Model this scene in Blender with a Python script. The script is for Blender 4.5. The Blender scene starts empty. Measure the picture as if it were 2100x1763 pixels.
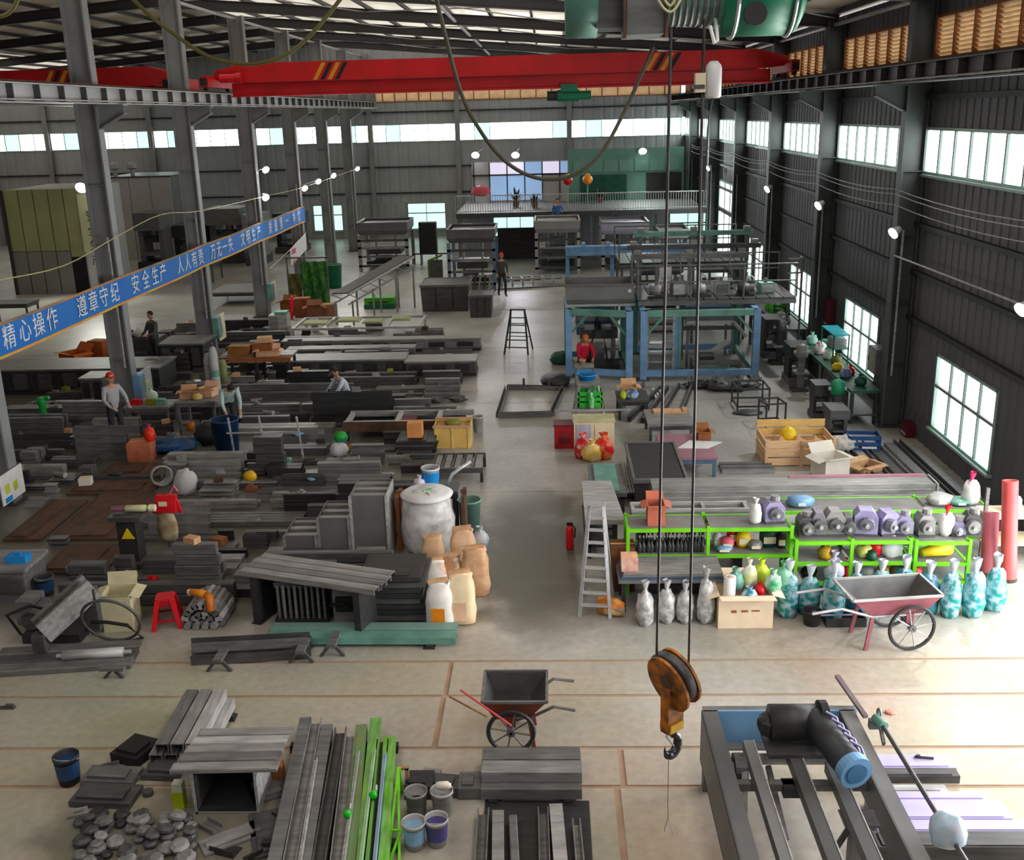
import bpy, math, random
from mathutils import Vector, Matrix
SC = bpy.context.scene
COL = SC.collection
PI = math.pi
R = random.Random(7)

# ------------------------------------------------------------ camera
CAM_F, CAM_YAW, CAM_PITCH, CAM_ROLL, CAM_H = 2131.2, math.radians(2.351), math.radians(16.968), math.radians(-1.492), 7.0
_fw = Vector((-math.sin(CAM_YAW)*math.cos(CAM_PITCH), math.cos(CAM_YAW)*math.cos(CAM_PITCH), -math.sin(CAM_PITCH)))
_rt = Vector((math.cos(CAM_YAW), math.sin(CAM_YAW), 0)); _up = _rt.cross(_fw)
_c, _s = math.cos(CAM_ROLL), math.sin(CAM_ROLL)
CR = _rt*_c + _up*_s; CU = _up*_c - _rt*_s
cd = bpy.data.cameras.new('camera'); cam = bpy.data.objects.new('camera', cd); COL.objects.link(cam)
cd.sensor_fit = 'HORIZONTAL'; cd.sensor_width = 36.0; cd.lens = 36.0*CAM_F/2100.0
cd.clip_start = .1; cd.clip_end = 400
m = Matrix((CR, CU, -_fw)).transposed().to_4x4(); m.translation = (0, 0, CAM_H); cam.matrix_world = m
SC.camera = cam
def _ray(px, py): return _fw + CR*((px-1050)/CAM_F) - CU*((py-881.5)/CAM_F)
def fl(px, py, z=0.0):                     # pixel -> point of the hall at height z
    d = _ray(px, py); t = (z-CAM_H)/d.z; return Vector((d.x*t, d.y*t, z))
def pl(px, py, Y):                         # pixel -> point of the hall at depth Y
    d = _ray(px, py); t = Y/d.y; return Vector((d.x*t, Y, CAM_H+d.z*t))
def ps(px, py, X):                         # pixel -> point of the hall on the side plane X
    d = _ray(px, py); t = X/d.x; return Vector((X, d.y*t, CAM_H+d.z*t))

# ------------------------------------------------------------ view, world, large lights
SC.view_settings.view_transform = 'Standard'; SC.view_settings.look = 'None'
SC.view_settings.gamma = 1; SC.view_settings.use_curve_mapping = False
SC.view_settings.exposure = 0.0
SC.cycles.max_bounces = 6; SC.cycles.diffuse_bounces = 3; SC.cycles.glossy_bounces = 2
SC.cycles.transmission_bounces = 4; SC.cycles.transparent_max_bounces = 6
SC.cycles.use_denoising = True; SC.cycles.caustics_reflective = False; SC.cycles.caustics_refractive = False
SC.cycles.sample_clamp_indirect = 4
w = bpy.data.worlds.new('sky'); SC.world = w; w.use_nodes = True
nt = w.node_tree; bg = nt.nodes['Background']
bg.inputs['Color'].default_value = (.86, .93, 1, 1); bg.inputs['Strength'].default_value = 1.7
def area(name, loc, rot, sx, sy, power, col=(1, 1, 1), spread=PI):
    l = bpy.data.lights.new(name, 'AREA'); l.shape = 'RECTANGLE'; l.size = sx; l.size_y = sy; l.energy = power; l.color = col; l.spread = spread
    o = bpy.data.objects.new(name, l); COL.objects.link(o); o.location = loc; o.rotation_euler = rot; return o
# daylight through the open loading gate in the right wall, plus unseen fill lamps added under the near roof
area('gate_daylight', (8.3, 10.5, 2.6), (0, math.radians(90), 0), 5.0, 9.0, 1300, (1, .985, .97))
area('near_roof_fill', (2.4, 3.5, 9.3), (0, 0, 0), 1.4, 15, 420, (1, .99, .97))
area('near_roof_fill', (-5.0, 3.5, 9.7), (0, 0, 0), 1.4, 15, 300, (1, .985, .96))
area('near_roof_fill', (-18, 3.5, 9.7), (0, 0, 0), 1.4, 15, 300, (1, .985, .96))

# ------------------------------------------------------------ materials
def C(r, g=None, b=None):
    if g is None: g = b = r
    f = lambda v: (v/255/12.92 if v/255 <= .04045 else ((v/255+.055)/1.055)**2.4)
    return (f(r), f(g), f(b), 1)
MATS = {}
def mat(name, rgb, rough=.6, metal=0.0, var=.18, scale=4.0, rgb2=None, bump=0.0, detail=4, trans=0.0, stretch=None, thr=None):
    if name in MATS: return MATS[name]
    mt = bpy.data.materials.new(name); MATS[name] = mt; mt.use_nodes = True
    n = mt.node_tree; L = n.links; b = n.nodes['Principled BSDF']
    b.inputs['Roughness'].default_value = rough; b.inputs['Metallic'].default_value = metal
    tc = n.nodes.new('ShaderNodeTexCoord'); nz = n.nodes.new('ShaderNodeTexNoise')
    nz.inputs['Scale'].default_value = scale; nz.inputs['Detail'].default_value = detail
    src = tc.outputs['Object']
    if stretch:
        mp = n.nodes.new('ShaderNodeMapping'); mp.inputs['Scale'].default_value = stretch; L.new(src, mp.inputs[0]); src = mp.outputs[0]
    L.new(src, nz.inputs['Vector'])
    cr = n.nodes.new('ShaderNodeValToRGB'); L.new(nz.outputs['Fac'], cr.inputs[0])
    a, c = (thr or (.35, .65))
    cr.color_ramp.elements[0].position = a; cr.color_ramp.elements[1].position = c
    base = C(*rgb)
    if rgb2: c2 = C(*rgb2)
    else: c2 = tuple(min(1, v*(1+var)) for v in base[:3])+(1,); base = tuple(v*(1-var) for v in base[:3])+(1,)
    cr.color_ramp.elements[0].color = base; cr.color_ramp.elements[1].color = c2
    L.new(cr.outputs[0], b.inputs['Base Color'])
    if bump:
        bp = n.nodes.new('ShaderNodeBump'); bp.inputs['Strength'].default_value = bump; bp.inputs['Distance'].default_value = .02
        L.new(nz.outputs['Fac'], bp.inputs['Height']); L.new(bp.outputs[0], b.inputs['Normal'])
    if trans:
        t = n.nodes.new('ShaderNodeBsdfTranslucent'); mx = n.nodes.new('ShaderNodeMixShader'); mx.inputs[0].default_value = trans
        L.new(cr.outputs[0], t.inputs[0]); L.new(b.outputs[0], mx.inputs[1]); L.new(t.outputs[0], mx.inputs[2])
        L.new(mx.outputs[0], n.nodes['Material Output'].inputs[0])
    return mt
def glow(name, rgb, strength):
    if name in MATS: return MATS[name]
    mt = bpy.data.materials.new(name); MATS[name] = mt; mt.use_nodes = True
    b = mt.node_tree.nodes['Principled BSDF']; b.inputs['Base Color'].default_value = C(*rgb); b.inputs['Roughness'].default_value = .25
    b.inputs['Emission Color'].default_value = C(*rgb); b.inputs['Emission Strength'].default_value = strength
    return mt

# ------------------------------------------------------------ geometry builder
class G:
    def __init__(s): s.v = []; s.f = []; s.m = []
    def add(s, vs, fs, mi=0, M=None):
        b = len(s.v)
        s.v += [tuple(M @ Vector(p)) for p in vs] if M is not None else [tuple(p) for p in vs]
        s.f += [tuple(b+i for i in f) for f in fs]; s.m += [mi]*len(fs); return s
    def box(s, c, d, rz=0, rx=0, ry=0, mi=0):
        x, y, z = d[0]/2, d[1]/2, d[2]/2
        vs = [(-x,-y,-z),(x,-y,-z),(x,y,-z),(-x,y,-z),(-x,-y,z),(x,-y,z),(x,y,z),(-x,y,z)]
        M = Matrix.Translation(c)
        if rz or rx or ry: M = M @ Matrix.Rotation(rz,4,'Z') @ Matrix.Rotation(ry,4,'Y') @ Matrix.Rotation(rx,4,'X')
        return s.add(vs, [(3,2,1,0),(4,5,6,7),(0,1,5,4),(1,2,6,5),(2,3,7,6),(3,0,4,7)], mi, M)
    def b2(s, lo, hi, mi=0): return s.box([(a+b)/2 for a, b in zip(lo, hi)], [abs(b-a) for a, b in zip(lo, hi)], mi=mi)
    def frame(s, p, q, up=(0,0,1)):
        p = Vector(p); q = Vector(q); x = (q-p).normalized(); u = Vector(up)
        if abs(x.dot(u)) > .98: u = Vector((0,1,0))
        y = u.cross(x).normalized(); z = x.cross(y)
        M = Matrix((x, y, z)).transposed().to_4x4(); M.translation = p; return M, (q-p).length
    def bar(s, p, q, w, h, mi=0, up=(0,0,1)):
        M, L = s.frame(p, q, up); y, z = w/2, h/2
        vs = [(0,-y,-z),(L,-y,-z),(L,y,-z),(0,y,-z),(0,-y,z),(L,-y,z),(L,y,z),(0,y,z)]
        return s.add(vs, [(3,2,1,0),(4,5,6,7),(0,1,5,4),(1,2,6,5),(2,3,7,6),(3,0,4,7)], mi, M)
    def ext(s, poly, p, q, mi=0, up=(0,0,1)):      # poly in (y,z) swept from p to q
        M, L = s.frame(p, q, up); n = len(poly)
        vs = [(0,a,b) for a, b in poly]+[(L,a,b) for a, b in poly]
        fs = [tuple(range(n))[::-1], tuple(range(n, 2*n))]+[(i,(i+1)%n,n+(i+1)%n,n+i) for i in range(n)]
        return s.add(vs, fs, mi, M)
    def prism(s, poly, z0, z1, mi=0, M=None):      # poly in (x,y)
        n = len(poly); vs = [(a,b,z0) for a, b in poly]+[(a,b,z1) for a, b in poly]
        return s.add(vs, [tuple(range(n))[::-1], tuple(range(n,2*n))]+[(i,(i+1)%n,n+(i+1)%n,n+i) for i in range(n)], mi, M)
    def cyl(s, p, q, r, r2=None, n=10, mi=0, cap=True):
        r2 = r if r2 is None else r2; M, L = s.frame(p, q)
        vs = [(0,r*math.cos(2*PI*i/n),r*math.sin(2*PI*i/n)) for i in range(n)]+[(L,r2*math.cos(2*PI*i/n),r2*math.sin(2*PI*i/n)) for i in range(n)]
        fs = [(i,(i+1)%n,n+(i+1)%n,n+i) for i in range(n)]
        if cap: fs += [tuple(range(n))[::-1], tuple(range(n,2*n))]
        return s.add(vs, fs, mi, M)
    def tube(s, pts, r, n=6, mi=0):
        pts = [Vector(p) for p in pts]; vs = []; K = len(pts)
        for i, p in enumerate(pts):
            t = (pts[min(i+1,K-1)]-pts[max(i-1,0)]).normalized(); u = Vector((0,0,1)) if abs(t.z) < .95 else Vector((0,1,0))
            a = u.cross(t).normalized(); b = t.cross(a)
            rr = r[i] if isinstance(r, (list, tuple)) else r
            vs += [p+a*rr*math.cos(2*PI*k/n)+b*rr*math.sin(2*PI*k/n) for k in range(n)]
        fs = [(i*n+k, i*n+(k+1)%n, (i+1)*n+(k+1)%n, (i+1)*n+k) for i in range(K-1) for k in range(n)]
        fs += [tuple(range(n))[::-1], tuple(range((K-1)*n, K*n))]
        return s.add(vs, fs, mi)
    def lathe(s, prof, c=(0,0,0), n=14, mi=0, M=None):   # prof: (r,z)
        vs = [(c[0]+r*math.cos(2*PI*k/n), c[1]+r*math.sin(2*PI*k/n), c[2]+z) for r, z in prof for k in range(n)]
        K = len(prof)
        fs = [(i*n+k, i*n+(k+1)%n, (i+1)*n+(k+1)%n, (i+1)*n+k) for i in range(K-1) for k in range(n)]
        fs += [tuple(range(n))[::-1], tuple(range((K-1)*n, K*n))]
        return s.add(vs, fs, mi, M)
    def ring(s, c, Rr, r, ax='y', n=24, k=6, mi=0, M=None):
        vs = []
        for i in range(n):
            a = 2*PI*i/n
            for j in range(k):
                b = 2*PI*j/k; q = Rr+r*math.cos(b); h = r*math.sin(b)
                p = {'y':(q*math.cos(a),h,q*math.sin(a)),'x':(h,q*math.cos(a),q*math.sin(a)),'z':(q*math.cos(a),q*math.sin(a),h)}[ax]
                vs.append((c[0]+p[0],c[1]+p[1],c[2]+p[2]))
        return s.add(vs, [(i*k+j,((i+1)%n)*k+j,((i+1)%n)*k+(j+1)%k,i*k+(j+1)%k) for i in range(n) for j in range(k)], mi, M)
    def blob(s, c, r, seed=0, n=10, k=7, rough=.14, flat=True, mi=0, M=None, pw=1.0):
        q = random.Random(seed); vs = []
        for i in range(k+1):
            th = PI*i/k
            for j in range(n):
                ph = 2*PI*j/n; d = 1+q.uniform(-rough, rough)
                sn = math.sin(th)**pw if pw != 1 else math.sin(th)
                z = -math.cos(th)*r[2]*(d if 0 < i < k else 1)
                if flat: z = max(z, -r[2]*.8)
                vs.append((c[0]+r[0]*d*sn*math.cos(ph), c[1]+r[1]*d*sn*math.sin(ph), c[2]+z+(r[2]*.8 if flat else 0)))
        return s.add(vs, [(i*n+j,i*n+(j+1)%n,(i+1)*n+(j+1)%n,(i+1)*n+j) for i in range(k) for j in range(n)], mi, M)
    def sheet(s, pts, nx, ny, mi=0):               # grid of points
        return s.add(pts, [(j*nx+i,j*nx+i+1,(j+1)*nx+i+1,(j+1)*nx+i) for j in range(ny-1) for i in range(nx-1)], mi)
    def mesh(s, name, ms, smooth=False):
        me = bpy.data.meshes.new(name); me.from_pydata(s.v, [], s.f)
        for x in (ms if isinstance(ms, (list, tuple)) else [ms]): me.materials.append(x)
        if any(s.m): me.polygons.foreach_set('material_index', s.m)
        if smooth: me.polygons.foreach_set('use_smooth', [True]*len(s.f))
        me.update(); return me
    def build(s, name, ms, parent=None, smooth=False, loc=None, rz=0):
        return put(name, s.mesh(name, ms, smooth), parent, loc, rz)
def put(name, me, parent=None, loc=None, rz=0, ry=0, rx=0):
    o = bpy.data.objects.new(name, me); COL.objects.link(o)
    if parent is not None: o.parent = parent
    if loc is not None: o.location = loc
    if rz or ry or rx: o.rotation_euler = (rx, ry, rz)
    return o
def tag(o, label=None, cat=None, group=None, kind=None):
    if cat and not kind: kind = 'thing'
    for k, v in (('label', label), ('category', cat), ('group', group), ('kind', kind)):
        if v: o[k] = v
    return o
def thing(name, label, cat, loc=(0,0,0), rz=0, group=None):
    o = bpy.data.objects.new(name, None); COL.objects.link(o); o.empty_display_size = .1
    o.location = loc; o.rotation_euler = (0, 0, rz); return tag(o, label, cat, group)
def one(name, g, ms, label, cat, loc=None, rz=0, group=None, smooth=False):
    return tag(g.build(name, ms, None, smooth, loc, rz), label, cat, group)
def struct(name, g, ms, parent=None, loc=None):
    o = g.build(name, ms, parent, loc=loc); tag(o, kind='structure'); return o
KIDS = {}
def dup(root, loc, rz=None, label=None, group=None):
    if not KIDS or root.name not in KIDS: KIDS[root.name] = [(c, list(c.children)) for c in root.children]
    r = root.copy(); COL.objects.link(r); r.location = loc
    if rz is not None: r.rotation_euler = (0, 0, rz)
    if label: r['label'] = label
    if group: r['group'] = group
    for ch, gs in KIDS[root.name]:
        c = ch.copy(); COL.objects.link(c); c.parent = r
        for g in gs:
            d = g.copy(); COL.objects.link(d); d.parent = c
    return r

# shared materials
STEEL = [mat('mill_steel_%s' % n, rgb, .5, .15, .25, 2.5, stretch=(1,6,6)) for n, rgb in (('dark', (78,78,78)), ('mid', (108,108,107)), ('grey', (138,137,135)), ('light', (172,172,170)), ('black', (50,50,51)))]
SD, SM, SG, SL, SB = STEEL
RUST = mat('rusted_steel', (104,70,48), .85, .1, .3, 5, (70,58,50))
GREEN = mat('green_paint', (112,205,20), .5, 0, .12, 3)
DGREEN = mat('dark_green_paint', (22,86,66), .5, .1, .2, 3)
TEAL = mat('teal_grey_paint', (104,156,142), .5, .1, .2, 3)
BLUE = mat('blue_machine_paint', (118,162,204), .5, .1, .15, 3)
NAVY = mat('navy_plastic', (20,62,105), .5, 0, .25, 4)
CYAN = mat('cyan_plastic', (20,140,215), .4, 0, .15, 4)
RED = mat('red_paint', (206,6,14), .45, 0, .12, 1.5)
SRED = mat('red_plastic', (215,16,30), .4, 0, .12, 3)
ORANGE = mat('orange_plastic', (240,140,20), .5, 0, .15, 4)
YEL = mat('yellow_plastic', (240,205,20), .5, 0, .12, 4)
WHITE = mat('white_plastic', (226,226,226), .45, 0, .06, 5)
CREAM = mat('cream_board', (226,214,180), .7, 0, .08, 4)
CARD = mat('cardboard', (204,160,118), .85, 0, .1, 6)
CARDD = mat('brown_cardboard', (150,92,48), .85, 0, .15, 6)
WOOD = mat('raw_wood', (214,178,138), .8, 0, .18, 4, stretch=(1,10,10))
YWOOD = mat('yellow_plywood', (222,184,98), .75, 0, .12, 3)
ALU = mat('aluminium', (196,198,200), .4, .5, .08, 8)
BLACK = mat('black_rubber', (28,28,28), .7, 0, .2, 8)
DARK = mat('charcoal_paint', (46,47,48), .6, .1, .2, 3)
PINK = mat('pink_film', (214,92,112), .5, 0, .15, 5)
SKIN = mat('skin', (196,142,112), .6, 0, .06, 12)
HAIR = mat('black_hair', (26,22,20), .7, 0, .2, 20)
# ------------------------------------------------------------ the hall shell
XR, XL, YB, YF = 7.9, -36.0, 63.0, -4.0
RCOL = [22.9, 29.7, 36.5, 43.3, 50.2, 57.0]          # column lines on the right wall
def roof_z(x): return 9.2+(XR-x)*.082 if x > -13 else 9.2+(XR+13)*.082-(-13-x)*.082
FLOOR = mat('concrete_floor', (176,175,168), .42, 0, .1, .45, (150,149,146), detail=8)
def warm_floor():
    mt = bpy.data.materials.new('worn_concrete'); mt.use_nodes = True; n = mt.node_tree; L = n.links; b = n.nodes['Principled BSDF']
    g = n.nodes.new('ShaderNodeNewGeometry')
    def noise(sc, det=6):
        z = n.nodes.new('ShaderNodeTexNoise'); z.inputs['Scale'].default_value = sc; z.inputs['Detail'].default_value = det; L.new(g.outputs['Position'], z.inputs['Vector']); return z
    def ramp(z, a, c, ca, cb):
        r = n.nodes.new('ShaderNodeValToRGB'); r.color_ramp.elements[0].position = a; r.color_ramp.elements[1].position = c
        r.color_ramp.elements[0].color = ca; r.color_ramp.elements[1].color = cb; L.new(z.outputs['Fac'], r.inputs[0]); return r
    base = ramp(noise(.5), .35, .68, C(150,150,146), C(186,184,178))
    tan = ramp(noise(.22, 3), .4, .62, C(192,164,138), C(166,168,136))
    fac = ramp(noise(.33, 5), .4, .62, (.2,.2,.2,1), (.75,.75,.75,1))
    mx = n.nodes.new('ShaderNodeMixRGB'); L.new(base.outputs[0], mx.inputs[1]); L.new(tan.outputs[0], mx.inputs[2])
    # the foot traffic has polished the aisles back to grey; the near lanes keep their sandy dust
    sp = n.nodes.new('ShaderNodeSeparateXYZ'); L.new(g.outputs['Position'], sp.inputs[0])
    mr = n.nodes.new('ShaderNodeMapRange'); L.new(sp.outputs['Y'], mr.inputs[0]); mr.inputs[1].default_value = 12.2; mr.inputs[2].default_value = 14.0; mr.inputs[3].default_value = 1; mr.inputs[4].default_value = .12
    mu = n.nodes.new('ShaderNodeMath'); mu.operation = 'MULTIPLY'; L.new(mr.outputs[0], mu.inputs[0]); L.new(fac.outputs[0], mu.inputs[1]); L.new(mu.outputs[0], mx.inputs[0])
    sc = ramp(noise(9, 8), .3, .7, (.86,.86,.86,1), (1.06,1.06,1.06,1))
    m2 = n.nodes.new('ShaderNodeMixRGB'); m2.blend_type = 'MULTIPLY'; m2.inputs[0].default_value = 1; L.new(mx.outputs[0], m2.inputs[1]); L.new(sc.outputs[0], m2.inputs[2])
    # trodden-in oil and scale: the stock yard left of the aisle and the near scrap corner; plus shade painted into the mid-aisle
    def math_(op, a, c, clamp=False):
        q = n.nodes.new('ShaderNodeMath'); q.operation = op; q.use_clamp = clamp
        for i, v in enumerate((a, c)):
            if isinstance(v, (int, float)): q.inputs[i].default_value = v
            else: L.new(v, q.inputs[i])
        return q.outputs[0]
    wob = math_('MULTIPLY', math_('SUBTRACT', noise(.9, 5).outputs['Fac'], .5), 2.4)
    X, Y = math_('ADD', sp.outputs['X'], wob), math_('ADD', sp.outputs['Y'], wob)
    def step(v, lo, hi):
        q = n.nodes.new('ShaderNodeMapRange'); q.interpolation_type = 'SMOOTHSTEP'; L.new(v, q.inputs[0]); q.inputs[1].default_value = lo; q.inputs[2].default_value = hi; return q.outputs[0]
    yard = math_('MULTIPLY', math_('MULTIPLY', step(X, -2.0, -2.9), step(Y, 13.0, 14.2)), step(Y, 34, 31))
    corner = math_('MULTIPLY', math_('MULTIPLY', step(X, -1.5, -2.3), step(Y, 10.2, 9.2)), step(X, -5.6, -4.8))
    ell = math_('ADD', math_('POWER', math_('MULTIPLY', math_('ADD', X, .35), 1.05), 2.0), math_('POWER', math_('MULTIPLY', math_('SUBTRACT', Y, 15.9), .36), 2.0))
    aisle_shade = math_('MULTIPLY', step(ell, 1.9, .3), .95)  # soft ellipse of shade painted into the floor colour
    dirt_and_shade = math_('MAXIMUM', math_('MAXIMUM', math_('MULTIPLY', yard, .9), math_('MULTIPLY', corner, .75)), aisle_shade)
    m3 = n.nodes.new('ShaderNodeMixRGB'); L.new(math_('MULTIPLY', dirt_and_shade, 1.0, True), m3.inputs[0]); L.new(m2.outputs[0], m3.inputs[1]); m3.inputs[2].default_value = C(96,95,82)
    L.new(m3.outputs[0], b.inputs['Base Color']); b.inputs['Roughness'].default_value = .38
    return mt
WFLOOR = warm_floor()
JOINT = mat('joint_filler', (166,138,114), .8, 0, .12, 3)
g = G(); g.b2((XL, YF, -.3), (XR+.3, YB+.2, -.012)); floor = struct('floor', g, JOINT)
ys = [YF, 9.66, 10.38, 11.5, 12.36, 64]
ROOFL = glow('rooflight_sheet', (222,212,194), .85)
xs = {0: [XL, -8, .64, XR+.2], 1: [XL, -8, .72, XR+.2], 2: [XL, -9, -1.42, XR+.2], 3: [XL, -9, -1.4, XR+.2], 4: [XL, XR+.2]}
for r in range(5):
    a = .018 if r < 4 else .012
    for x0, x1 in zip(xs[r], xs[r][1:]):
        dy = 1 if r < 4 else 5
        y0, y1 = ys[r]+.03, ys[r+1]-.03
        if r == 4:
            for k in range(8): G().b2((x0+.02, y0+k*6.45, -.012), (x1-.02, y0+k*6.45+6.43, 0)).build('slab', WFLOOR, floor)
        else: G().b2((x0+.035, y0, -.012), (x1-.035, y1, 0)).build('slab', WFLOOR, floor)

WALL = mat('grey_wall_sheet', (90,92,96), .6, .1, .12, .7)
WALLB = mat('grey_back_wall_sheet', (166,170,174), .6, .1, .1, .5)
TRIM = mat('girt_steel', (52,53,54), .6, .2, .15, 2)
FRAME = mat('green_white_frame', (150,178,168), .5, .1, .1, 3)
PANE = glow('daylight_pane', (240,250,248), 3.6)
PANEH = glow('bright_daylight_pane', (244,250,248), 6.5)
PANEG = glow('mint_daylight_pane', (186,240,222), 1.5)
SLAT = mat('cream_louvre_slat', (246,224,190), .6, 0, .08, 3, trans=.6)
MULL = mat('window_mullion_grey', (96,112,106), .5, .1, .1, 3)
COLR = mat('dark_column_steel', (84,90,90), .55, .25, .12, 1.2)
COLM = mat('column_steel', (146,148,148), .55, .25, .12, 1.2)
COLT = mat('column_teal', (92,140,126), .5, .2, .12, 1.2)

def corr_wall(name, ax, at_, a0, a1, z0, z1, ms, pitch=.35, depth=.018, parent=None):
    """ribbed sheet: ax 'x' wall plane X=at_ running along Y; ax 'y' plane Y=at_ running along X"""
    g = G(); n = max(1, int((a1-a0)/pitch)); pr = []
    for i in range(n):
        u = a0+(a1-a0)*i/n; p = (a1-a0)/n
        pr += [(u, 0), (u+p*.6, 0), (u+p*.7, depth), (u+p*.9, depth)]
    pr.append((a1, 0)); vs = []
    for z in (z0, z1):
        for u, d in pr: vs.append((at_+d, u, z) if ax == 'x' else (u, at_+d, z))
    k = len(pr); fs = [(i, i+1, k+i+1, k+i) for i in range(k-1)]; g.add(vs, fs)
    # outer skin so the wall has thickness
    if ax == 'x': g.b2((at_+depth+.02, a0, z0), (at_+.22, a1, z1))
    else: g.b2((a0, at_+depth+.02, z0), (a1, at_+.22, z1))
    o = g.build(name, ms, parent); o['kind'] = 'structure'; return o
# right wall in bands, with the windows of each bay left open
wr = corr_wall('wall_right', 'x', XR, 15.6, YB, 2.08, 5.55, WALL)
corr_wall('wall_right', 'x', XR, 15.6, YB, 6.5, 7.82, WALL, parent=wr)
corr_wall('wall_right', 'x', XR, YF, 15.6, 5.2, 9.3, WALL, parent=wr)
corr_wall('wall_right', 'x', XR, YF, 6.4, 0, 5.2, WALL, parent=wr)
corr_wall('wall_right', 'x', XR, 15.6, YB, 8.66, 9.25, WALL, parent=wr)
corr_wall('wall_right', 'x', XR, 15.6, YB, 0, .52, WALL, parent=wr)
wins = [(18.05, 21.05), (24.95, 27.9), (31.6, 34.55), (39.05, 42.1), (45.1, 49.5), (52.6, 55.5)]
e = [15.6]+[v for w_ in wins for v in w_]+[YB]
for a, b in zip(e[0::2], e[1::2]): corr_wall('wall_right', 'x', XR, a, b, .52, 2.08, WALL, parent=wr)
G().b2((XR-.02, 15.5, 0), (XR+.24, 15.7, 5.2)).build('gate_post', TRIM, wr)
def window(name, ax, at_, a0, a1, z0, z1, cols, rows, pane=PANE, fr=.05, deep=.12, mull=.035, sill=True, split=None, mint=0):
    """framed window with every pane an object"""
    P = (lambda u, d, z: (at_+d, u, z)) if ax == 'x' else (lambda u, d, z: (u, at_+d, z))
    f = G()
    def bx(u0, u1, d0, d1, za, zb): f.b2(P(u0, d0, za), P(u1, d1, zb))
    bx(a0, a1, -.03, deep, z0, z0+fr); bx(a0, a1, -.03, deep, z1-fr, z1); bx(a0, a0+fr, -.03, deep, z0, z1); bx(a1-fr, a1, -.03, deep, z0, z1)
    if sill: bx(a0-.06, a1+.06, -.09, deep, z0-.05, z0)
    o = f.build(name, FRAME); o['kind'] = 'structure'
    us = [a0+fr+(a1-a0-2*fr)*i/cols for i in range(cols+1)]
    zs = [z0+fr]+list(split or [z0+fr+(z1-z0-2*fr)*j/rows for j in range(1, rows)])+[z1-fr]
    for u in us[1:-1]: G().b2(P(u-mull/2, -.02, z0+fr), P(u+mull/2, .08, z1-fr)).build('mullion', MULL, o)
    for z in zs[1:-1]: G().b2(P(a0+fr, -.025, z-.03), P(a1-fr, .08, z+.03)).build('transom', COLM, o)
    k = 0
    for i in range(cols):
        for j in range(len(zs)-1):
            k += 1; mm = PANEG if mint and (k*7+i) % mint == 0 else pane
            G().b2(P(us[i]+mull/2, .03, zs[j]), P(us[i+1]-mull/2, .045, zs[j+1])).build('pane', mm, o)
    return o
n_ = 0
for i, (a, b) in enumerate(wins):
    n_ += 1
    if i == 4:
        d = window('door_1', 'x', XR-.04, a, b, .02, 3.85, 3, 2, fr=.09, sill=False, split=[2.6])
    else: window('window_%d' % n_, 'x', XR, a, b, .52, 2.08, 4, 2, split=[1.42])
bays = [15.6]+RCOL+[YB]
for a, b in zip(bays, bays[1:]):
    n_ += 1; window('window_%d' % n_, 'x', XR, a+.0, b, 5.55, 6.5, max(3, round((b-a)/.85)), 1, pane=PANEH, fr=.06, mull=.06)
def louvre(name, ax, at_, a0, a1, z0, z1, cols):
    P = (lambda u, d, z: (at_+d, u, z)) if ax == 'x' else (lambda u, d, z: (u, at_+d, z))
    f = G()
    for za, zb in ((z0, z0+.05), (z1-.05, z1)): f.b2(P(a0, -.04, za), P(a1, .1, zb))
    o = f.build(name, CARDD); o['kind'] = 'structure'
    for i in range(cols+1):
        u = a0+(a1-a0)*i/cols; G().b2(P(u-.025, -.05, z0), P(u+.025, .06, z1)).build('mullion', CARDD, o)
    k = 9; h = (z1-z0-.1)/k
    for j in range(k):
        z = z0+.05+h*(j+.5)
        G().add([P(a0, -.02, z+h*.44), P(a1, -.02, z+h*.44), P(a1, .09, z-h*.46), P(a0, .09, z-h*.46), P(a0, -.02, z+h*.38), P(a1, -.02, z+h*.38), P(a1, .09, z-h*.52), P(a0, .09, z-h*.52)],
            [(0,1,2,3),(7,6,5,4),(0,4,5,1),(2,6,7,3),(1,5,6,2),(0,3,7,4)]).build('slat', SLAT, o)
    return o
for i, (a, b) in enumerate(zip(bays, bays[1:])):
    louvre('louvre_window_%d' % (i+1), 'x', XR, a+.2, b-.2, 7.82, 8.66, 7)
# girts on the right wall
for i, z in enumerate((2.5, 3.5, 4.5, 7.1)):
    g = G(); g.b2((XR-.1, 15.7, z-.05), (XR, YB, z+.05)); struct('trim_%d' % (i+1), g, TRIM)
# back wall
wb = corr_wall('wall_back', 'y', YB, XL, XR+.2, 2.0, 5.5, WALLB, .6, .02)
corr_wall('wall_back', 'y', YB, XL, XR+.2, 6.52, 7.75, WALLB, .6, .02, wb)
corr_wall('wall_back', 'y', YB, XL, XR+.2, 8.4, 11.2, WALLB, .6, .02, wb)
corr_wall('wall_back', 'y', YB, XL, XR+.2, 0, .45, WALLB, .6, .02, wb)
corr_wall('wall_back', 'y', YB, XL, -10, 7.75, 8.4, WALLB, .6, .02, wb)
bw = [(-14.2, -12.4), (-8.5, -6.2), (-2.6, .8), (4.6, 7.2)]
e = [XL]+[v for w_ in bw for v in w_]+[XR+.2]
for a, b in zip(e[0::2], e[1::2]): corr_wall('wall_back', 'y', YB, a, b, .45, 2.0, WALLB, .6, .02, wb)
for a, b in bw:
    n_ += 1; window('window_%d' % n_, 'y', YB, a, b, .45, 2.0, 2, 2, PANEG, split=[1.4])
bcols = [-33.2, -29.6, -23.4, -17.3, -10.4, -5.3, 1.2, 7.7]
for a, b in zip(bcols, bcols[1:]):
    n_ += 1; window('window_%d' % n_, 'y', YB, a, b, 5.5, 6.52, max(3, round((b-a)/.88)), 1, pane=PANEH, sill=False, mint=5)
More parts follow.
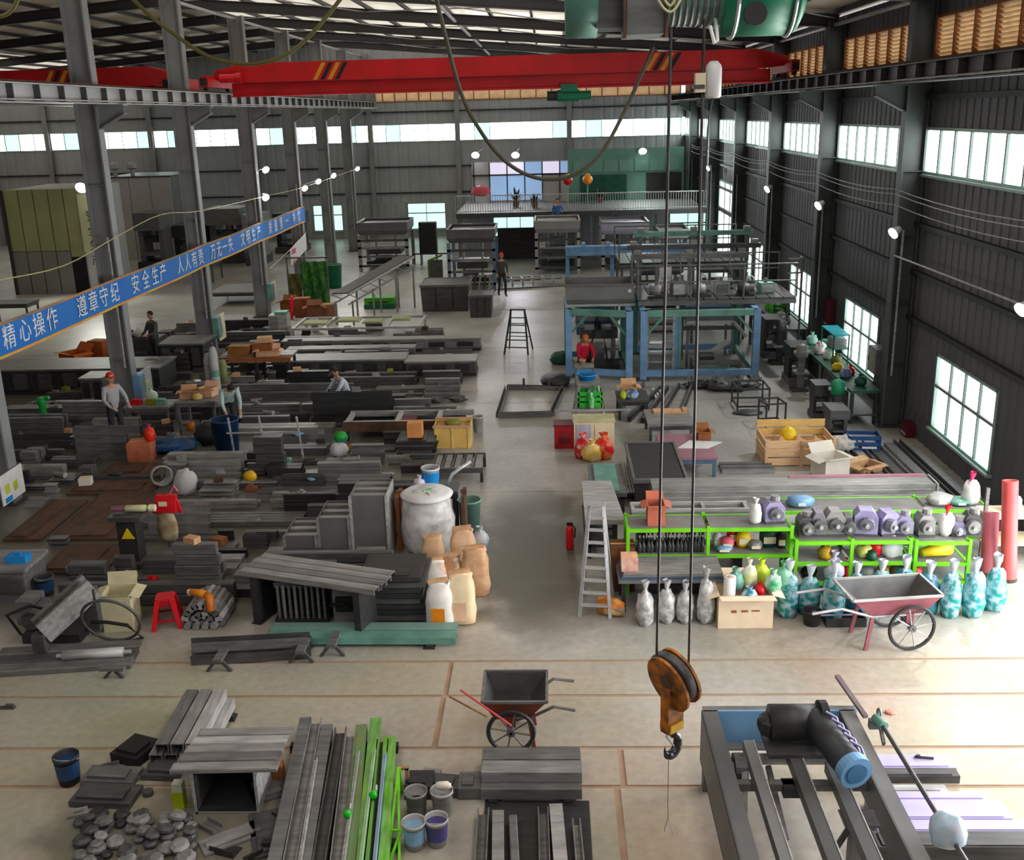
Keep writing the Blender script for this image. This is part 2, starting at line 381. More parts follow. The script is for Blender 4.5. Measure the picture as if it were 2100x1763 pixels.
for i, (a, b) in enumerate(zip(bcols[4:], bcols[5:])):
    louvre('louvre_window_%d' % (i+10), 'y', YB, a+.1, b-.1, 7.75, 8.4, 7)
for x in bcols[:-1]:
    g = G(); g.b2((x-.02, YB-.3, 0), (x+.02, YB-.06, roof_z(x)-.3)); g.b2((x-.14, YB-.33, 0), (x+.14, YB-.3, roof_z(x)-.3)); g.b2((x-.14, YB-.06, 0), (x+.14, YB-.03, roof_z(x)-.3))
    o = struct('column_back', g, COLM)
corr_wall('wall_left', 'x', XL-.2, YF, YB, 0, 9.4, WALL, .8, .05)
corr_wall('wall_front', 'y', YF, XL, XR, 0, 9.4, WALL, .8, .05)
for i, z in enumerate((2.6, 4.1, 7.2)):
    g = G(); g.b2((XL, YB-.1, z-.04), (XR, YB-.005, z+.04)); struct('trim_%d' % (i+5), g, TRIM)
# roof: deck sheets, purlins, rafters
DECK = mat('roof_sheet', (216,200,176), .6, .05, .12, .5)
RAFT = mat('rafter_steel', (70,70,71), .6, .2, .15, 1.0)
ce = G(); ce.b2((XL-.4, YF-.3, 11.22), (XR+.5, YB+.3, 11.3)); ceil = struct('ceiling', ce, DARK)
ry = [YF]+[2.5, 9.3, 16.1]+RCOL+[YB]
for (a, b) in zip(ry, ry[1:]):
    for x0, x1 in ((-36.2, -24.6), (-24.6, -13), (-13, -6.2), (-6.2, .6), (.6, 8.3)):
        G().add([(x0, a, roof_z(x0)+.16), (x1, a, roof_z(x1)+.16), (x1, b, roof_z(x1)+.16), (x0, b, roof_z(x0)+.16),
                 (x0, a, roof_z(x0)+.22), (x1, a, roof_z(x1)+.22), (x1, b, roof_z(x1)+.22), (x0, b, roof_z(x0)+.22)],
                [(3,2,1,0),(4,5,6,7),(0,1,5,4),(1,2,6,5),(2,3,7,6),(3,0,4,7)]).build('roof_sheet', ROOFL if b > 23 and (-14 < x0 < -2 or x0 < -30) else DECK, ceil)  # leftmost glowing sheets are added out of view to light the left bay
x = 7.6
while x > -35.5:
    z = roof_z(x); g = G(); g.b2((x-.035, 16, z+.04), (x+.035, YB, z+.16)); g.build('purlin', RAFT, ceil); x -= 1.35
for y in ry[3:-1]:
    for xa, xb in ((7.7, -13), (-13, XL)):
        p, q = (xa, y, roof_z(xa)-.15), (xb, y, roof_z(xb)-.15)
        G().ext([(-.12,-.14),(.12,-.14),(.12,-.12),(.01,-.12),(.01,.17),(.12,.17),(.12,.19),(-.12,.19),(-.12,.17),(-.01,.17),(-.01,-.12),(-.12,-.12)], p, q).build('rafter', RAFT, ceil)
for a, b in zip(ry[4:], ry[5:]):
    for xa, xb in ((7.6, 1.0), (1.0, -6.0), (-6, -12)):
        G().cyl((xa, a, roof_z(xa)-.05), (xb, b, roof_z(xb)-.05), .02, n=5).build('bracing_rod', SL, ceil)
        G().cyl((xb, a, roof_z(xb)-.05), (xa, b, roof_z(xa)-.05), .02, n=5).build('bracing_rod', SL, ceil)
for xx, zz in ((7.6, 9.0), (-10.7, 10.3), (-3.0, 9.9)):
    g = G(); g.cyl((xx, 16, zz), (xx, YB, zz), .05, n=6); g.build('eave_strut', SL, ceil)
# ------------------------------------------------------------ columns and crane runways
def h_column(name, x0, x1, y, ztop, lit, bracket, dirn):
    COLM = MATS['column_steel'] if lit else COLR  # lit left columns get a lighter steel colour, shaded right ones darker
    o = bpy.data.objects.new(name, None); COL.objects.link(o); o.location = (0, y, 0); o['kind'] = 'structure'
    g = G(); g.b2((x0+.02, -.012, 0), (x1-.02, .012, ztop)); g.build('web', COLM, o)
    for x in (x0, x1): G().b2((x-.02, -.15, 0), (x+.02, .15, ztop)).build('flange', COLM, o)
    G().b2((x0-.1, -.25, 0), (x1+.1, .25, .03)).build('base_plate', SD, o)
    zb = bracket; xi = x0 if dirn < 0 else x1
    g = G(); g.prism([(0, 0), (dirn*.62, 0), (dirn*.62, -.16), (0, -.5)], -.012, .012, M=Matrix.Translation((xi, 0, zb)) @ Matrix.Rotation(PI/2, 4, 'X'))
    g.b2((min(xi, xi+dirn*.66), -.15, zb), (max(xi, xi+dirn*.66), .15, zb+.03)); g.bar((xi, 0, zb-.52), (xi+dirn*.64, 0, zb-.18), .24, .02)
    g.build('corbel', COLM, o)
    for z in (1.4, 2.8, 4.2, 5.6): G().b2((x0+.02, -.13, z), (x1-.02, -.012, z+.015)).build('stiffener', COLM, o)
    cx = x0+.12 if dirn < 0 else x1-.12
    G().cyl((cx, -.17, 1.2), (cx, -.17, 4.4), .025, n=6).build('lit_line_conduit', SL, o)  # pale pipe also draws the bright line of the lamp-lit flange
    return o
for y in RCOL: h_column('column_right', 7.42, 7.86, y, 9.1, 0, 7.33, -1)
LCOL = [18.6, 24.85, 31.3, 37.8, 44.2, 50.5, 56.7]
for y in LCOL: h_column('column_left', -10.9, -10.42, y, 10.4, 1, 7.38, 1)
def runway(name, x, z0, z1, label, ms, y0, y1, side):
    t = thing(name, label, 'crane rail', (x, 0, z0)); h = z1-z0
    G().b2((-.16, y0, 0), (.16, y1, .025)).build('lower_flange', ms, t); G().b2((-.16, y0, h-.025), (.16, y1, h)).build('upper_flange', ms, t)
    G().b2((-.012, y0, .025), (.012, y1, h-.025)).build('web', ms, t); G().b2((-.04, y0, h), (.04, y1, h+.05)).build('rail', RUST, t)
    me = None; y = y0+.6
    while y < y1-.2:
        if me is None: gg = G(); gg.b2((-.14, -.014, .025), (.14, .014, h-.025)); me = gg.mesh('stiffener', SD)
        put('stiffener', me, t, (0, y, 0)); y += 1.07
    G().cyl((side*.2, y0, .06), (side*.2, y1, .06), .018, n=5).build('conductor_bar', SL, t)
    for y in range(int(y0)+2, int(y1), 5): G().b2((min(0, side*.2), y-.03, .03), (max(0, side*.2), y+.03, .06)).build('bar_holder', SD, t)
    return t
LGM = mat('runway_light_grey', (186,186,186), .5, .1, .1, 1)
runway('crane_runway_beam', -10.05, 7.41, 7.78, 'light grey crane runway beam with rows of stiffener plates on the left columns', LGM, 14.0, 62.6, 1)
runway('crane_runway_beam', 7.08, 7.36, 7.72, 'dark grey crane runway beam along the wall with low windows', SB, 14.0, 62.6, -1)
runway('crane_runway_beam', -11.3, 7.41, 7.78, 'crane runway beam of the far bay behind the row of columns', SM, 14.0, 62.6, -1)

def spline(pts, k=5):
    o = []; P = [Vector(p) for p in pts]; P = [P[0]*2-P[1]]+P+[P[-1]*2-P[-2]]
    for i in range(1, len(P)-2):
        a, b, c, d = P[i-1:i+3]
        for j in range(k):
            u = j/k; o.append(.5*((2*b)+(c-a)*u+(2*a-5*b+4*c-d)*u*u+(3*b-a-3*c+d)*u**3))
    o.append(P[-2]); return o
# ------------------------------------------------------------ bridge cranes
HAZ = mat('hazard_yellow', (226,150,30), .5, 0, .1, 4)
def bridge(name, label, xa, xb, y, z0, z1, sk=0):
    rz = 7.835-z0
    t = thing(name, label, 'crane', (0, y, z0)); h = z1-z0
    G().b2((xa+.9, -.28, h*.42), (xb-.9, .28, h)).build('box_girder', RED, t)
    for e, d in ((xa, 1), (xb, -1)):
        g = G(); g.add([(e+d*.9, -.28, h*.42), (e+d*.9, .28, h*.42), (e+d*.9, .28, h), (e+d*.9, -.28, h), (e-d*.0, -.2, h*.5), (e, .2, h*.5), (e, .2, h*.78), (e, -.2, h*.78)],
              [(0,1,5,4),(1,2,6,5),(2,3,7,6),(3,0,4,7),(4,5,6,7),(0,3,2,1)]); g.build('tapered_end', RED, t)
    G().b2((xa+.45, -.02, .05), (xb-.45, .02, h*.42)).build('hoist_beam_web', RED, t)
    G().b2((xa+.45, -.16, 0), (xb-.45, .16, .05)).build('hoist_beam_flange', RED, t)
    G().b2((xa+.9, -.31, h*.42-.02), (xb-.9, .31, h*.42)).build('bottom_plate', mat('dark_red_paint', (110,8,12), .5), t)
    for xx in (xa+3.0, xb-4.2):
        for k in range(4):
            M = Matrix.Translation((xx+k*.22, -.285, h*.45)); q = G()
            q.add([(0,0,0),(.13,0,0),(.42,0,h*.5),(.29,0,h*.5),(0,-.004,0),(.13,-.004,0),(.42,-.004,h*.5),(.29,-.004,h*.5)], [(0,1,2,3),(7,6,5,4),(0,4,5,1),(1,5,6,2),(2,6,7,3),(3,7,4,0)], 0, M)
            q.build('hazard_stripe', HAZ if k % 2 == 0 else BLACK, t)
    for e in (xa, xb):
        c = G().b2((e-.12, -1.3, rz+.1), (e+.12, 1.3, rz+.42)).build('end_carriage', RED, t)
        for yy in (-1.1, 1.1): G().cyl((e-.06, yy, rz+.175), (e+.06, yy, rz+.175), .17, n=12).build('wheel', DARK, c)
        for yy in (-1.38, 1.3): G().b2((e-.09, yy, rz+.15), (e+.09, yy+.09, rz+.35)).build('buffer', BLACK, c)
    m_ = G(); m_.cyl((xa+.25, -.5, h*.55), (xa+.75, -.5, h*.55), .13, n=10); m_.cyl((xa+.75, -.5, h*.55), (xa+.9, -.5, h*.55), .16, n=10); m_.build('travel_motor', SRED, t)
    return t
bridge('bridge_crane', 'long red bridge crane girder spanning the main aisle bay', -10.05, 7.08, 33.0, 7.66, 8.62)
bridge('bridge_crane', 'red bridge crane girder in the bay behind the left columns', -28, -11.3, 33.4, 7.66, 8.62)
bridge('bridge_crane', 'red bridge crane girder overhead that carries the big green hoist', -10.05, 7.08, 6.4, 7.95, 8.95)
# small green hoist under the far bridge
HG = mat('hoist_green', (24,122,88), .45, .1, .15, 3)
t = thing('crane_hoist', 'small green wire rope hoist hung under the long red girder', 'hoist', (.63, 33.0, 7.28))
G().cyl((-.35, 0, .17), (.3, 0, .17), .17, n=14).build('drum', HG, t)
G().cyl((.3, 0, .17), (.66, 0, .17), .13, n=12).build('motor', HG, t); G().cyl((-.66, 0, .17), (-.35, 0, .17), .14, n=12).build('gearbox', DARK, t)
g = G(); g.b2((-.25, -.2, .28), (.25, .2, .335)); g.build('trolley_plate', HG, t)
for yy in (-.215, .185): G().b2((-.25, yy, .28), (.25, yy+.03, .5)).build('side_plate', HG, t)
# near hoist
t = thing('crane_hoist', 'big green and grey wire rope hoist close overhead with cable drum', 'hoist', (0, 6.1, 7.36))
G().cyl((.94, 0, .27), (1.30, 0, .27), .265, n=28).build('motor_housing', HG, t, True)
G().lathe([(.265,0),(.25,.04),(.19,.07),(.0,.08)], n=28, M=Matrix.Translation((1.30,0,.27)) @ Matrix.Rotation(PI/2,4,'Y')).build('end_cap', HG, t, True)
G().ring((1.0,0,.27), .27, .012, 'x', 28).build('rim', ALU, t); G().ring((1.30,0,.27), .268, .01, 'x', 28).build('rim', ALU, t)
G().cyl((.62, 0, .27), (.94, 0, .27), .2, n=20).build('rope_drum', TEAL, t)
for k in range(9): G().ring((.64+k*.033,0,.27), .2, .011, 'x', 20, 5).build('rope_turn', SM, t)
g = G(); g.b2((.42,-.22,.02),(.62,.22,.5)); g.b2((.40,-.24,.48),(.64,.24,.52)); g.build('gearbox', SM, t)
g = G(); g.b2((.40,-.25,0),(.415,-.2,.5)); g.b2((.62,-.25,0),(.635,-.2,.5)); g.build('guard_strap', RUST, t)
G().cyl((.1,0,.27),(.27,0,.27),.25,n=24).build('end_drum', mat('hoist_box_green', (84,128,114), .5, 0, .2, 5), t, True)
G().b2((.26,-.16,.06),(.42,.16,.45)).build('brake_cover', SD, t)
G().cyl((1.08,-.29,.1),(1.08,-.25,.1),.06,n=12).build('vent_cap', BLACK, t)
g = G(); g.tube([(.86,-.2,.05),(.88,-.24,-.04),(.9,-.2,-.02),(.9,-.1,.1)], .01); g.build('lead', WHITE, t)
g = G(); g.b2((.28,.2,.5),(1.2,.26,.585)); g.build('trolley_plate', DARK, t)
g = G()
for k in range(2): g.tube(spline([(.56+k*.02, -.27, .36), (.57+k*.02, -.27, .2+k*.03), (.64, -.27, .12+k*.03), (.70-k*.02, -.27, .2+k*.03), (.71-k*.02, -.27, .36)]), .007)
g.build('looped_wire', mat('pale_wire', (196,192,140), .5), t)
# hoisting ropes, limit switch and hook block
def rope(name, pts, r, ms, label, cat='cable', group=None): return one(name, G().tube(pts, r), ms, label, cat, group=group)
rp = mat('wire_rope', (66,62,60), .5, .4, .2, 30)
HK = Vector((.74, 6.0, 0))
rope('hoist_rope', [(.665, 6.0, 7.42), (.648, 6.0, 3.64)], .0085, rp, 'thin steel hoist rope running down to the left side of the hook block')
rope('hoist_rope', [(.842, 6.0, 7.5), (.855, 6.0, 3.5)], .0085, rp, 'steel hoist rope passing the white limit switch down to the hook block')
t = thing('limit_switch', 'white limit switch box clamped on the hoist rope', 'switch', (.9, 6.0, 7.05))
G().lathe([(.035,0),(.045,.01),(.045,.15),(.04,.17),(.02,.19)], n=12).build('housing', WHITE, t, True); G().b2((-.1,-.03,.03),(-.045,.03,.13)).build('clamp', CREAM, t)
G().b2((-.11,-.035,.05),(-.05,.035,.07)).build('bolt_plate', SD, t); G().tube([(.0,0,0),(-.02,0,-.1),(-.03,0,-.5)], .004).build('lead', DARK, t)
BLK = mat('worn_orange_block', (196,112,14), .55, .1, .3, 9, (96,58,26), thr=(.38,.62))
t = thing('hook_block', 'rusty orange crane hook block hanging from two ropes', 'hook', (.755, 6.0, 2.86), math.radians(40))
RX = Matrix.Translation((0, 0, .62)) @ Matrix.Rotation(math.radians(-14), 4, 'Y') @ Matrix.Rotation(math.radians(-22), 4, 'X')
sh = G(); sh.lathe([(.05,-.03),(.17,-.03),(.185,-.02),(.165,0),(.185,.02),(.17,.03),(.05,.03)], n=28, M=RX @ Matrix.Rotation(PI/2, 4, 'Y')); sh.build('sheave', SD, t, True)
def ell(a, b, n=24): return [(a*math.cos(2*PI*i/n), b*math.sin(2*PI*i/n)) for i in range(n)]
for sx in (-.055, .055):
    q = G(); q.prism(ell(.2, .165), -.01, .01, M=RX @ Matrix.Translation((sx, 0, -.02)) @ Matrix.Rotation(PI/2, 4, 'Y')); q.build('cover_plate', BLK, t)
q = G(); q.lathe([(.03,-.075),(.05,-.07),(.05,.07),(.03,.075)], n=12, M=RX @ Matrix.Rotation(PI/2, 4, 'Y')); q.build('axle', RUST, t)
q = G(); q.prism([(-.07,-.19),(.07,-.19),(.075,.06),(.05,.2),(-.05,.2),(-.075,.06)], -.035, .035, M=Matrix.Translation((0,0,.42)) @ Matrix.Rotation(PI/2,4,'X')); q.build('yoke', BLK, t)
G().box((0,0,.27), (.12,.1,.06)).build('crosshead', mat('brass_yellow', (196,150,30), .5, .2, .2, 8), t)
hk = [(0,0,.27),(0,0,.2)]+[(.062*math.sin(a)-.0, 0, .115-.0+.075*math.cos(a)) for a in [PI*.05*k for k in range(1, 32)]]
q = G(); q.tube(hk, [.022,.024]+[.024+.008*math.sin(PI*k/31) if k < 24 else .03-.0028*(k-20) for k in range(31)], 8); q.build('hook', mat('dark_hook_steel', (74,74,76), .3, .6, .2, 6), t, True)
G().bar((-.05,0,.2), (.02,0,.1), .02, .008).build('safety_latch', ALU, t)
wr_ = mat('thin_wire', (150,140,132), .5, .3)
q = G(); q.tube([(.72,6,2.93),(.71,6,2.9),(.74,6,2.88),(.765,6,2.91)], .004, 5); q.tube([(.738,6,2.88),(.74,6,2.5),(.745,6,2.42)], .003, 5)
q.tube([(.745,6,2.42),(.722,6,2.31),(.772,6,2.305),(.745,6,2.42)], .003, 5); q.tube([(.722,6,2.31),(.725,6,2.29)], .003, 4); q.tube([(.772,6,2.305),(.776,6,2.275)], .003, 4)
one('wire_sling', q, wr_, 'thin wire sling with a triangle end dangling from the crane hook', 'sling')

fest = mat('festoon_cable', (74,70,52), .6, 0, .2, 20)
f1 = [(882,-60),(905,40),(945,190),(985,268),(1030,325),(1080,358),(1130,368),(1180,357),(1230,318),(1275,240),(1310,165),(1340,95)]
rope('festoon_cable', spline([pl(a, b, 6.25) for a, b in f1]), .0125, fest, 'drooping festoon cable loop hanging from the hoist to the middle of view')
f2 = [(235,-40),(300,25),(360,72),(420,112),(470,128),(520,131),(575,118),(620,88),(665,40),(720,-30)]
rope('festoon_cable', spline([pl(a, b, 6.25) for a, b in f2]), .012, mat('olive_cable', (92,88,36), .6), 'olive festoon cable loop hanging beneath the roof over the left runway')
rope('festoon_cable', spline([pl(a, b, 6.25) for a, b in ((-60,20),(-10,34),(20,25),(38,-5),(50,-40))]), .012, mat('olive_cable', (92,88,36)), 'olive festoon cable end at the top left corner')
# ------------------------------------------------------------ slogan banner along the left columns
BB = mat('banner_blue', (0,108,206), .6, 0, .12, .35, (30,122,204))
zb, zt, XB = 2.86, 3.44, -10.36
t = thing('slogan_banner', 'long blue safety slogan banner with white characters strung along the columns', 'banner', (XB, 18.4, zb))
Lb = 44.4-18.4; g = G(); nb = 52; pts = []
for j in range(2):
    for i in range(nb+1): y = Lb*i/nb; pts.append((.012*math.sin(y*1.3), y, j*(zt-zb)-.025*math.sin(PI*((y+.3) % 6.4)/6.4)))
g.sheet(pts, nb+1, 2); g.add([(p[0]-.012, p[1], p[2]) for p in pts], [tuple(b[::-1]) for b in [(j*(nb+1)+i, j*(nb+1)+i+1, (j+1)*(nb+1)+i+1, (j+1)*(nb+1)+i) for j in range(1) for i in range(nb)]])
g.build('cloth', BB, t)
for zz, mm in ((-.03, mat('banner_yellow_edge', (232,186,30), .6, 0, .25, 1, (236,140,40))), (zt-zb+.0, mat('banner_orange_edge', (214,140,60), .6, 0, .2, .6, (120,110,90)))):
    q = G(); q.add([(p[0]+.003+d, p[1], p[2]+zz+e) for d, e in ((0,-.02),(0,.03),(-.018,.03),(-.018,-.02)) for p in pts[:nb+1]],
        [(a*(nb+1)+i, a*(nb+1)+i+1, ((a+1) % 4)*(nb+1)+i+1, ((a+1) % 4)*(nb+1)+i) for a in range(4) for i in range(nb)]); q.build('border', mm, t)
CHW = mat('banner_white', (232,234,236), .6, 0, .04)
dg = None
def glyph_mesh(ch, size, ms, depth=.004):
    c = bpy.data.curves.new('glyph', 'FONT'); c.body = ch; c.size = size; c.align_x = 'CENTER'; c.extrude = depth; c.resolution_u = 3
    o = bpy.data.objects.new('glyph', c); COL.objects.link(o)
    d = bpy.context.evaluated_depsgraph_get(); me = bpy.data.meshes.new_from_object(o.evaluated_get(d))
    bpy.data.objects.remove(o); bpy.data.curves.remove(c); me.materials.clear(); me.materials.append(ms); return me
chars = [('精',20,705),('心',52,690),('操',80,676),('作',107,662),('遵',168,636),('章',191,625),('守',213,615),('纪',235,604),('安',277,584),('全',298,576),('生',317,566),('产',333,558),
         ('人',369,544),('人',384,538),('有',398,532),('责',411,526),('万',436,516),('无',448,511),('一',460,506),('失',472,501),('文',497,490),('明',508,485),('生',519,481),('产',530,477),('质',554,468),('量',565,464),('第',576,460),('一',588,456),('争',602,448),('优',612,443)]
for ch, a, b in chars:
    y = ps(a, b, XB).y
    o = put('character', glyph_mesh(ch, .5, CHW), t, (.014, y-18.4, .11)); o.rotation_euler = (PI/2, 0, PI/2)
# ------------------------------------------------------------ mezzanine with railing and upstairs office
MZ = mat('mezzanine_grey', (66,66,66), .7, 0, .1, 1)
ml, mr_, my, mz = -4.45, 7.35, 50.0, 2.48
g = G(); g.b2((ml, my, mz-.22), (mr_, YB-.1, mz)); mez = struct('mezzanine_floor_slab', g, MZ)
mez['kind'] = 'structure'
for x in (ml+.15, -.6, 3.2, mr_-.2): G().b2((x-.1, my+.1, 0), (x+.1, my+.3, mz-.22)).build('post', SM, mez)
t = thing('balcony_railing', 'long grey baluster railing along the front edge of the mezzanine', 'railing', (ml, my+.06, mz))
Lr = mr_-ml
G().b2((0,-.025,.78), (Lr,.025,.83)).build('top_rail', SL, t); G().b2((0,-.02,.07), (Lr,.02,.1)).build('bottom_rail', SL, t)
me = G().b2((-.011,-.011,0), (.011,.011,.8)).mesh('baluster', SL)
n = int(Lr/.118)
for i in range(n+1): put('baluster', me, t, (i*Lr/n, 0, 0))
# under the mezzanine: recessed wall with window and dark doorway
wu = corr_wall('wall_under_mezzanine', 'y', 52.2, ml, 7.7, 0, .95, WALLB, .6, .03)
p0, p1 = pl(1010, 450, 52.2).x, pl(1096, 450, 52.2).x; p2, p3 = pl(1372, 450, 52.2).x, pl(1418, 450, 52.2).x
for a, b in ((ml, p0), (p1, p2)): corr_wall('wall_under_mezzanine', 'y', 52.2, a, b, .95, 2.25, WALLB, .6, .03, wu)
n_ += 1; window('window_%d' % n_, 'y', 52.2, p0, p1, .95, 2.2, 3, 1, PANEG)
n_ += 1; window('window_%d' % n_, 'y', 52.2, p2, 7.7, .95, 2.2, 2, 2, PANEG, split=[1.6])
g = G(); g.b2((pl(1020,480,52).x, 52.1, 0), (pl(1100,480,52).x, 52.18, 1.55)); o = struct('door_2', g, SB)
for k in range(4): x = o.data.vertices[0].co.x
# upstairs office front
oy = 56.0; zb_, zt_ = mz, pl(1060, 331, oy).z
CW = mat('office_cream_wall', (176,176,176), .7, 0, .06, 1); BLU = glow('lit_blue_curtain', (150,184,226), .55); LIL = glow('lit_pale_curtain', (222,216,240), .75); TG = mat('teal_office_wall', (104,150,134), .6, 0, .1, 1)
xa, xb, xc = pl(968,360,oy).x, pl(1166,360,oy).x, pl(1402,360,oy).x
g = G(); g.b2((xa, oy, zb_), (xb, oy+.15, zt_)); ow = struct('wall_office', g, CW)
zm_ = pl(1060, 358, oy).z
xs_ = [pl(v, 360, oy).x for v in (972, 1004, 1040, 1076, 1112, 1148, 1165)]
for i, (a, b) in enumerate(zip(xs_, xs_[1:])):
    G().b2((a+.03, oy-.03, zm_+.04), (b-.03, oy-.005, zt_-.04)).build('pane', (CW, LIL, LIL, BLU, LIL, BLU)[i], ow)
    if 0 < i < 4: G().b2((a+.03, oy-.03, zb_+.9 if 0 else pl(1060,398,oy).z-.3), (b-.03, oy-.005, zm_-.04)).build('pane', BLU, ow)
    G().b2((a-.03, oy-.05, zb_), (a+.03, oy-.003, zt_)).build('mullion', DARK, ow)
G().b2((xa, oy-.05, zm_-.04), (xb, oy-.003, zm_+.04)).build('transom', DARK, ow)
g = G(); g.b2((xb, oy, zb_), (xc, oy+.15, zt_+.55)); ow2 = struct('wall_office_teal', g, TG)  # greenish lamp light on the upper wall is put into this teal
for i in range(7):
    a = xb+.25+(xc-xb-.4)*i/7; G().b2((a, oy-.03, zm_+.05), (a+(xc-xb-.4)/7-.08, oy-.003, zt_-.05)).build('pane', mat('teal_glass', (116,160,146), .2, 0, .08, 2), ow2)
G().b2((pl(1325,380,oy).x, oy-.04, zb_), (xc-.1, oy-.003, zm_-.05)).build('dark_panel', mat('dark_doorway', (50,50,50), .8), ow2)
G().b2((pl(1190,380,oy).x, oy-.04, zb_), (pl(1285,380,oy).x, oy-.003, zm_-.1)).build('green_panel', DGREEN, ow2)
# plants, lanterns on the mezzanine
LEAF = mat('dark_leaf', (48,52,44), .7, 0, .3, 8); LEAF2 = mat('green_leaf', (60,112,50), .6, 0, .3, 8); POT = mat('clay_pot', (120,80,60), .8, 0, .1, 4)
def plant(px, py, Y, r, h, label, ms, z=None, seed=1):
    p = pl(px, py, Y); t = thing('potted_plant', label, 'plant', (p.x, Y, mz if z is None else z))
    G().lathe([(.13,0),(.18,.28),(.2,.3),(.17,.3),(.15,.25)], n=10).build('pot', POT, t)
    q = random.Random(seed); g = G()
    for k in range(40):
        a = q.uniform(0, 2*PI); e = q.uniform(.1, 1.3); L = r*q.uniform(.6, 1.1); d = Vector((math.cos(a)*math.cos(e), math.sin(a)*math.cos(e), math.sin(e)*h/r)); b = Vector((0, 0, .28)); s = Vector((-math.sin(a), math.cos(a), 0))*.05
        g.add([b, b+d*L*.5+s, b+d*L, b+d*L*.5-s], [(0,1,2,3)])
    g.build('foliage', ms, t); return t
plant(1058, 396, 53, .5, .75, 'dark leafy plant behind the railing below the blue curtained window', LEAF, seed=2)
plant(1096, 396, 52.4, .5, .5, 'low dark plant behind the railing beside the taller dark plant', LEAF, seed=3)
plant(1230, 396, 54.5, .6, .5, 'dark potted plant before the teal office wall', LEAF, seed=4)
for px, py, lb in ((1164, 369, 'red and yellow paper lantern on a post behind the railing under the cable loop'), (1205, 368, 'orange paper lantern on a post beside the teal office wall')):
    p = pl(px, py, 51.5); t = thing('paper_lantern', lb, 'lantern', (p.x, 51.5, mz))
    G().cyl((0,0,0), (0,0,p.z-mz-.22), .035, n=6).build('post', TEAL, t)
    q = G(); q.lathe([(.08,-.24),(.2,-.14),(.25,0),(.2,.14),(.08,.24)], (0,0,p.z-mz), 10); q.build('lantern_body', ORANGE if px > 1190 else SRED, t, True)
    G().lathe([(.09,.0),(.09,.04)], (0,0,p.z-mz+.24), 8).build('lantern_cap', YEL, t)
p = pl(988, 394, 50.8); one('folded_quilt', G().blob((0,0,0), (.45,.2,.25), 3, rough=.08), PINK, 'pink quilt airing over the railing end near the cream office window', 'quilt', (p.x, 50.06, mz+.825))
# ------------------------------------------------------------ floodlights
LENS = glow('lamp_lens', (255,255,255), 22)
def flood(p, aim, label, power=0, r=.13, col=(1,1,1), arm=None, grp=None):
    p = Vector(p); a = Vector(aim).normalized(); t = thing('floodlight', label, 'floodlight', p, 0, grp)
    G().cyl(-a*.18, a*.0, r*.55, r*1.05, 12).build('reflector', SL, t); G().cyl(a*.0, a*.02, r, n=14).build('lens', LENS, t)
    if arm: G().cyl(-a*.1, Vector(arm), .02, n=5).build('bracket', SL, t)
    if power:
        l = bpy.data.lights.new('lamp_bulb', 'SPOT'); l.energy = power; l.spot_size = 2.4; l.spot_blend = .6; l.shadow_soft_size = .12; l.color = col
        o = bpy.data.objects.new('lamp_bulb', l); COL.objects.link(o); o.parent = t; o.location = a*.05
        o.rotation_mode = 'QUATERNION'; o.rotation_quaternion = a.to_track_quat('-Z', 'Y')
    return t
for px, py, lb, Y, pw, c in ((975,318,'white floodlight on the dark post left of the blue office window',55.7,500,(1,1,1)), (1057,318,'white floodlight above the blue curtained office window',55.7,500,(.9,.9,1)), (1318,310,'white floodlight on the teal wall above the mezzanine',55.7,900,(.85,1,.95))):
    p = pl(px, py, Y); flood(p, (0,-.75,-.65), lb, pw, .2, c, (0,.32 if px > 1000 else .6,.12) if px > 1200 else (0,YB+.06-Y,.1))
def to_col(p, x, cols, dy=-.152):
    yc = min(cols, key=lambda v: abs(v-p.y)); return (x-p.x, yc+dy-p.y, -.02)
# wall of lamps: right columns
for i, (px, py, x, pw, lb) in enumerate(((1832,478,7.2,420,'bright tube lamp on the second right column beside the second low window'), (1678,422,7.2,420,'bright lamp on the right column behind the green crates'), (2095,635,7.3,420,'bright lamp at the right picture edge above the nearest low window'), (1573,388,7.3,250,'small lamp on the right column before the tall bright doorway'), (1452,345,7.3,200,'tiny lamp on the far right column by the tall doorway'))):
    p = ps(px, py, x); flood(p, (-.85,-.35,-.5), lb, pw, .12, (1,1,1), to_col(p, 7.4, RCOL))
for px, py, X, pw, lb in ((545,348,-10.2,500,'bright floodlight high on the third left column'), (545,405,-10.2,300,'floodlight on the lamp wire above the banner at the third column'), (625,386,-10.2,300,'floodlight at the banner end on the fourth left column'), (653,372,-10.2,150,'small floodlight on the lamp wire between fourth and fifth columns'), (684,360,-10.2,250,'small floodlight on the fifth left column'), (733,346,-10.2,200,'tiny floodlight on the farthest left column')):
    p = ps(px, py, X); flood(p, (.6,-.6,-.5), lb, pw*.6, .13, (1,1,.97), to_col(p, -10.42, LCOL))
p = pl(167, 385, 43.6); flood(p, (.1,-.8,-.5), 'bright floodlight on top corner of the olive spray booth', 900, .24, (1,1,.9), (0,.45,-.15))
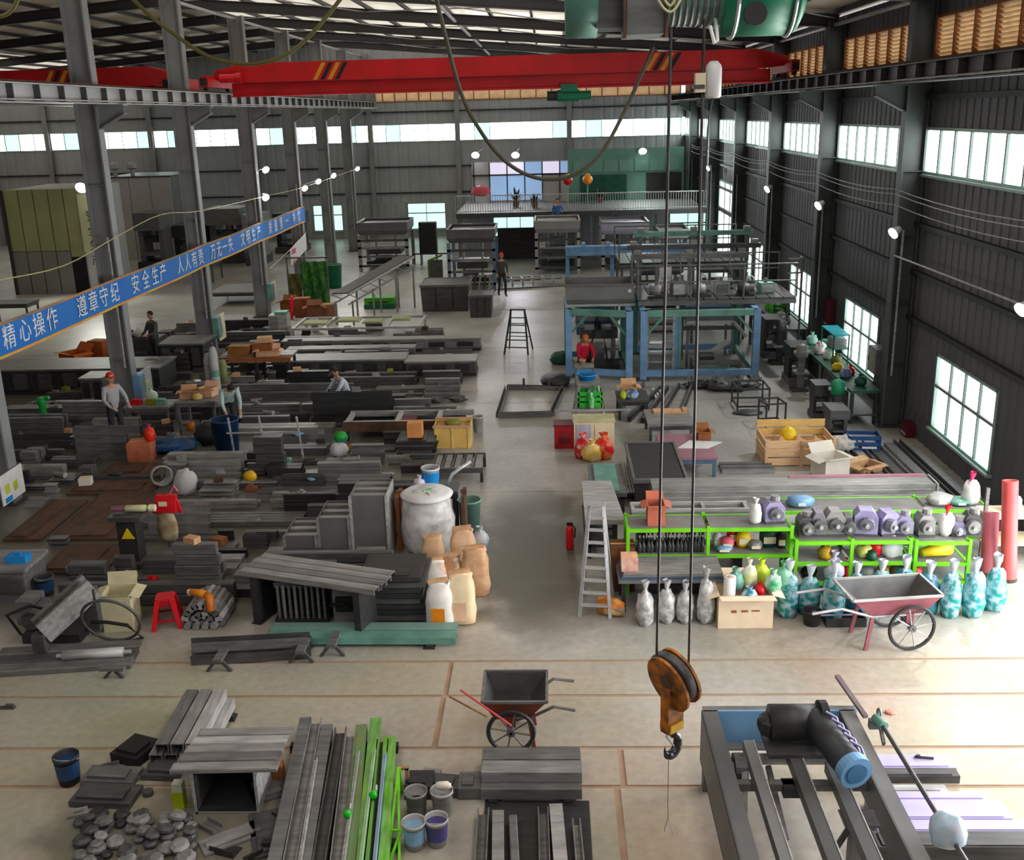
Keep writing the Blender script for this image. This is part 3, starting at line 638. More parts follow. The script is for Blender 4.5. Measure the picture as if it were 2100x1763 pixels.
# lamp wire and wires on the right wall
rope('lamp_wire', spline([ps(a, b, -10.25) for a, b in ((-20,578),(130,545),(236,487),(330,440),(415,432),(545,402),(625,383),(735,345))], 4), .012, mat('pale_wire', (196,192,140)), 'thin pale lamp wire slung along the left columns over the banner', 'wire')
for k, (dz, lb) in enumerate(((0,'uppermost of the thin wires slung along the right wall under the clerestory'), (-.1,'middle thin wire slung along the right wall under the clerestory'), (-.32,'lowest thin wire slung along the right wall under the clerestory'))):
    pts = []
    for a, b in zip([15.7]+RCOL[:5], RCOL[:6]):
        for j in range(6): u = j/6; pts.append((7.36, a+(b-a)*u, 5.24+dz-.1*4*u*(1-u)))
    rope('wall_wire', pts, .009, SL, lb, 'wire')
# hanging white notice and its lines under the banner
t = thing('hanging_notice', 'white notice sheet with red marks hung below the banner end', 'notice', (-10.3, 0, 0))
a, b = ps(595, 512, -10.3), ps(627, 478, -10.3)
q = G(); q.add([(0,a.y,a.z-.62),(0,b.y,b.z-.66),(0,b.y,b.z),(0,a.y,a.z),(-.02,a.y,a.z-.62),(-.02,b.y,b.z-.66),(-.02,b.y,b.z),(-.02,a.y,a.z)], [(0,1,2,3),(7,6,5,4),(0,4,5,1),(2,6,7,3),(1,5,6,2),(0,3,7,4)]); q.build('sheet', WHITE, t)
G().b2((.004, a.y+.2, a.z-.22), (.01, a.y+.9, a.z-.02)).build('mark', PINK, t); G().b2((.004, a.y+.3, a.z-.6), (.01, a.y+.7, a.z-.48)).build('mark', PINK, t)
G().tube([(0, 37.9, 1.75), (0, a.y, a.z)], .012).build('line', SL, t); G().tube([(0, b.y, b.z), (0, 44.2, b.z+.05)], .012).build('line', SL, t)
# ------------------------------------------------------------ left bay
BOOTH = mat('olive_booth_panel', (150,156,108), .6, .05, .1, .8); BOOTHG = mat('grey_booth_panel', (176,176,174), .6, .05, .08, .6); BOOTHL = mat('pale_booth_strip', (196,200,158), .6, 0, .1, 1)
y0 = 44.0; a = fl(40, 600); xl = pl(38, 600, y0).x; xr = pl(187, 598, y0).x; zt = pl(90, 388, y0).z
t = thing('spray_booth', 'tall olive spray booth with black doorway in the far left bay', 'booth', (xl, y0, 0)); W_ = xr-xl
for i in range(4):
    G().b2((W_*i/5+.02, 0, zt*.42), (W_*(i+1)/5-.02, .1, zt)).build('panel', BOOTH, t)
    G().b2((W_*i/5+.02, 0, 0), (W_*(i+1)/5-.02, .1, zt*.42-.03)).build('panel', mat('grey_booth_base', (122,122,116), .6, .05, .1, .8), t)
G().b2((W_*.8+.02, 0, zt*.36), (W_, .1, zt)).build('panel', BOOTH, t)
G().b2((W_*.8, .02, 0), (W_*.98, .12, zt*.35)).build('doorway', mat('black_doorway', (12,12,12), .9), t)
G().b2((-.1, -.06, 0), (.02, .2, zt)).build('corner_post', SB, t)
G().b2((0, .1, 0), (W_, 4.5, zt-.02)).build('body', BOOTHG, t)
s = G(); s.b2((W_, -.1, zt*.4), (W_+.85, .1, zt-.25)); s = s.build('sign_strip', BOOTHL, t, label if 0 else None) if 0 else s.build('sign_strip', BOOTHL, t)
MARK = mat('dark_red_lettering', (86,44,36), .7)
for k, ch in enumerate('安全生产'):
    o = put('character', glyph_mesh(ch, .5, MARK), s, (W_+.52, -.11, zt-1.3-.62*k)); o.rotation_euler = (PI/2, 0, 0)
y1 = 55.0; xl = pl(225, 400, y1).x; xr = pl(352, 400, y1).x; zt2 = pl(300, 364, y1).z
t = thing('storage_cabin', 'big plain grey cabin block beside the olive booth', 'cabin', (xl, y1, 0)); W_ = xr-xl
for i in range(3): G().b2((W_*i/3+.015, 0, 0), (W_*(i+1)/3-.015, .08, zt2)).build('panel', BOOTHG, t)
G().b2((0, .08, 0), (W_, 4, zt2)).build('body', SM, t); G().b2((-.03, -.04, zt2), (W_+.05, 4.05, zt2+.08)).build('roof_cap', SD, t)
for px, py in ((236, 352), (271, 348)):
    p = pl(px, py, 56); t2 = thing('roof_fan', 'small %s vent fan standing on the grey cabin roof' % ('round' if px < 250 else 'upright'), 'fan', (p.x, 56, zt2+.08))
    G().cyl((0,0,0),(0,0,.3),.12,n=8).build('neck', SL, t2); G().lathe([(.1,.3),(.26,.38),(.26,.6),(.1,.7)], n=10).build('hood', SL, t2)
def press(px0, px1, pyb, pyt, depth, label, ms=SB, ms2=SD, wheel=False, nm='press_machine'):
    a, b = fl(px0, pyb), fl(px1, pyb); Y = (a.y+b.y)/2; x0, x1 = pl(px0, pyb, Y).x, pl(px1, pyb, Y).x; h = pl((px0+px1)/2, pyt, Y).z; w_ = x1-x0
    t = thing(nm, label, 'machine', (x0, Y, 0))
    G().b2((0, 0, 0), (w_, depth, h*.16)).build('base', ms2, t)
    for u in (.02, .8): G().b2((w_*u, depth*.2, h*.16), (w_*(u+.18), depth*.8, h*.7)).build('upright', ms, t)
    G().b2((0, 0, h*.7), (w_, depth, h)).build('head', ms, t)
    G().b2((w_*.28, depth*.25, h*.48), (w_*.72, depth*.7, h*.58)).build('ram', ms2, t); G().cyl((w_*.5, depth*.5, h*.56), (w_*.5, depth*.5, h*.7), .12*w_, n=8).build('piston', SL, t)
    G().b2((w_*.2, depth*.1, h*.26), (w_*.8, depth*.85, h*.31)).build('bed', SM, t)
    return t
press(285, 338, 556, 437, 2.0, 'dark press machine with pale head right of the grey cabin', SM, SB)
press(356, 418, 545, 462, 2.0, 'black press machine behind the second left column', SB, SD)
press(430, 500, 540, 428, 2.2, 'tall dark press machine with green top edge left of the third column', SM, SD)
press(505, 540, 545, 440, 2.0, 'narrow grey press between black presses beside third column', SG, SD)
press(565, 622, 520, 438, 2.0, 'dark machine under the far end of the banner', SB, SD)
p = fl(283, 556); q = G(); q.tube([(p.x-.6, p.y-.4, 0), (p.x-.62, p.y-.4, .9), (p.x-.8, p.y-.4, 1.35), (p.x-.75, p.y-.4, 1.8)], .14, 6); one('feed_chute', q, mat('orange_brown_paint', (140,92,30), .6), 'orange brown bent chute beside the dark press machine', 'chute')
# work tables in the far left bay
def low_table(px0, px1, py, h, depth, label, top=SG, legs=SD):
    a, b = fl(px0, py), fl(px1, py); Y = (a.y+b.y)/2; w_ = pl(px1, py, Y).x-pl(px0, py, Y).x
    t = thing('work_table', label, 'table', (pl(px0, py, Y).x, Y, 0))
    G().b2((0,0,h-.06),(w_,depth,h)).build('tabletop', top, t); G().b2((.03,.03,h-.16),(w_-.03,depth-.03,h-.06)).build('apron', legs, t)
    for x in (.04, w_-.1):
        for y in (.04, depth-.1): G().b2((x,y,0),(x+.06,y+.06,h-.16)).build('leg', legs, t)
    return t
low_table(-30, 62, 668, .8, 1.0, 'dark steel work table at the left edge above the banner', SD)
low_table(430, 540, 625, .5, 2.2, 'low pale steel table behind the third left column', SG)
low_table(395, 440, 580, .9, 1.5, 'small dark table right of the second left column', SB)
# ------------------------------------------------------------ block machines at the back of the main bay
HOP = mat('hopper_grey', (100,100,101), .55, .2, .12, 1.5); HOPL = mat('pale_hopper', (150,148,148), .55, .1, .1, 1.5)
def hopper_machine(px0, px1, pyb, pyt, pyh, depth, label, hop=HOP, post=SG, nm='block_machine', inner=True, legs_c=None):
    Y = fl((px0+px1)/2, pyb).y; x0, x1 = pl(px0, pyb, Y).x, pl(px1, pyb, Y).x; zt, zh = pl((px0+px1)/2, pyt, Y).z, pl((px0+px1)/2, pyh, Y).z; w_ = x1-x0
    t = thing(nm, label, 'machine', (x0, Y, 0)); pw = .09*w_/2+.04
    for x in (0, w_-pw):
        for y in (0, depth-pw): G().b2((x, y, 0), (x+pw, y+pw, zh)).build('post', post, t)
    q = G(); e = .12; q.add([(e,e,zh),(w_-e,e,zh),(w_-e,depth-e,zh),(e,depth-e,zh),(0,0,zh+(zt-zh)*.35),(w_,0,zh+(zt-zh)*.35),(w_,depth,zh+(zt-zh)*.35),(0,depth,zh+(zt-zh)*.35),(0,0,zt),(w_,0,zt),(w_,depth,zt),(0,depth,zt)],
        [(3,2,1,0)]+[(i,(i+1)%4,4+(i+1)%4,4+i) for i in range(4)]+[(4+i,4+(i+1)%4,8+(i+1)%4,8+i) for i in range(4)]); 
    q.add([(.1,.1,zt-.12),(w_-.1,.1,zt-.12),(w_-.1,depth-.1,zt-.12),(.1,depth-.1,zt-.12)], [(0,1,2,3)]); q.build('hopper', hop, t)
    q = G(); 
    for a_, b_ in (((0,-.02,zt-.06),(w_,.05,zt)),((0,depth-.05,zt-.06),(w_,depth+.02,zt)),((-.02,0,zt-.06),(.05,depth,zt)),((w_-.05,0,zt-.06),(w_+.02,depth,zt))): q.b2(a_, b_)
    q.build('hopper_rim', SL if hop is HOPL else SM, t)
    if inner:
        for k, zz in enumerate((.12, .38, .62, .82)):
            G().b2((0, 0, zh*zz), (w_, pw*.8, zh*zz+.1)).build('crossbeam', (SD, SM, SG, SD)[k], t)
        G().b2((w_*.18, depth*.2, zh*.44), (w_*.82, depth*.8, zh*.58)).build('press_head', SD, t); G().b2((w_*.12, depth*.2, zh*.16), (w_*.88, depth*.9, zh*.24)).build('mould_table', SB, t)
        for u in (.3, .7): G().cyl((w_*u, depth*.4, zh*.24), (w_*u, depth*.4, zh), .05, n=8).build('guide_rod', SL, t)
        G().cyl((w_*.3, depth*.3, zh*.33), (w_*.62, depth*.3, zh*.33), .13, n=10).build('motor', (TEAL if legs_c else SM), t)
        G().b2((w_*.1, -.1, zh*.66), (w_*.24, .1, zh*.8)).build('switch_box', SL, t)
    return t
hopper_machine(737, 840, 556, 456, 482, 2.4, 'grey block making machine with wide hopper nearest the left columns at the back')
hopper_machine(920, 1018, 597, 470, 498, 2.4, 'grey block making machine with blue and mauve patches beside the aisle', post=mat('pale_blue_post', (110,134,152), .5, .1, .25, 1.2))
hopper_machine(1098, 1190, 562, 452, 478, 2.6, 'block making machine with pale hopper and white posts behind the aisle end', HOPL, SL)
hopper_machine(1234, 1330, 556, 455, 480, 2.6, 'block making machine with pale lilac hopper left of the far right columns', mat('pale_lilac_hopper', (168,164,182), .5, .1, .1, 1), SL)
hopper_machine(1350, 1412, 548, 470, 492, 2.4, 'small block making machine near the tall doorway with grey hopper', HOPL, SG)
p = fl(870, 556); q = G(); q.b2((-.75,0,0),(-.65,.5,2.0)); q.b2((.65,0,0),(.75,.5,2.0)); t = thing('control_cabinet', 'black electrical control cabinet between grey block machines', 'cabinet', (p.x, p.y+2, 0))
G().b2((-.42,0,.55),(.42,.5,2.05)).build('body', SB, t); G().b2((-.38,-.02,.6),(.38,0,2.0)).build('door', BLACK, t); G().b2((-.4,0,0),(-.34,.5,.55)).build('leg', SM, t); G().b2((.34,0,0),(.4,.5,.55)).build('leg', SM, t); G().b2((-.8,.1,.5),(1.7,.3,.56)).build('side_shelf', SB, t)
p = fl(895, 572); t = thing('standing_panel', 'dark panel with olive green edge leaning by the grey block machine', 'panel', (p.x, p.y, 0))
G().b2((-.28,0,0),(.3,.08,.85)).build('sheet', SD, t); G().b2((-.36,-.02,0),(-.28,.1,.8)).build('edge', mat('olive_green', (96,120,20), .6), t); G().bar((-.36,.04,.8),(.3,.04,1.05),.1,.08).build('top_edge', mat('olive_green', (96,120,20)), t)
# low roller conveyor by the aisle end
a, b = fl(1030, 590), fl(1158, 583); t = thing('roller_conveyor', 'low pale conveyor frame of square cells across the aisle end', 'conveyor', a, math.atan2(b.y-a.y, b.x-a.x)); L_ = (b-a).length
for yy in (0, .55): G().b2((0,yy,.28),(L_,yy+.06,.36)).build('side_rail', SL, t)
for k in range(7): G().b2((L_*k/6-.04,0,0),(L_*k/6+.04,.06,.3)).build('leg', SL, t); G().b2((L_*k/6-.03,.06,.3),(L_*k/6+.03,.55,.35)).build('cross_tie', SL, t)
for k in range(6): G().b2((L_*k/6+.1,.1,.22),(L_*(k+1)/6-.1,.5,.28)).build('tray', SD if k not in (4,5) else TEAL, t)
G().b2((-.3,-.5,0),(L_,-.42,.05)).build('floor_rail', SM, t)
# large dark bins beside the aisle
def bin_(x0, y0, w_, d, h, label, ms=SD, taper=.15, nm='steel_bin'):
    t = thing(nm, label, 'bin', (x0, y0, 0)); q = G()
    q.add([(taper,taper,0),(w_-taper,taper,0),(w_-taper,d-taper,0),(taper,d-taper,0),(0,0,h),(w_,0,h),(w_,d,h),(0,d,h)], [(3,2,1,0)]+[(i,(i+1)%4,4+(i+1)%4,4+i) for i in range(4)]+[(4,5,6,7)]); q.build('body', ms, t)
    q = G(); q.b2((-.03,-.03,h-.06),(w_+.03,.02,h+.02)); q.b2((-.03,d-.02,h-.06),(w_+.03,d+.03,h+.02)); q.b2((-.03,0,h-.06),(.02,d,h+.02)); q.b2((w_-.02,0,h-.06),(w_+.03,d,h+.02)); q.build('rim', SM, t)
    for u in (.3, .65): G().b2((w_*u,-.0,.15),(w_*u+.06,.06,h-.1)).build('rib', SB, t)
    return t
a, b = fl(864, 640), fl(962, 640); bin_(a.x, a.y, b.x-a.x, 1.8, pl(900, 585, a.y).z, 'wide dark steel bin beside the aisle before the grey block machine', SD, .05)
a, b = fl(963, 652), fl(1009, 652); bin_(a.x, a.y, b.x-a.x, 1.2, pl(985, 606, a.y).z, 'smaller dark steel bin at the aisle edge beside the wide bin', SD, .03)
a = fl(950, 604); t = thing('slat_rack', 'rack of leaning dark slats behind the small steel bin', 'rack', (a.x, a.y, 0))
for k in range(6): G().bar((k*.2, 0, 0), (k*.2+.12, .3, .75), .07, .03).build('slat', (SB, SG)[k % 2], t)
G().b2((-.05,.28,.66),(1.2,.36,.72)).build('top_bar', SG, t); G().b2((-.05,.25,0),(0,.4,.72)).build('leg', SG, t); G().b2((1.15,.25,0),(1.2,.4,.72)).build('leg', SG, t)
# bright green machine and truss conveyor left of it
a, b = fl(748, 634), fl(808, 634); t = thing('green_mixer', 'low bright green box machine on the floor before the back block machines', 'machine', (a.x, a.y, 0)); w_ = b.x-a.x
G().b2((0,0,.12),(w_,.8,.42)).build('body', mat('leaf_green_paint', (62,150,14), .5), t); G().b2((-.02,-.03,.02),(w_+.02,.83,.16)).build('base', DGREEN, t); G().b2((w_*.15,-.05,.24),(w_*.8,.0,.28)).build('slot', BLACK, t); G().cyl((w_*.3,.4,.42),(w_*.3,.4,.55),.07,n=8).build('cap', WHITE, t)
a = fl(684, 668); b = fl(752, 640); t = thing('belt_conveyor', 'pale inclined truss conveyor on thin legs left of the green machine', 'conveyor', (a.x, a.y, 0)); d = Vector((1.9, 3.4, 0))
for off in (0, .6):
    o_ = Vector((off, 0, 0)); p0_, p1_ = o_+Vector((0,0,1.1)), o_+d+Vector((0,0,1.9)); G().bar(p0_, p1_, .06, .06).build('top_chord', SL, t); G().bar(p0_-Vector((0,0,.35)), p1_-Vector((0,0,.35)), .05, .05).build('bottom_chord', SG, t)
    for k in range(7): u = k/7; G().bar(p0_.lerp(p1_, u), p0_.lerp(p1_, u+.14)-Vector((0,0,.35)), .03, .03).build('diagonal', SG, t)
    for u in (.05, .35, .7, .98): v = p0_.lerp(p1_, u); G().b2((v.x-.03,v.y-.03,0),(v.x+.03,v.y+.03,v.z-.3)).build('leg', SG, t)
G().add([(.03,0,1.16),(.57,0,1.16),(d.x+.57,d.y,1.96),(d.x+.03,d.y,1.96),(.03,0,1.12),(.57,0,1.12),(d.x+.57,d.y,1.92),(d.x+.03,d.y,1.92)], [(0,1,2,3),(7,6,5,4),(0,4,5,1),(1,5,6,2),(2,6,7,3),(3,7,4,0)]).build('belt', SD, t)
# ------------------------------------------------------------ blue framed block machine
def edges(g, lo, hi, w_, which='all'):
    x0,y0,z0 = lo; x1,y1,z1 = hi
    for (a, b) in (((x0,y0,z0),(x1,y0,z0)),((x0,y1,z0),(x1,y1,z0)),((x0,y0,z1),(x1,y0,z1)),((x0,y1,z1),(x1,y1,z1)),((x0,y0,z0),(x0,y1,z0)),((x1,y0,z0),(x1,y1,z0)),((x0,y0,z1),(x0,y1,z1)),((x1,y0,z1),(x1,y1,z1))): g.bar(a, b, w_, w_)
BTEAL = mat('blue_teal_paint', (84,134,140), .5, .1, .15, .9, (90,140,120))
def blue_frame(P, h, label, mA=BLUE):
    """portal frame on four floor points with top and bottom beams"""
    P = [Vector(p) for p in P]; t = thing('blue_portal_frame', label, 'machine frame', (P[0].x, P[0].y, 0)); O = Vector((P[0].x, P[0].y, 0))
    P = [p-O for p in P]
    for ip, p in enumerate(P): G().b2((p.x-.09, p.y-.09, 0), (p.x+.09, p.y+.09, h)).build('post', (mA, mA, BTEAL, BTEAL)[ip], t); G().b2((p.x-.16, p.y-.16, 0), (p.x+.16, p.y+.16, .03)).build('foot_plate', SD, t)
    for i in range(4):
        a, b = P[i], P[(i+1) % 4]; G().bar(a+Vector((0,0,h-.08)), b+Vector((0,0,h-.08)), .16, .16).build('top_beam', mA if i % 2 else TEAL, t)
        if i != 3: G().bar(a+Vector((0,0,.18)), b+Vector((0,0,.18)), .12, .16).build('bottom_beam', TEAL if i % 2 else mA, t)
        d = (b-a).normalized()*.55; G().bar(a+Vector((0,0,h-.75)), a+d+Vector((0,0,h-.12)), .06, .06).build('knee_brace', TEAL, t); G().bar(b+Vector((0,0,h-.75)), b-d+Vector((0,0,h-.12)), .06, .06).build('knee_brace', TEAL, t)
    return t
B1, B2, B3, B4 = fl(1165,748), fl(1290,782), fl(1386,757), fl(1548,776)
hA = pl(1290, 640, B2.y).z
blue_frame([(.47,27.9,0),(2.08,27.4,0),(2.1,29.9,0),(.47,29.9,0)], hA, 'left blue portal frame beside the aisle under the grey hopper')
blue_frame([(2.46,27.4,0),(5.45,27.4,0),(5.45,30.6,0),(2.46,30.6,0)], hA, 'right blue portal frame with teal beams toward the wall')
for x in (3.45,): 
    t = thing('machine_post', 'blue and teal paired post between the two bays of the right blue frame', 'post', (x, 28.3, 0)); G().b2((-.1,-.1,0),(.02,.1,hA-.2)).build('column', BLUE, t); G().b2((.03,-.08,0),(.12,.08,hA-.2)).build('column', TEAL, t); G().b2((-.2,-.2,0),(.22,.2,.04)).build('foot_plate', SD, t)
# grey hopper on the left frame
zh = hA+.02; x0, x1 = pl(1160,600,28.6).x, 2.27; ztop = pl(1225, 580, 28.6).z
t = thing('feed_hopper', 'plain grey feed hopper box on top of the left blue frame', 'hopper', (x0, 28.2, zh)); w_ = x1-x0; hh = ztop-zh
q = G(); q.add([(.05,.1,0),(w_-.05,.1,0),(w_-.05,1.4,0),(.05,1.4,0),(0,0,hh*.3),(w_,0,hh*.3),(w_,1.5,hh*.3),(0,1.5,hh*.3),(0,0,hh),(w_,0,hh),(w_,1.5,hh),(0,1.5,hh)], [(3,2,1,0)]+[(i,(i+1)%4,4+(i+1)%4,4+i) for i in range(4)]+[(4+i,4+(i+1)%4,8+(i+1)%4,8+i) for i in range(4)]); q.add([(.05,.05,hh*.6),(w_-.05,.05,hh*.6),(w_-.05,1.45,hh*.6),(.05,1.45,hh*.6)], [(0,1,2,3)]); q.build('body', mat('hopper_mid_grey', (122,122,122), .55, .1, .1, 1.5), t)
q = G(); q.b2((-.02,-.03,-.02),(w_+.02,.05,.04)); q.build('support_rail', SL, t); G().b2((-.05,-.04,hh-.03),(w_+.05,.0,hh+.03)).build('rim', SM, t); G().cyl((w_*.93,-.03,hh*.7),(w_*.93,.0,hh*.7),.05,n=8).build('bolt', WHITE, t)
# black press inside the left frame, ladder and slats inside the middle, deck inside the right
t = thing('block_press', 'black hydraulic block press standing inside the left blue frame', 'machine', (.75, 28.5, 0))
G().b2((0,0,0),(1.15,1.0,.35)).build('base', SB, t); G().b2((.05,.1,.9),(1.1,.9,1.15)).build('press_head', SB, t); G().b2((0,.1,.55),(1.15,.9,.64)).build('mould', SM, t)
for x in (.12, 1.0): G().cyl((x,.5,.35),(x,.5,hA-.3),.06,n=8).build('guide_rod', SG, t)
G().cyl((.56,.5,1.15),(.56,.5,hA-.5),.1,n=8).build('cylinder', BLACK, t); G().b2((.0,.2,hA-.5),(1.15,.8,hA-.3)).build('crosshead', SM, t); G().lathe([(.1,0),(.14,.05),(.14,.25),(.1,.3)], (.15,.0,.4), 8).build('motor', SM, t); G().tube([(.3,0,.3),(.35,-.1,.8),(.5,0,1.2),(.55,.2,1.6)], .025, 5).build('hose', BLACK, t); G().tube([(.8,0,.3),(.75,-.1,.7),(.7,0,1.0)], .025, 5).build('hose', BLACK, t)
t = thing('slat_elevator', 'pale slat elevator rack standing in the middle bay of the blue frame', 'rack', (2.6, 28.0, 0))
for x in (0, .7): G().b2((x,-.04,0),(x+.05,.04,hA-.2)).build('upright', SL, t)
for k in range(8): G().b2((.05,-.1,.15+.2*k),(.7,.25,.18+.2*k)).build('slat', (SG, SL, SM)[k % 3], t)
t = thing('stone_hopper', 'pale grey tilted chute with dark rim inside the right blue frame', 'chute', (3.75, 28.6, 0))
q = G(); q.add([(0,0,1.35),(1.3,0,1.35),(1.45,1.2,1.75),(-.1,1.2,1.75),(0,0,1.25),(1.3,0,1.25),(1.45,1.2,1.65),(-.1,1.2,1.65)], [(0,1,2,3),(7,6,5,4),(0,4,5,1),(1,5,6,2),(2,6,7,3),(3,7,4,0)]); q.build('plate', SL, t)
G().b2((-.1,-.05,1.1),(1.4,.05,1.2)).build('rim', SB, t)
for x in (0, 1.25): G().b2((x,0,0),(x+.06,.06,1.25)).build('leg', SM, t); G().b2((x,1.1,0),(x+.06,1.16,1.65)).build('leg', SM, t)
G().bar((1.3,0,1.3),(1.65,-.1,.9),.08,.08).build('stay', SL, t); G().b2((-.05,-.1,1.76),(1.2,1.15,1.82)).build('blue_bar', BLUE, t)
t = thing('pallet_feeder', 'low grey pallet feeder with sloped plates inside the right blue frame', 'machine', (3.85, 27.9, 0))
G().b2((0,0,.25),(1.3,.6,.4)).build('bed', SM, t); G().bar((.3,.3,.4),(1.0,.3,.85),.5,.03).build('plate', SG, t)
for x in (0, 1.2): G().b2((x,0,0),(x+.08,.6,.25)).build('leg', SD, t)
G().b2((.1,-.06,.1),(1.2,0,.2)).build('teal_bar', TEAL, t); G().cyl((.2,.1,.5),(.6,.1,.5),.1,n=8).build('motor', SD, t)
# platform with railings above and behind
def platform(x0, y0, x1, y1, z, label, deckm=SG, rail=True, tube=SL, nm='access_platform', legs=True):
    t = thing(nm, label, 'platform', (x0, y0, 0)); w_, d = x1-x0, y1-y0
    n = max(3, int(w_/.35))
    for k in range(n): G().b2((w_*k/n+.015, 0, z-.05), (w_*(k+1)/n-.015, d, z)).build('plank', deckm, t)
    for yy in (0, d-.08): G().b2((0,yy,z-.17),(w_,yy+.08,z-.05)).build('joist', SM, t)
    if legs:
        for x in (.05, w_-.13):
            for y in (.05, d-.13): G().b2((x,y,0),(x+.08,y+.08,z-.17)).build('leg', SM, t)
    if rail:
        k = max(2, int(w_/1.1))
        for yy in (.04, d-.04):
            for zz in (.45, .9): G().cyl((0,yy,z+zz),(w_,yy,z+zz),.022,n=5).build('rail', tube, t)
            for i in range(k+1): G().cyl((w_*i/k,yy,z),(w_*i/k,yy,z+.9),.022,n=5).build('baluster', tube, t)
    return t
platform(2.35, 28.0, 6.6, 30.4, hA+.19, 'grey plank platform with railings across the right blue frame toward the wall', SD, True, SM, legs=False)
platform(2.2, 33.5, 6.3, 36.0, 2.3, 'second railed platform behind the blue frames below the bright windows', SB, True, SM)
# blue upper gantry
yA = 39.6; xa, xb = pl(1160, 510, yA).x, pl(1440, 515, yA).x; zA = pl(1200, 518, yA).z
t = thing('blue_gantry', 'long light blue gantry beam with posts behind the grey hopper', 'gantry', (xa, yA, 0)); w_ = xb-xa
G().b2((0,0,zA),(w_,.5,zA+.22)).build('main_beam', BLUE, t); G().b2((0,-.1,zA-.1),(w_,.02,zA)).build('lower_flange', mat('pale_blue_paint', (128,168,206), .5), t)
for u in (0, .33, .66, .97): G().b2((w_*u,.1,0),(w_*u+.14,.3,zA)).build('post', BLUE if u < .5 else SG, t)
for u in (.12, .3, .5): G().b2((w_*u,-.05,zA+.22),(w_*u+.12,.4,zA+.36)).build('bracket', mat('pale_blue_paint', (128,168,206)), t)
t = thing('blue_feeder', 'dark blue and teal feeder machine below the light blue gantry beam', 'machine', (pl(1182,575,33.5).x, 33.5, 0)); w_ = pl(1262,575,33.5).x-pl(1182,575,33.5).x
G().b2((0,0,0),(w_,2.2,.9)).build('base', mat('navy_paint', (40,76,116), .5), t)
for k in range(4): G().b2((-.05,.1+.4*k,1.0+.18*k),(w_+.05,.35+.4*k,1.1+.18*k)).build('tread', (BLUE, NAVY, BLUE, TEAL)[k], t); G().b2((.02,.12+.4*k,.9),(.1,.3+.4*k,1.0+.18*k)).build('support', DGREEN, t); G().b2((w_-.1,.12+.4*k,.9),(w_-.02,.3+.4*k,1.0+.18*k)).build('support', DGREEN, t)
G().b2((w_*.3,-.15,.5),(w_*.7,.0,.85)).build('teal_box', mat('bright_teal', (30,126,138), .5), t); G().b2((w_*.72,-.12,.1),(w_*.98,0,.4)).build('black_box', BLACK, t)
hopper_machine(1300, 1400, 650, 545, 565, 2.0, 'cluttered grey machine with hoses between the hopper and the railed platform', SM, SG)
hopper_machine(1430, 1530, 640, 540, 560, 2.0, 'grey machine seen through the railed platform against the windows', SM, SG)
# tubular rail frames toward the right wall
t = thing('guard_rail', 'tubular steel guard rail sticking out toward the low window', 'railing', (6.75, 29.8, 0))
for zz in (2.45, 2.85): G().tube([(0,0,zz),(.3,0,zz),(.42,.1,zz),(.45,.5,zz)], .03, 6).build('rail', SL, t)
for x in (.05, .4): G().cyl((x,.05,0),(x,.05,2.85),.03,n=6).build('stanchion', SM, t)

# clutter of machines on and around the blue frames and along the benches
qq = random.Random(21)
zp = hA+.19
for i, (x, y, kind, lb) in enumerate(((2.9,28.3,'motor','grey motor on the plank platform beside the feed hopper'),(3.5,28.6,'box','dark switch cabinet on the plank platform under the left rope'),(4.1,28.4,'motor','second grey motor in the middle of the plank platform'),(4.7,28.7,'box','pale box on the plank platform between the ropes'),(5.3,28.4,'motor','dark motor on the plank platform with orange tag'),(5.9,28.7,'box','small teal box near the wall end of the plank platform'),(3.2,29.6,'box','tall grey box at the back of the plank platform'),(4.9,29.6,'motor','grey pump at the back rail of the plank platform'))):
    t = thing('platform_motor' if kind == 'motor' else 'control_box', lb, 'machine', (x, y, zp), qq.uniform(-.3,.3)); m1 = (SG, SD, SG, SL, SD, TEAL, SM, SG)[i]
    if kind == 'motor': G().b2((-.25,-.15,0),(.25,.15,.05)).build('base', SB, t); G().cyl((-.22,0,.2),(.1,0,.2),.14,n=12).build('body', m1, t, True); G().cyl((.1,0,.2),(.24,0,.2),.1,n=10).build('gearbox', SM, t); G().tube([(0,.1,.3),(.05,.2,.6),(.2,.2,.45),(.3,.15,.1)], .025, 5).build('hose', BLACK if i % 2 else SL, t)
    else: h = (.5,.4,.55,.35,.5,.3,.7)[i % 7]; G().b2((-.2,-.15,0),(.2,.15,h)).build('body', m1, t); G().b2((-.17,-.17,.05),(.17,-.15,h-.05)).build('door', SL if m1 is not SL else SM, t); G().cyl((0,0,h),(0,0,h+.12),.05,n=8).build('cap', (ORANGE if i == 4 else SM), t)
for i, (x0, x1, y, z, ms, lb) in enumerate(((2.3,6.3,31.6,3.1,SD,'long dark pipe beam above the second railed platform'),(2.6,6.2,32.4,3.4,TEAL,'long teal pipe beam above the second railed platform'),(2.4,5.8,31.0,2.9,SM,'grey pipe beam behind the plank platform'))):
    t = thing('pipe_beam', lb, 'beam', (x0, y, 0)); G().b2((0,-.07,z-.14),(x1-x0,.07,z)).build('beam', ms, t)
    for u in (.05,.5,.95): G().b2(((x1-x0)*u-.04,-.04,0),((x1-x0)*u+.04,.04,z-.14)).build('post', SM, t); G().b2(((x1-x0)*u-.1,-.1,z),((x1-x0)*u+.1,.1,z+.12)).build('saddle', SG, t)
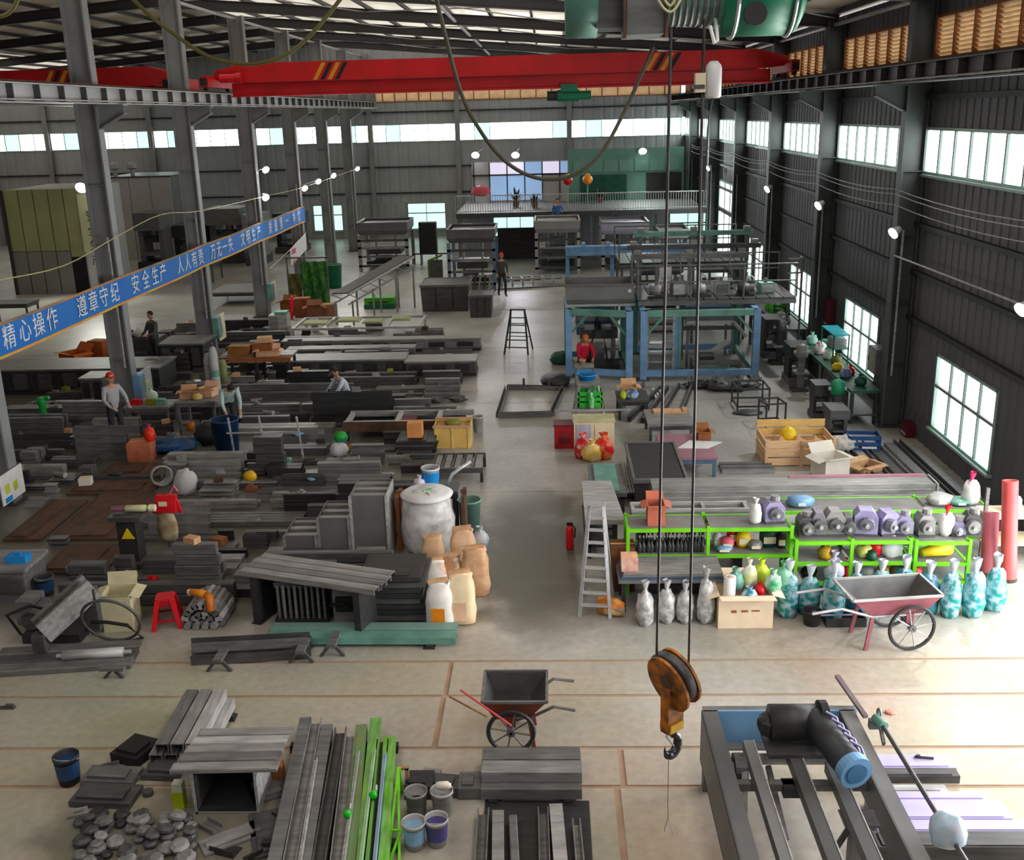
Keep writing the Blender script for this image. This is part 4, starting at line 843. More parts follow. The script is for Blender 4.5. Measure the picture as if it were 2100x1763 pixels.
for i, (px0, px1, pyb, pyt, d, ms, ms2, lb) in enumerate(((1566,1600,735,655,.9,SB,SD,'black press on the floor between right blue frame and far workbench'),(1618,1655,790,712,.9,SB,SM,'black press before the near end of the far workbench'),(1668,1702,862,790,.6,SB,SD,'black bench press before the green workbench'),(1700,1740,905,842,.7,SD,SB,'dark bench press nearest the blue plastic crate'))): press(px0, px1, pyb, pyt, d, lb, ms, ms2)
for i, (pa, pb, w_, lb) in enumerate((((1290,865),(1352,800),.09,'leftmost dark bar of the fan of bars before the blue frame'),((1318,868),(1368,800),.09,'second dark bar of the fan of bars before the blue frame'),((1352,862),(1392,795),.08,'third dark bar of the fan of bars before the blue frame'),((1398,850),(1420,792),.08,'fourth dark bar of the fan, right of the left rope'),((1270,845),(1320,792),.07,'thin grey bar left of the fan of dark bars'))):
    a, b = fl(*pa), fl(*pb); t = thing('steel_rail', lb, 'rail', a); d_ = b-a; G().bar(Vector((0,0,.06)), d_+Vector((0,0,.06)), w_, .12).build('bar', SB if i < 4 else SM, t); G().bar(Vector((0,0,.13)), d_+Vector((0,0,.13)), w_*.4, .03).build('top_strip', SM, t)
for i, px in enumerate((1346,1352,1359)): a = fl(px, 822); one('white_tube', G().bar((0,0,.03),Vector((.02,1.1,.03)),.05,.05).bar((0,0,.065),Vector((.02,.2,.065)),.03,.02), WHITE, ('left','middle','right')[i]+' one of three white tubes on the floor before the blue frame', 'tube', a)
for i, (px, py, rx, h, lb) in enumerate(((1490,800,.5,.22,'dark scrap row under the front of the right blue frame'),(1440,795,.45,.2,'dark scrap heap between the ropes at the foot of blue frame'),(1535,795,.3,.2,'grey wire scrap at the right foot of the blue frame'))):
    p = fl(px, py); t = thing('scrap_heap', lb, 'scrap', (p.x, p.y, 0)); G().blob((0,0,0),(rx,.25,h/1.8),300+i,14,6,.3).build('heap', SB if i < 2 else SM, t)
    for k in range(9): u = qq.uniform(-rx,rx); G().bar((u,qq.uniform(-.2,.2),h*.5),(u+qq.uniform(-.2,.2),qq.uniform(-.2,.2),h*1.6),.02,.02).build('rod', SG if k % 3 else SL, t)
for i in range(10):
    x = 2.6+qq.uniform(0,2.4); y = 28.6+i*.18; one('loose_plate', G().b2((0,0,0),(qq.uniform(.4,.9),.15,.03)).b2((.05,.03,.03),(.3,.12,.06)), (SM,SD,SG)[i % 3], 'loose %s plate on the floor inside the right blue frame' % ('mid grey','dark','pale grey')[i % 3], 'plate', (min(x, 4.3), y, 0), 0, '%s plates inside the right blue frame' % ('mid grey','dark','pale grey')[i % 3]) if 0 else None
# ------------------------------------------------------------ kit of small things
def carton(loc, w_, d, h, label, ms=CARD, rz=0, flaps=True, nm='cardboard_box', cat='box', full=None, ang=50, inner=CARDD):
    t = thing(nm, label, cat, loc, rz); e = .012
    g = G(); g.b2((-w_/2,-d/2,0),(w_/2,d/2,e)); g.b2((-w_/2,-d/2,e),(-w_/2+e,d/2,h)); g.b2((w_/2-e,-d/2,e),(w_/2,d/2,h)); g.b2((-w_/2+e,-d/2,e),(w_/2-e,-d/2+e,h)); g.b2((-w_/2+e,d/2-e,e),(w_/2-e,d/2,h)); g.build('body', ms, t)
    if flaps:
        c, s_ = math.cos(math.radians(ang)), math.sin(math.radians(ang)); f = d*.45
        G().bar((-w_/2,-d/2-.005,h),(w_/2,-d/2-.005,h),.004,.008).build('edge', inner, t)
        for sg in (-1, 1):
            G().add([(-w_/2,sg*d/2,h),(w_/2,sg*d/2,h),(w_/2,sg*(d/2+f*c),h+f*s_*(.2 if sg < 0 else 1)),(-w_/2,sg*(d/2+f*c),h+f*s_*(.2 if sg < 0 else 1)),(-w_/2,sg*d/2,h-.008),(w_/2,sg*d/2,h-.008),(w_/2,sg*(d/2+f*c),h+f*s_*(.2 if sg < 0 else 1)-.008),(-w_/2,sg*(d/2+f*c),h+f*s_*(.2 if sg < 0 else 1)-.008)], [(0,1,2,3),(7,6,5,4),(0,4,5,1),(1,5,6,2),(2,6,7,3),(3,7,4,0)]).build('flap', ms, t)
        for sg in (-1, 1):
            G().add([(sg*w_/2,-d/2,h),(sg*w_/2,d/2,h),(sg*(w_/2+f*.7),d/2,h-f*.2),(sg*(w_/2+f*.7),-d/2,h-f*.2),(sg*w_/2,-d/2,h-.008),(sg*w_/2,d/2,h-.008),(sg*(w_/2+f*.7),d/2,h-f*.2-.008),(sg*(w_/2+f*.7),-d/2,h-f*.2-.008)], [(0,1,2,3),(7,6,5,4),(0,4,5,1),(1,5,6,2),(2,6,7,3),(3,7,4,0)]).build('flap', ms, t)
    else:
        G().b2((-w_/2+e,-d/2+e,h-e),(w_/2-e,d/2-e,h)).build('lid', ms, t); G().b2((-.03,-d/2-.002,0),(.03,d/2+.002,h+.003)).build('tape', inner, t) if 0 else G().b2((-w_/2,-.02,h),(w_/2,.02,h+.003)).build('tape', YWOOD, t)
    if full: G().blob((0,0,h*.45),(w_*.42,d*.4,h*.45),int(w_*100),rough=.2).build('contents', full, t)
    return t
def bucket(loc, r, h, label, ms, handle=True, inside=BLACK, band=None, nm='bucket', cat='bucket'):
    t = thing(nm, label, cat, loc)
    G().lathe([(r*.82,0),(r,h),(r*1.06,h),(r*1.06,h-.03),(r*.97,h-.03),(r*.97,h-.01),(r*.8,.02)], n=18).build('body', ms, t, True)
    G().cyl((0,0,h*.55),(0,0,h*.56),r*.88,n=16).build('contents', inside, t)
    if band: G().lathe([(r*.88+.002,h*.25),(r*.97+.003,h*.8)], n=18).build('label_band', band, t)
    if handle: G().tube([(r*1.03*math.cos(a), -.25*r*math.sin(a)-.3*r*math.sin(a), h-.04+.35*r*math.sin(a)*.3) for a in [PI*k/10 for k in range(11)]], .006, 5).build('handle', SL, t)
    return t
def sack(loc, rx, ry_, rz_, label, ms, seed, neck=True, rz=0, nm='plastic_bag', cat='bag', ms2=None, grp=None, tilt=0):
    t = thing(nm, label, cat, loc, rz, grp); M = Matrix.Rotation(tilt, 4, 'Y')
    G().blob((0,0,0),(rx,ry_,rz_/1.8),seed,12,9,.13,M=M,pw=.75).build('bag_body', ms, t, True)
    if neck:
        q = random.Random(seed+5); n = 8; g = G()
        prof = [(rx*.45, rz_*.9), (rx*.16, rz_*1.02), (rx*.34, rz_*1.18), (rx*.42, rz_*1.3)]
        vs = [(r*math.cos(2*PI*k/n)*q.uniform(.7,1.3), r*math.sin(2*PI*k/n)*q.uniform(.7,1.3)*ry_/rx, z*q.uniform(.98,1.03)) for r, z in prof for k in range(n)]
        g.add(vs, [(i*n+k, i*n+(k+1)%n, (i+1)*n+(k+1)%n, (i+1)*n+k) for i in range(3) for k in range(n)], 0, M); g.build('tied_neck', ms2 or ms, t, True)
    return t
def crate(loc, w_, d, h, label, ms, rz=0, inside=None):
    t = thing('plastic_crate', label, 'crate', loc, rz)
    G().b2((-w_/2,-d/2,0),(w_/2,d/2,.02)).build('floor_panel', ms, t)
    for a, b in (((-w_/2,-d/2),(w_/2,-d/2+.02)),((-w_/2,d/2-.02),(w_/2,d/2)),((-w_/2,-d/2),(-w_/2+.02,d/2)),((w_/2-.02,-d/2),(w_/2,d/2))):
        for z0, z1 in ((.02,h*.3),(h*.42,h*.62),(h*.78,h)): G().b2((a[0],a[1],z0),(b[0],b[1],z1)).build('slat', ms, t)
    for x in (-w_/2,w_/2-.03):
        for y in (-d/2,d/2-.03): G().b2((x,y,0),(x+.03,y+.03,h+.01)).build('corner', ms, t)
    if inside: G().blob((0,0,.02),(w_*.4,d*.4,h*.55),int(w_*77),rough=.3).build('contents', inside, t)
    return t
def table(x0, y0, w_, d, h, label, top, legs, nm='work_table', th=.05, shelf=None):
    t = thing(nm, label, 'table', (x0, y0, 0)); G().b2((0,0,h-th),(w_,d,h)).build('tabletop', top, t); G().b2((.03,.02,h-th-.09),(w_-.03,.06,h-th)).build('apron', legs, t)
    for x in (.03,w_-.09):
        for y in (.03,d-.09): G().b2((x,y,0),(x+.06,y+.06,h-th)).build('leg', legs, t)
    if shelf: G().b2((.05,.05,h*.35),(w_-.05,d-.05,h*.38)).build('lower_shelf', shelf, t)
    return t
# ------------------------------------------------------------ green racks by the right wall
SHELFB = mat('rack_board', (120,120,116), .7, 0, .15, 3)
def rack(posts, rails, Yf, d, label, Z=None):
    xs = [pl(p, rails[0], Yf).x for p in posts]; zs = Z or [pl(sum(posts)/len(posts), r, Yf).z for r in rails]
    t = thing('green_rack', label, 'rack', (xs[0], Yf, 0)); xs = [x-xs[0] for x in xs]; W = xs[-1]
    for x in xs:
        for y in (0, d): G().b2((x-.025,y-.025,0),(x+.025,y+.025,max(zs)+.03)).build('post', GREEN, t)
    for z in zs:
        for y in (0, d): G().b2((-.02,y-.022,z-.05),(W+.02,y+.022,z)).build('rail', GREEN, t)
        for x in (0, W): G().b2((x-.02,0,z-.05),(x+.02,d,z)).build('end_rail', GREEN, t)
        for a, b in zip(xs, xs[1:]): G().b2((a+.03,.025,z-.02),(b-.03,d-.025,z-.002)).build('board', SHELFB, t)
    return [z for z in zs], xs
YR = 14.35
zA, _ = rack([1288,1453,1624], [1083,1137], YR, .55, 'green angle rack with dark bottle fittings behind the steel sheets', None)
zB, _ = rack([1634,1748,1868], [1109,1152,1192], YR-.15, .6, 'green angle rack full of coloured bags behind the wheelbarrow')
zC, _ = rack([1880,1990], [1110,1153,1190], YR-.15, .6, 'short green rack holding the yellow cone beside the red pipes')
zD, _ = rack([1606,1900,2030], [1046,1100], 15.75, .6, 'long rear green rack behind the grey castings by the red white bag', None)
# bottles
BOT = mat('dark_bottle', (66,66,66), .35, .4, .25, 8)
b0 = None; z = zA[1]
spots = [(1312+i*8.6+R.uniform(-2,2), j) for j in range(2) for i in range(16)]
for i, (px, j) in enumerate(spots):
    p = pl(px, 1130, YR+.12+.2*j)
    if b0 is None:
        b0 = thing('metal_fitting', 'dark metal bottle shaped fitting standing on the green rack board', 'fitting', (p.x, p.y, z), 0, 'bottle fittings on the green rack')
        G().lathe([(.035,0),(.04,.02),(.04,.1),(.015,.16),(.012,.22),(.02,.225),(.02,.24)], n=8).build('body', BOT, b0, True); G().cyl((0,0,.24),(0,0,.27),.012,n=6).build('stem', SL, b0)
    else: dup(b0, (p.x, p.y, z))
# parcels on the left rack
def parcel(px, py, z, w_, d, h, label, ms, rz=0, nm='parcel', Y=None, seed=1):
    p = fl(px, py, z) if Y is None else pl(px, py, Y); t = thing(nm, label, 'parcel', (p.x, p.y, z), rz)
    G().blob((0,0,0),(w_/2,d/2,h/1.8),seed,10,6,.08,pw=.45).build('wrapping', ms, t); G().b2((-w_*.5,-.015,h*.2),(w_*.5,.015,h*.99)).build('tape', WHITE if ms is not WHITE else SL, t)
    return t
z = zA[1]
for px, w_, h, lb, ms, sd, dy in ((1470,.16,.22,'small white bag in the left green rack beside the dark fittings',WHITE,1,.3),(1490,.22,.2,'pink and white parcel in the left green rack',PINK,2,.2),(1500,.16,.3,'red plastic bag in the left green rack',SRED,3,.4),(1523,.24,.26,'yellow parcel with brown top in the left green rack',YEL,4,.3),(1484,.25,.1,'blue box lying at the front of the left green rack',BLUE,5,.12),(1548,.22,.14,'grey parcel in the left green rack right of the yellow one',SG,6,.2),(1575,.3,.3,'dark green round bag at the right end of left green rack',DGREEN,7,.3),(1600,.16,.26,'black parcel against the right post of the left green rack',BLACK,8,.25)):
    p = pl(px, 1130, YR+dy); t = thing('parcel', lb, 'parcel', (p.x, p.y, z)); G().blob((0,0,0),(w_/2,.09,h/1.8),sd,10,6,.1,pw=.5).build('wrapping', ms, t, True); G().b2((-w_*.3,-.094,h*.25),(w_*.3,-.085,h*.6)).build('sticker', CREAM, t)
for px, w_, h, lb, ms, sd in ((1350,.26,.14,'white sack lying under the left green rack on the floor side',WHITE,11),(1386,.3,.2,'orange yellow bag under the left green rack',ORANGE,12),(1422,.2,.24,'white rounded bag under the left green rack next to the orange one',WHITE,13)):
    p = pl(px, 1150, YR+.1); sack((p.x, p.y, .18), w_/2, .1, h, lb, ms, sd, False)
    one('foot_board', G().b2((-.3,-.2,0),(.3,.2,.06)).b2((-.25,-.18,.06),(-.2,.18,.18)).b2((.2,-.18,.06),(.25,.18,.18)).b2((-.3,-.2,.17),(.3,.2,.18)) if 0 else G().b2((-.13,-.12,0),(.13,.12,.03)).b2((-.12,-.1,.03),(.12,.1,.18)), SD, 'dark block under the bag at pixel' if 0 else 'dark support block under the %s' % lb.split(' under')[0].split(' lying')[0], 'block', (p.x, p.y, 0))
z = zA[0]
p = pl(1344, 1080, YR+.25); carton((p.x, p.y, z), .26, .3, .32, 'open reddish brown carton on top of the left green rack', mat('red_brown_carton', (190,104,78), .8, 0, .12, 5))
p = pl(1548, 1078, YR+.2); sack((p.x, p.y, z), .1, .09, .3, 'white tied bag on top of the left green rack', WHITE, 21)
MAUVE = mat('mauve_casting', (146,140,176), .5, .1, .2, 6); MAUVEG = mat('mauve_grey_casting', (124,122,134), .5, .1, .2, 6)
def gearbox(px, w_, h, label, ms, seed, z, y, py=1100):
    p = pl(px, py, y); q = random.Random(seed); t = thing('gear_motor', label, 'motor', (p.x, p.y, z), q.uniform(-.2,.2))
    G().b2((-w_/2,-.14,0),(w_/2,.14,.03)).build('base', SD, t); g = G(); g.prism([(-w_/2,0),(w_/2,0),(w_/2,h*.7),(w_*.25,h),(-w_*.3,h),(-w_/2,h*.75)], -.12, .12, M=Matrix.Translation((0,0,.03)) @ Matrix.Rotation(PI/2,4,'X')); g.build('gear_case', ms, t)
    G().cyl((q.uniform(-.05,.05),-.12,h*.55),(0,-.2,h*.55),min(.1,h*.35),n=12).build('flange', MAUVEG if ms is MAUVE else SM, t); G().cyl((0,-.2,h*.55),(0,-.26,h*.55),.03,n=8).build('shaft', SL, t)
    if q.random() < .6: G().cyl((w_*.1,.0,h),(w_*.1,.0,h+.1),.07,n=10).build('motor', SG, t)
    return t
zm = zB[0]
for i, (px, w_, h, lb, ms) in enumerate(((1582,.3,.3,'mauve gear motor on the left rack top end beside the white tied bag',MAUVE),)): gearbox(px, w_, h, lb, ms, i, zA[0], YR+.28)
for i, (px, w_, h, lb, ms) in enumerate(((1650,.24,.26,'dark grey gear motor at the left end of the right green rack top',SD),(1675,.2,.34,'tall grey mauve gear motor second on the right green rack top',MAUVEG),(1708,.28,.36,'grey gear motor with round top third on the right green rack',SG),(1736,.16,.26,'small dark motor between the grey and the big mauve gear cases',SD),(1772,.34,.36,'big square mauve gear case in the middle of the right green rack top',MAUVE),(1818,.3,.32,'mauve gear case right of the big square one on the right rack',MAUVE),(1850,.24,.26,'small mauve gear case at the right end of the right rack top',MAUVE))):
    gearbox(px, w_, h, lb, ms, i+10, zm, YR+.15)
for i, (px, w_, h, lb, ms) in enumerate(((1893,.24,.3,'pale grey gear motor on the short green rack top left',SG),(1962,.2,.18,'low mauve motor on the short green rack beside the red white bag',MAUVE),(1990,.24,.3,'dark grey casting on the short green rack beside the red pipe',SD))): gearbox(px, w_, h, lb, ms, i+30, zC[0], YR+.15)
p = pl(1938, 1100, YR+.1); t = sack((p.x, p.y, zC[0]), .12, .1, .36, 'white bag with red top standing on the short green rack', WHITE, 41, True, ms2=SRED)
# small tools between gear motors on the rear rack
for px, lb, ms, h in ((1640,'blue grey parcel on the long rear green rack left end',BLUE,.16),(1925,'mesh wire roll on the long rear green rack near the right end',SL,.18),(1965,'teal tray on the rear green rack beside the pink bag',TEAL,.1)):
    p = pl(px, 1040, 16.0); t = thing('parcel', lb, 'parcel', (p.x, p.y, zD[0])); G().blob((0,0,0),(.22,.14,h/1.7),int(px),10,6,.12,pw=.5).build('wrapping', ms, t, True); G().b2((-.06,-.15,h*.3),(.06,-.13,h*.6)).build('sticker', WHITE, t)
p = pl(1988, 1038, 16.0); sack((p.x, p.y, zD[0]), .14, .12, .42, 'tall pink and white bag on the rear green rack by the wall', WHITE, 43, True, ms2=mat('hot_pink', (226,60,110), .4))
# bags inside the right racks
for px, y_, z, rx, h, lb, ms, sd, nk in ((1690,.15,zB[1],.1,.2,'yellow brown bag in the upper tier of the right rack left bay',mat('mustard', (190,150,30), .5),51,True),(1712,.05,zB[2],.15,.36,'white and lilac bag hanging over the middle rail of the right rack',mat('lilac_white', (220,214,236), .45),52,True),(1733,.2,zB[2],.1,.22,'red and white bag in the lower tier beside the lilac bag',SRED,53,True),
    (1770,.2,zB[1],.12,.2,'yellow white bag in the upper tier of the right rack right bay',mat('pale_yellow', (222,214,120), .5),54,False),(1790,.25,zB[1],.13,.24,'bright red bag in the upper tier of the right rack right bay',SRED,55,True),(1786,.1,zB[1],.08,.14,'dark green bag in front of the bright red bag',DGREEN,56,False),(1826,.2,zB[1],.17,.26,'big crumpled white bag in the upper tier of the right rack',WHITE,57,True),
    (1778,.2,zB[2],.12,.18,'grey white bag in the lower tier of the right rack',mat('grey_bag', (170,170,170), .5),58,False),(1812,.15,zB[2],.09,.2,'yellow tipped bag in the lower tier of the right rack',mat('mustard', (190,150,30)),59,True),(1842,.2,zB[2],.11,.2,'grey and brown bag in the lower tier near the rack post',mat('taupe_bag', (140,120,110), .5),60,True),(1660,.2,zB[2],.12,.16,'dark parcel in the lower tier at the left end of the right rack',BLACK,61,False),
    (1878,.1,zC[2],.09,.22,'red bag at the foot of the short green rack post',SRED,62,True)):
    p = pl(px, 1150, YR-.15+y_); sack((p.x, p.y, z), rx, .11, h, lb, ms, sd, nk)
p = pl(1918, 1148, YR+.05); t = thing('safety_cone', 'yellow cone shaped roll lying on the short green rack', 'cone', (p.x, p.y, zC[1]), .3)
g = G(); g.cyl((-.25,0,.1),(.18,0,.14),.06,.13,12); g.build('roll', YEL, t, True); G().cyl((.18,0,.14),(.2,0,.14),.132,n=12).build('end', mat('pale_yellow', (222,214,120)), t)
# red pipes
RPIPE = mat('red_pipe', (206,84,84), .5, 0, .12, 2)
for px0, py0, px1, py1, Y0, r, lb in ((2068,1190,2072,985,14.9,.115,'taller red pipe leaning by the wall beside the green racks'), (2026,1178,2033,1050,14.75,.12,'shorter dull red pipe leaning beside the taller red pipe')):
    a = fl(px0, py0); b = pl(px1, py1, a.y+.25); t = thing('red_pipe', lb, 'pipe', a); d = b-a
    q = G(); n = 14; M, L_ = q.frame((0,0,0), d); vs = []
    for rr, xx in ((r,0),(r,L_),(r*.8,L_),(r*.8,.02)): vs += [(xx,rr*math.cos(2*PI*k/n),rr*math.sin(2*PI*k/n)) for k in range(n)]
    q.add(vs, [(i*n+k,i*n+(k+1)%n,(i+1)*n+(k+1)%n,(i+1)*n+k) for i in range(3) for k in range(n)], 0, M); q.build('tube', RPIPE if px0 > 2040 else mat('dull_red_pipe', (176,84,98), .5, 0, .12, 2), t, True); q = G(); q.cyl((0,0,0), d.normalized()*.04, r*1.05, n=14); q.build('end_ring', RUST, t)
# rack at right edge behind the pipes
t = thing('wall_rack', 'pale wooden board rack at the right picture edge behind the red pipes', 'rack', (6.75, 15.3, 0))
for z in (.35, .8): G().b2((0,0,z-.04),(1.0,.5,z)).build('board', CREAM, t)
for x in (.02, .92): G().b2((x,.2,0),(x+.05,.25,1.2)).build('post', SM, t)
sack((7.2, 15.5, .8), .13, .1, .3, 'white bag on the pale board rack at the right picture edge', WHITE, 66)
# ------------------------------------------------------------ teal bags
TB = mat('teal_bag', (24,140,140), .3, 0, .1, 9, (170,205,220), thr=(.45,.62), bump=.6); TB2 = mat('blue_grey_bag', (70,104,140), .35, 0, .1, 8, (30,130,140), thr=(.4,.6), bump=.6); CLB = mat('clear_bag_grey', (150,150,150), .3, 0, .1, 9, (206,206,206), thr=(.4,.6), bump=.6); BAGW = mat('clear_bag_white', (205,214,224), .3, 0, .1, 9)
names = ['leftmost of the teal plastic bags beside the cream carton','teal topped bag behind the black bucket','tall narrow teal bag left of the wheelbarrow handles','blue grey bag behind the wheelbarrow handles','teal bag right behind the wheelbarrow tray','blue and white bag behind the wheelbarrow tray end','short blue bag peeking over the wheelbarrow front','teal bag just right of the wheelbarrow tray','big teal and white bag second from the end of the row','last teal bag of the row beside the red pipes']
for i, (px, pyb, h, ms) in enumerate(((1614,1262,.66,TB),(1657,1258,.58,TB),(1705,1268,.68,TB),(1752,1255,.6,TB2),(1803,1252,.62,TB),(1850,1250,.64,TB2),(1900,1255,.6,TB2),(1946,1262,.66,TB),(1992,1262,.68,TB),(2036,1250,.66,TB))):
    p = fl(px, pyb); sack((p.x, p.y, 0), .16, .14, h, names[i], ms, 70+i, True, ms2=BAGW)
for i, (px, pyb, h, lb) in enumerate(((1322,1280,.52,'grey plastic bag nearest the aluminium ladder'),(1366,1274,.5,'second grey plastic bag under the steel sheets with green tape'),(1404,1274,.48,'third grey plastic bag under the steel sheets behind the right rope'),(1446,1276,.66,'tall grey plastic bag beside the cream carton'))):
    p = fl(px, pyb); sack((p.x, p.y, 0), .13, .12, h, lb, CLB, 90+i)
# cream carton and roll
p = fl(1529, 1290); t = carton((p.x, p.y+.28, 0), .76, .5, .5, 'cream open carton with printed marks before the green racks', mat('cream_carton', (240,218,188), .8, 0, .06, 4), 0, True, ang=30)
for k in range(3): G().b2((-.2+.14*k, -.256, .24+.01*k), (-.13+.16*k, -.25, .28)).build('print_mark', CARDD, t)
p = fl(1494, 1222, .3); t = thing('paper_roll', 'white paper roll standing in the corner of the cream carton', 'roll', (fl(1494,1290).x+.02, fl(1529,1290).y+.16, .013)); G().lathe([(.085,0),(.085,.72),(.03,.72),(.03,.02)], n=14).build('roll', WHITE, t, True); G().cyl((0,0,.02),(0,0,.73),.032,n=10).build('core', CARD, t)
# green bags and small heaps behind the carton
for i, (px, py, z, rx, h, lb, ms) in enumerate(((1507,1190,.45,.13,.26,'teal tarpaulin bag left of the lime green bags on the rack foot',TEAL),(1535,1185,.45,.12,.34,'white and lime bag in front of the left rack right bay',mat('lime_white', (196,206,120), .45, 0, .2, 7, (230,230,226))),(1560,1180,.45,.13,.3,'lime green bag behind the red bag above the carton',mat('lime_bag', (186,204,40), .45, 0, .2, 7)),(1558,1200,.42,.07,.14,'small red bag between lime and emerald bags',SRED),(1585,1200,.42,.12,.3,'emerald green and white bag right of the small red bag',mat('emerald_bag', (24,180,120), .4, 0, .1, 7, (220,226,222))),(1605,1185,.45,.11,.3,'pale green bag against the green rack post',mat('pale_green_bag', (130,196,160), .4)),(1537,1212,.4,.11,.16,'blue and white bag on the bench behind the cream carton',mat('blue_white_bag', (30,130,160), .4, 0, .1, 9, (220,226,232))))):
    p = fl(px, py+18, z); sack((p.x, p.y, z), rx, .1, h, lb, ms, 110+i)
p0 = fl(1490, 1215); table(p0.x+.0, 13.75, 1.0, .55, .42, 'low grey bench behind the cream carton carrying the green bags', SG, SD)
# ------------------------------------------------------------ steel sheets on trestles, boxes, ladder
BSH = mat('blue_steel_edge', (84,106,134), .5, .2, .15, 3)
xs0, ys0 = pl(1268,1200,13.75).x, 13.7; wS = pl(1484,1205,13.75).x-xs0
t = thing('sheet_trestle', 'dark trestle frame under the stacked steel sheets', 'trestle', (xs0+.05, ys0+.05, 0))
for x in (0, wS-.18): G().b2((x,0,0),(x+.06,.06,.42)).build('leg', SB, t); G().b2((x,.55,0),(x+.06,.61,.42)).build('leg', SB, t); G().b2((x,0,.42),(x+.06,.61,.48)).build('cross_bar', SB, t)
for k in range(6):
    one('steel_sheet', G().b2((0,0,0),(wS-.02*k,.62,.022)), (SG if k in (0,1,4) else BSH) if k < 5 else SG, 'grey steel sheet in the pile on the trestle by the ladder', 'sheet', (xs0+.015*k, ys0, .48+.026*k), 0, 'steel sheets on the trestle')
zt = .48+.026*6
carton((pl(1290,1180,13.9).x, 13.9, zt), .24, .26, .2, 'pink and red striped carton on the stacked steel sheets', mat('pink_carton', (222,140,136), .7, 0, .2, 12, (226,196,170)), flaps=False)
p = fl(1273, 1150, .3); carton((p.x, 14.6, 0), .36, .35, .72, 'tall brown carton behind the aluminium ladder', mat('chestnut_carton', (112,66,34), .8, 0, .1, 4), flaps=False)
# aluminium step ladder
def stepladder(pa, pb, top, label, ms, rungs, w0, depth, nm='step_ladder', r=.018):
    a, b = Vector(pa), Vector(pb); c = (a+b)/2; t = thing(nm, label, 'ladder', (c.x, c.y, 0)); a -= c; b -= c; d = (b-a).normalized(); nrm = Vector((-d.y, d.x, 0)); H_ = top
    ta, tb = -d*w0/2+nrm*depth*.5+Vector((0,0,H_)), d*w0/2+nrm*depth*.5+Vector((0,0,H_))
    G().bar(a, ta, .05, .025).build('stile', ms, t); G().bar(b, tb, .05, .025).build('stile', ms, t)
    for k in range(1, rungs+1): u = k/(rungs+1); G().bar(a.lerp(ta,u), b.lerp(tb,u), .07, .025).build('rung', ms, t)
    a2, b2 = a+nrm*depth, b+nrm*depth; G().bar(a2, ta, .04, .025).build('rear_stile', ms, t); G().bar(b2, tb, .04, .025).build('rear_stile', ms, t)
    for k in (2, 4): u = k/(rungs+1); G().bar(a2.lerp(ta,u), b2.lerp(tb,u), .03, .02).build('rear_rung', ms, t)
    G().box((ta+tb)/2+Vector((0,0,.02)), ((tb-ta).length+.06, .12, .03), math.atan2(d.y, d.x)).build('top_step', ms, t); return t
a, b = fl(1188,1265), fl(1251,1268); top = pl(1218,1032,a.y+.4).z
stepladder(a, b, top, 'silver aluminium step ladder standing open at the aisle edge', ALU, 8, .2, .75)
a, b = fl(1034,727), fl(1083,728); top = pl(1052,636,a.y+.35).z
stepladder(a, b, top, 'dark steel step ladder standing in the middle of the far aisle', DARK, 5, .42, .8)
p = fl(1252, 1262); t = thing('orange_sack', 'orange and cream woven sack lying beside the ladder foot', 'sack', (p.x, p.y+.1, 0), -.7); G().blob((0,0,0),(.27,.15,.13),33,12,7,.12,pw=.7).build('sack_body', mat('orange_cream', (236,138,30), .6, 0, .1, 6, (238,196,140), thr=(.45,.6)), t, True); G().box((.2,-.05,.14),(.14,.1,.02),.3).build('label_patch', SL, t)
p = fl(1169, 1130); t = thing('fire_extinguisher', 'small red fire extinguisher at the aisle edge left of the ladder', 'extinguisher', (p.x, p.y+.1, 0)); G().lathe([(.06,0),(.065,.03),(.065,.36),(.03,.42)], n=10).build('cylinder', SRED, t, True); G().b2((-.05,-.015,.42),(.05,.015,.47)).build('valve', BLACK, t); G().tube([(.04,0,.44),(.09,0,.36),(.08,0,.2)], .012).build('hose', BLACK, t)
# long grey box beam on the trestles with pink edge
xa, xb = pl(1337,1040,16.6).x, pl(1918,1040,16.6).x; zb0 = pl(1600,1041,16.6).z; zt0 = pl(1600,996,16.6).z
t = thing('box_beam', 'long pale grey welded box beam lying behind the green racks', 'beam', (xa, 16.6, zb0)); L_ = xb-xa; h = zt0-zb0
G().b2((0,0,0),(L_,.02,h)).build('side_plate', SG, t); G().b2((0,.43,0),(L_,.45,h)).build('side_plate', SG, t); G().b2((0,.02,0),(L_,.43,.02)).build('bottom_plate', SM, t); G().b2((0,.02,h-.02),(L_*.99,.43,h)).build('top_plate', SG, t)
for k in range(3): G().b2((.1,-.012,h*(.25+.25*k)),(L_-.1,0,h*(.25+.25*k)+.015)).build('seam', SL, t)
G().b2((L_*.5,.4,h),(L_*.985,.46,h+.03)).build('pink_edge', mat('dull_pink_paint', (168,112,128), .6), t); G().b2((L_-.01,-.02,-.01),(L_+.02,.47,h+.01)).build('end_plate', SL, t)
t = thing('beam_trestle', 'dark trestle pair under the long grey box beam', 'trestle', (xa, 16.6, 0))
for x in (.6, L_-.8): 
    for y in (.02,.38): G().b2((x,y,0),(x+.07,y+.07,zb0)).build('leg', SD, t)
    G().b2((x,.0,zb0-.09),(x+.07,.45,zb0)).build('cross_bar', SD, t)
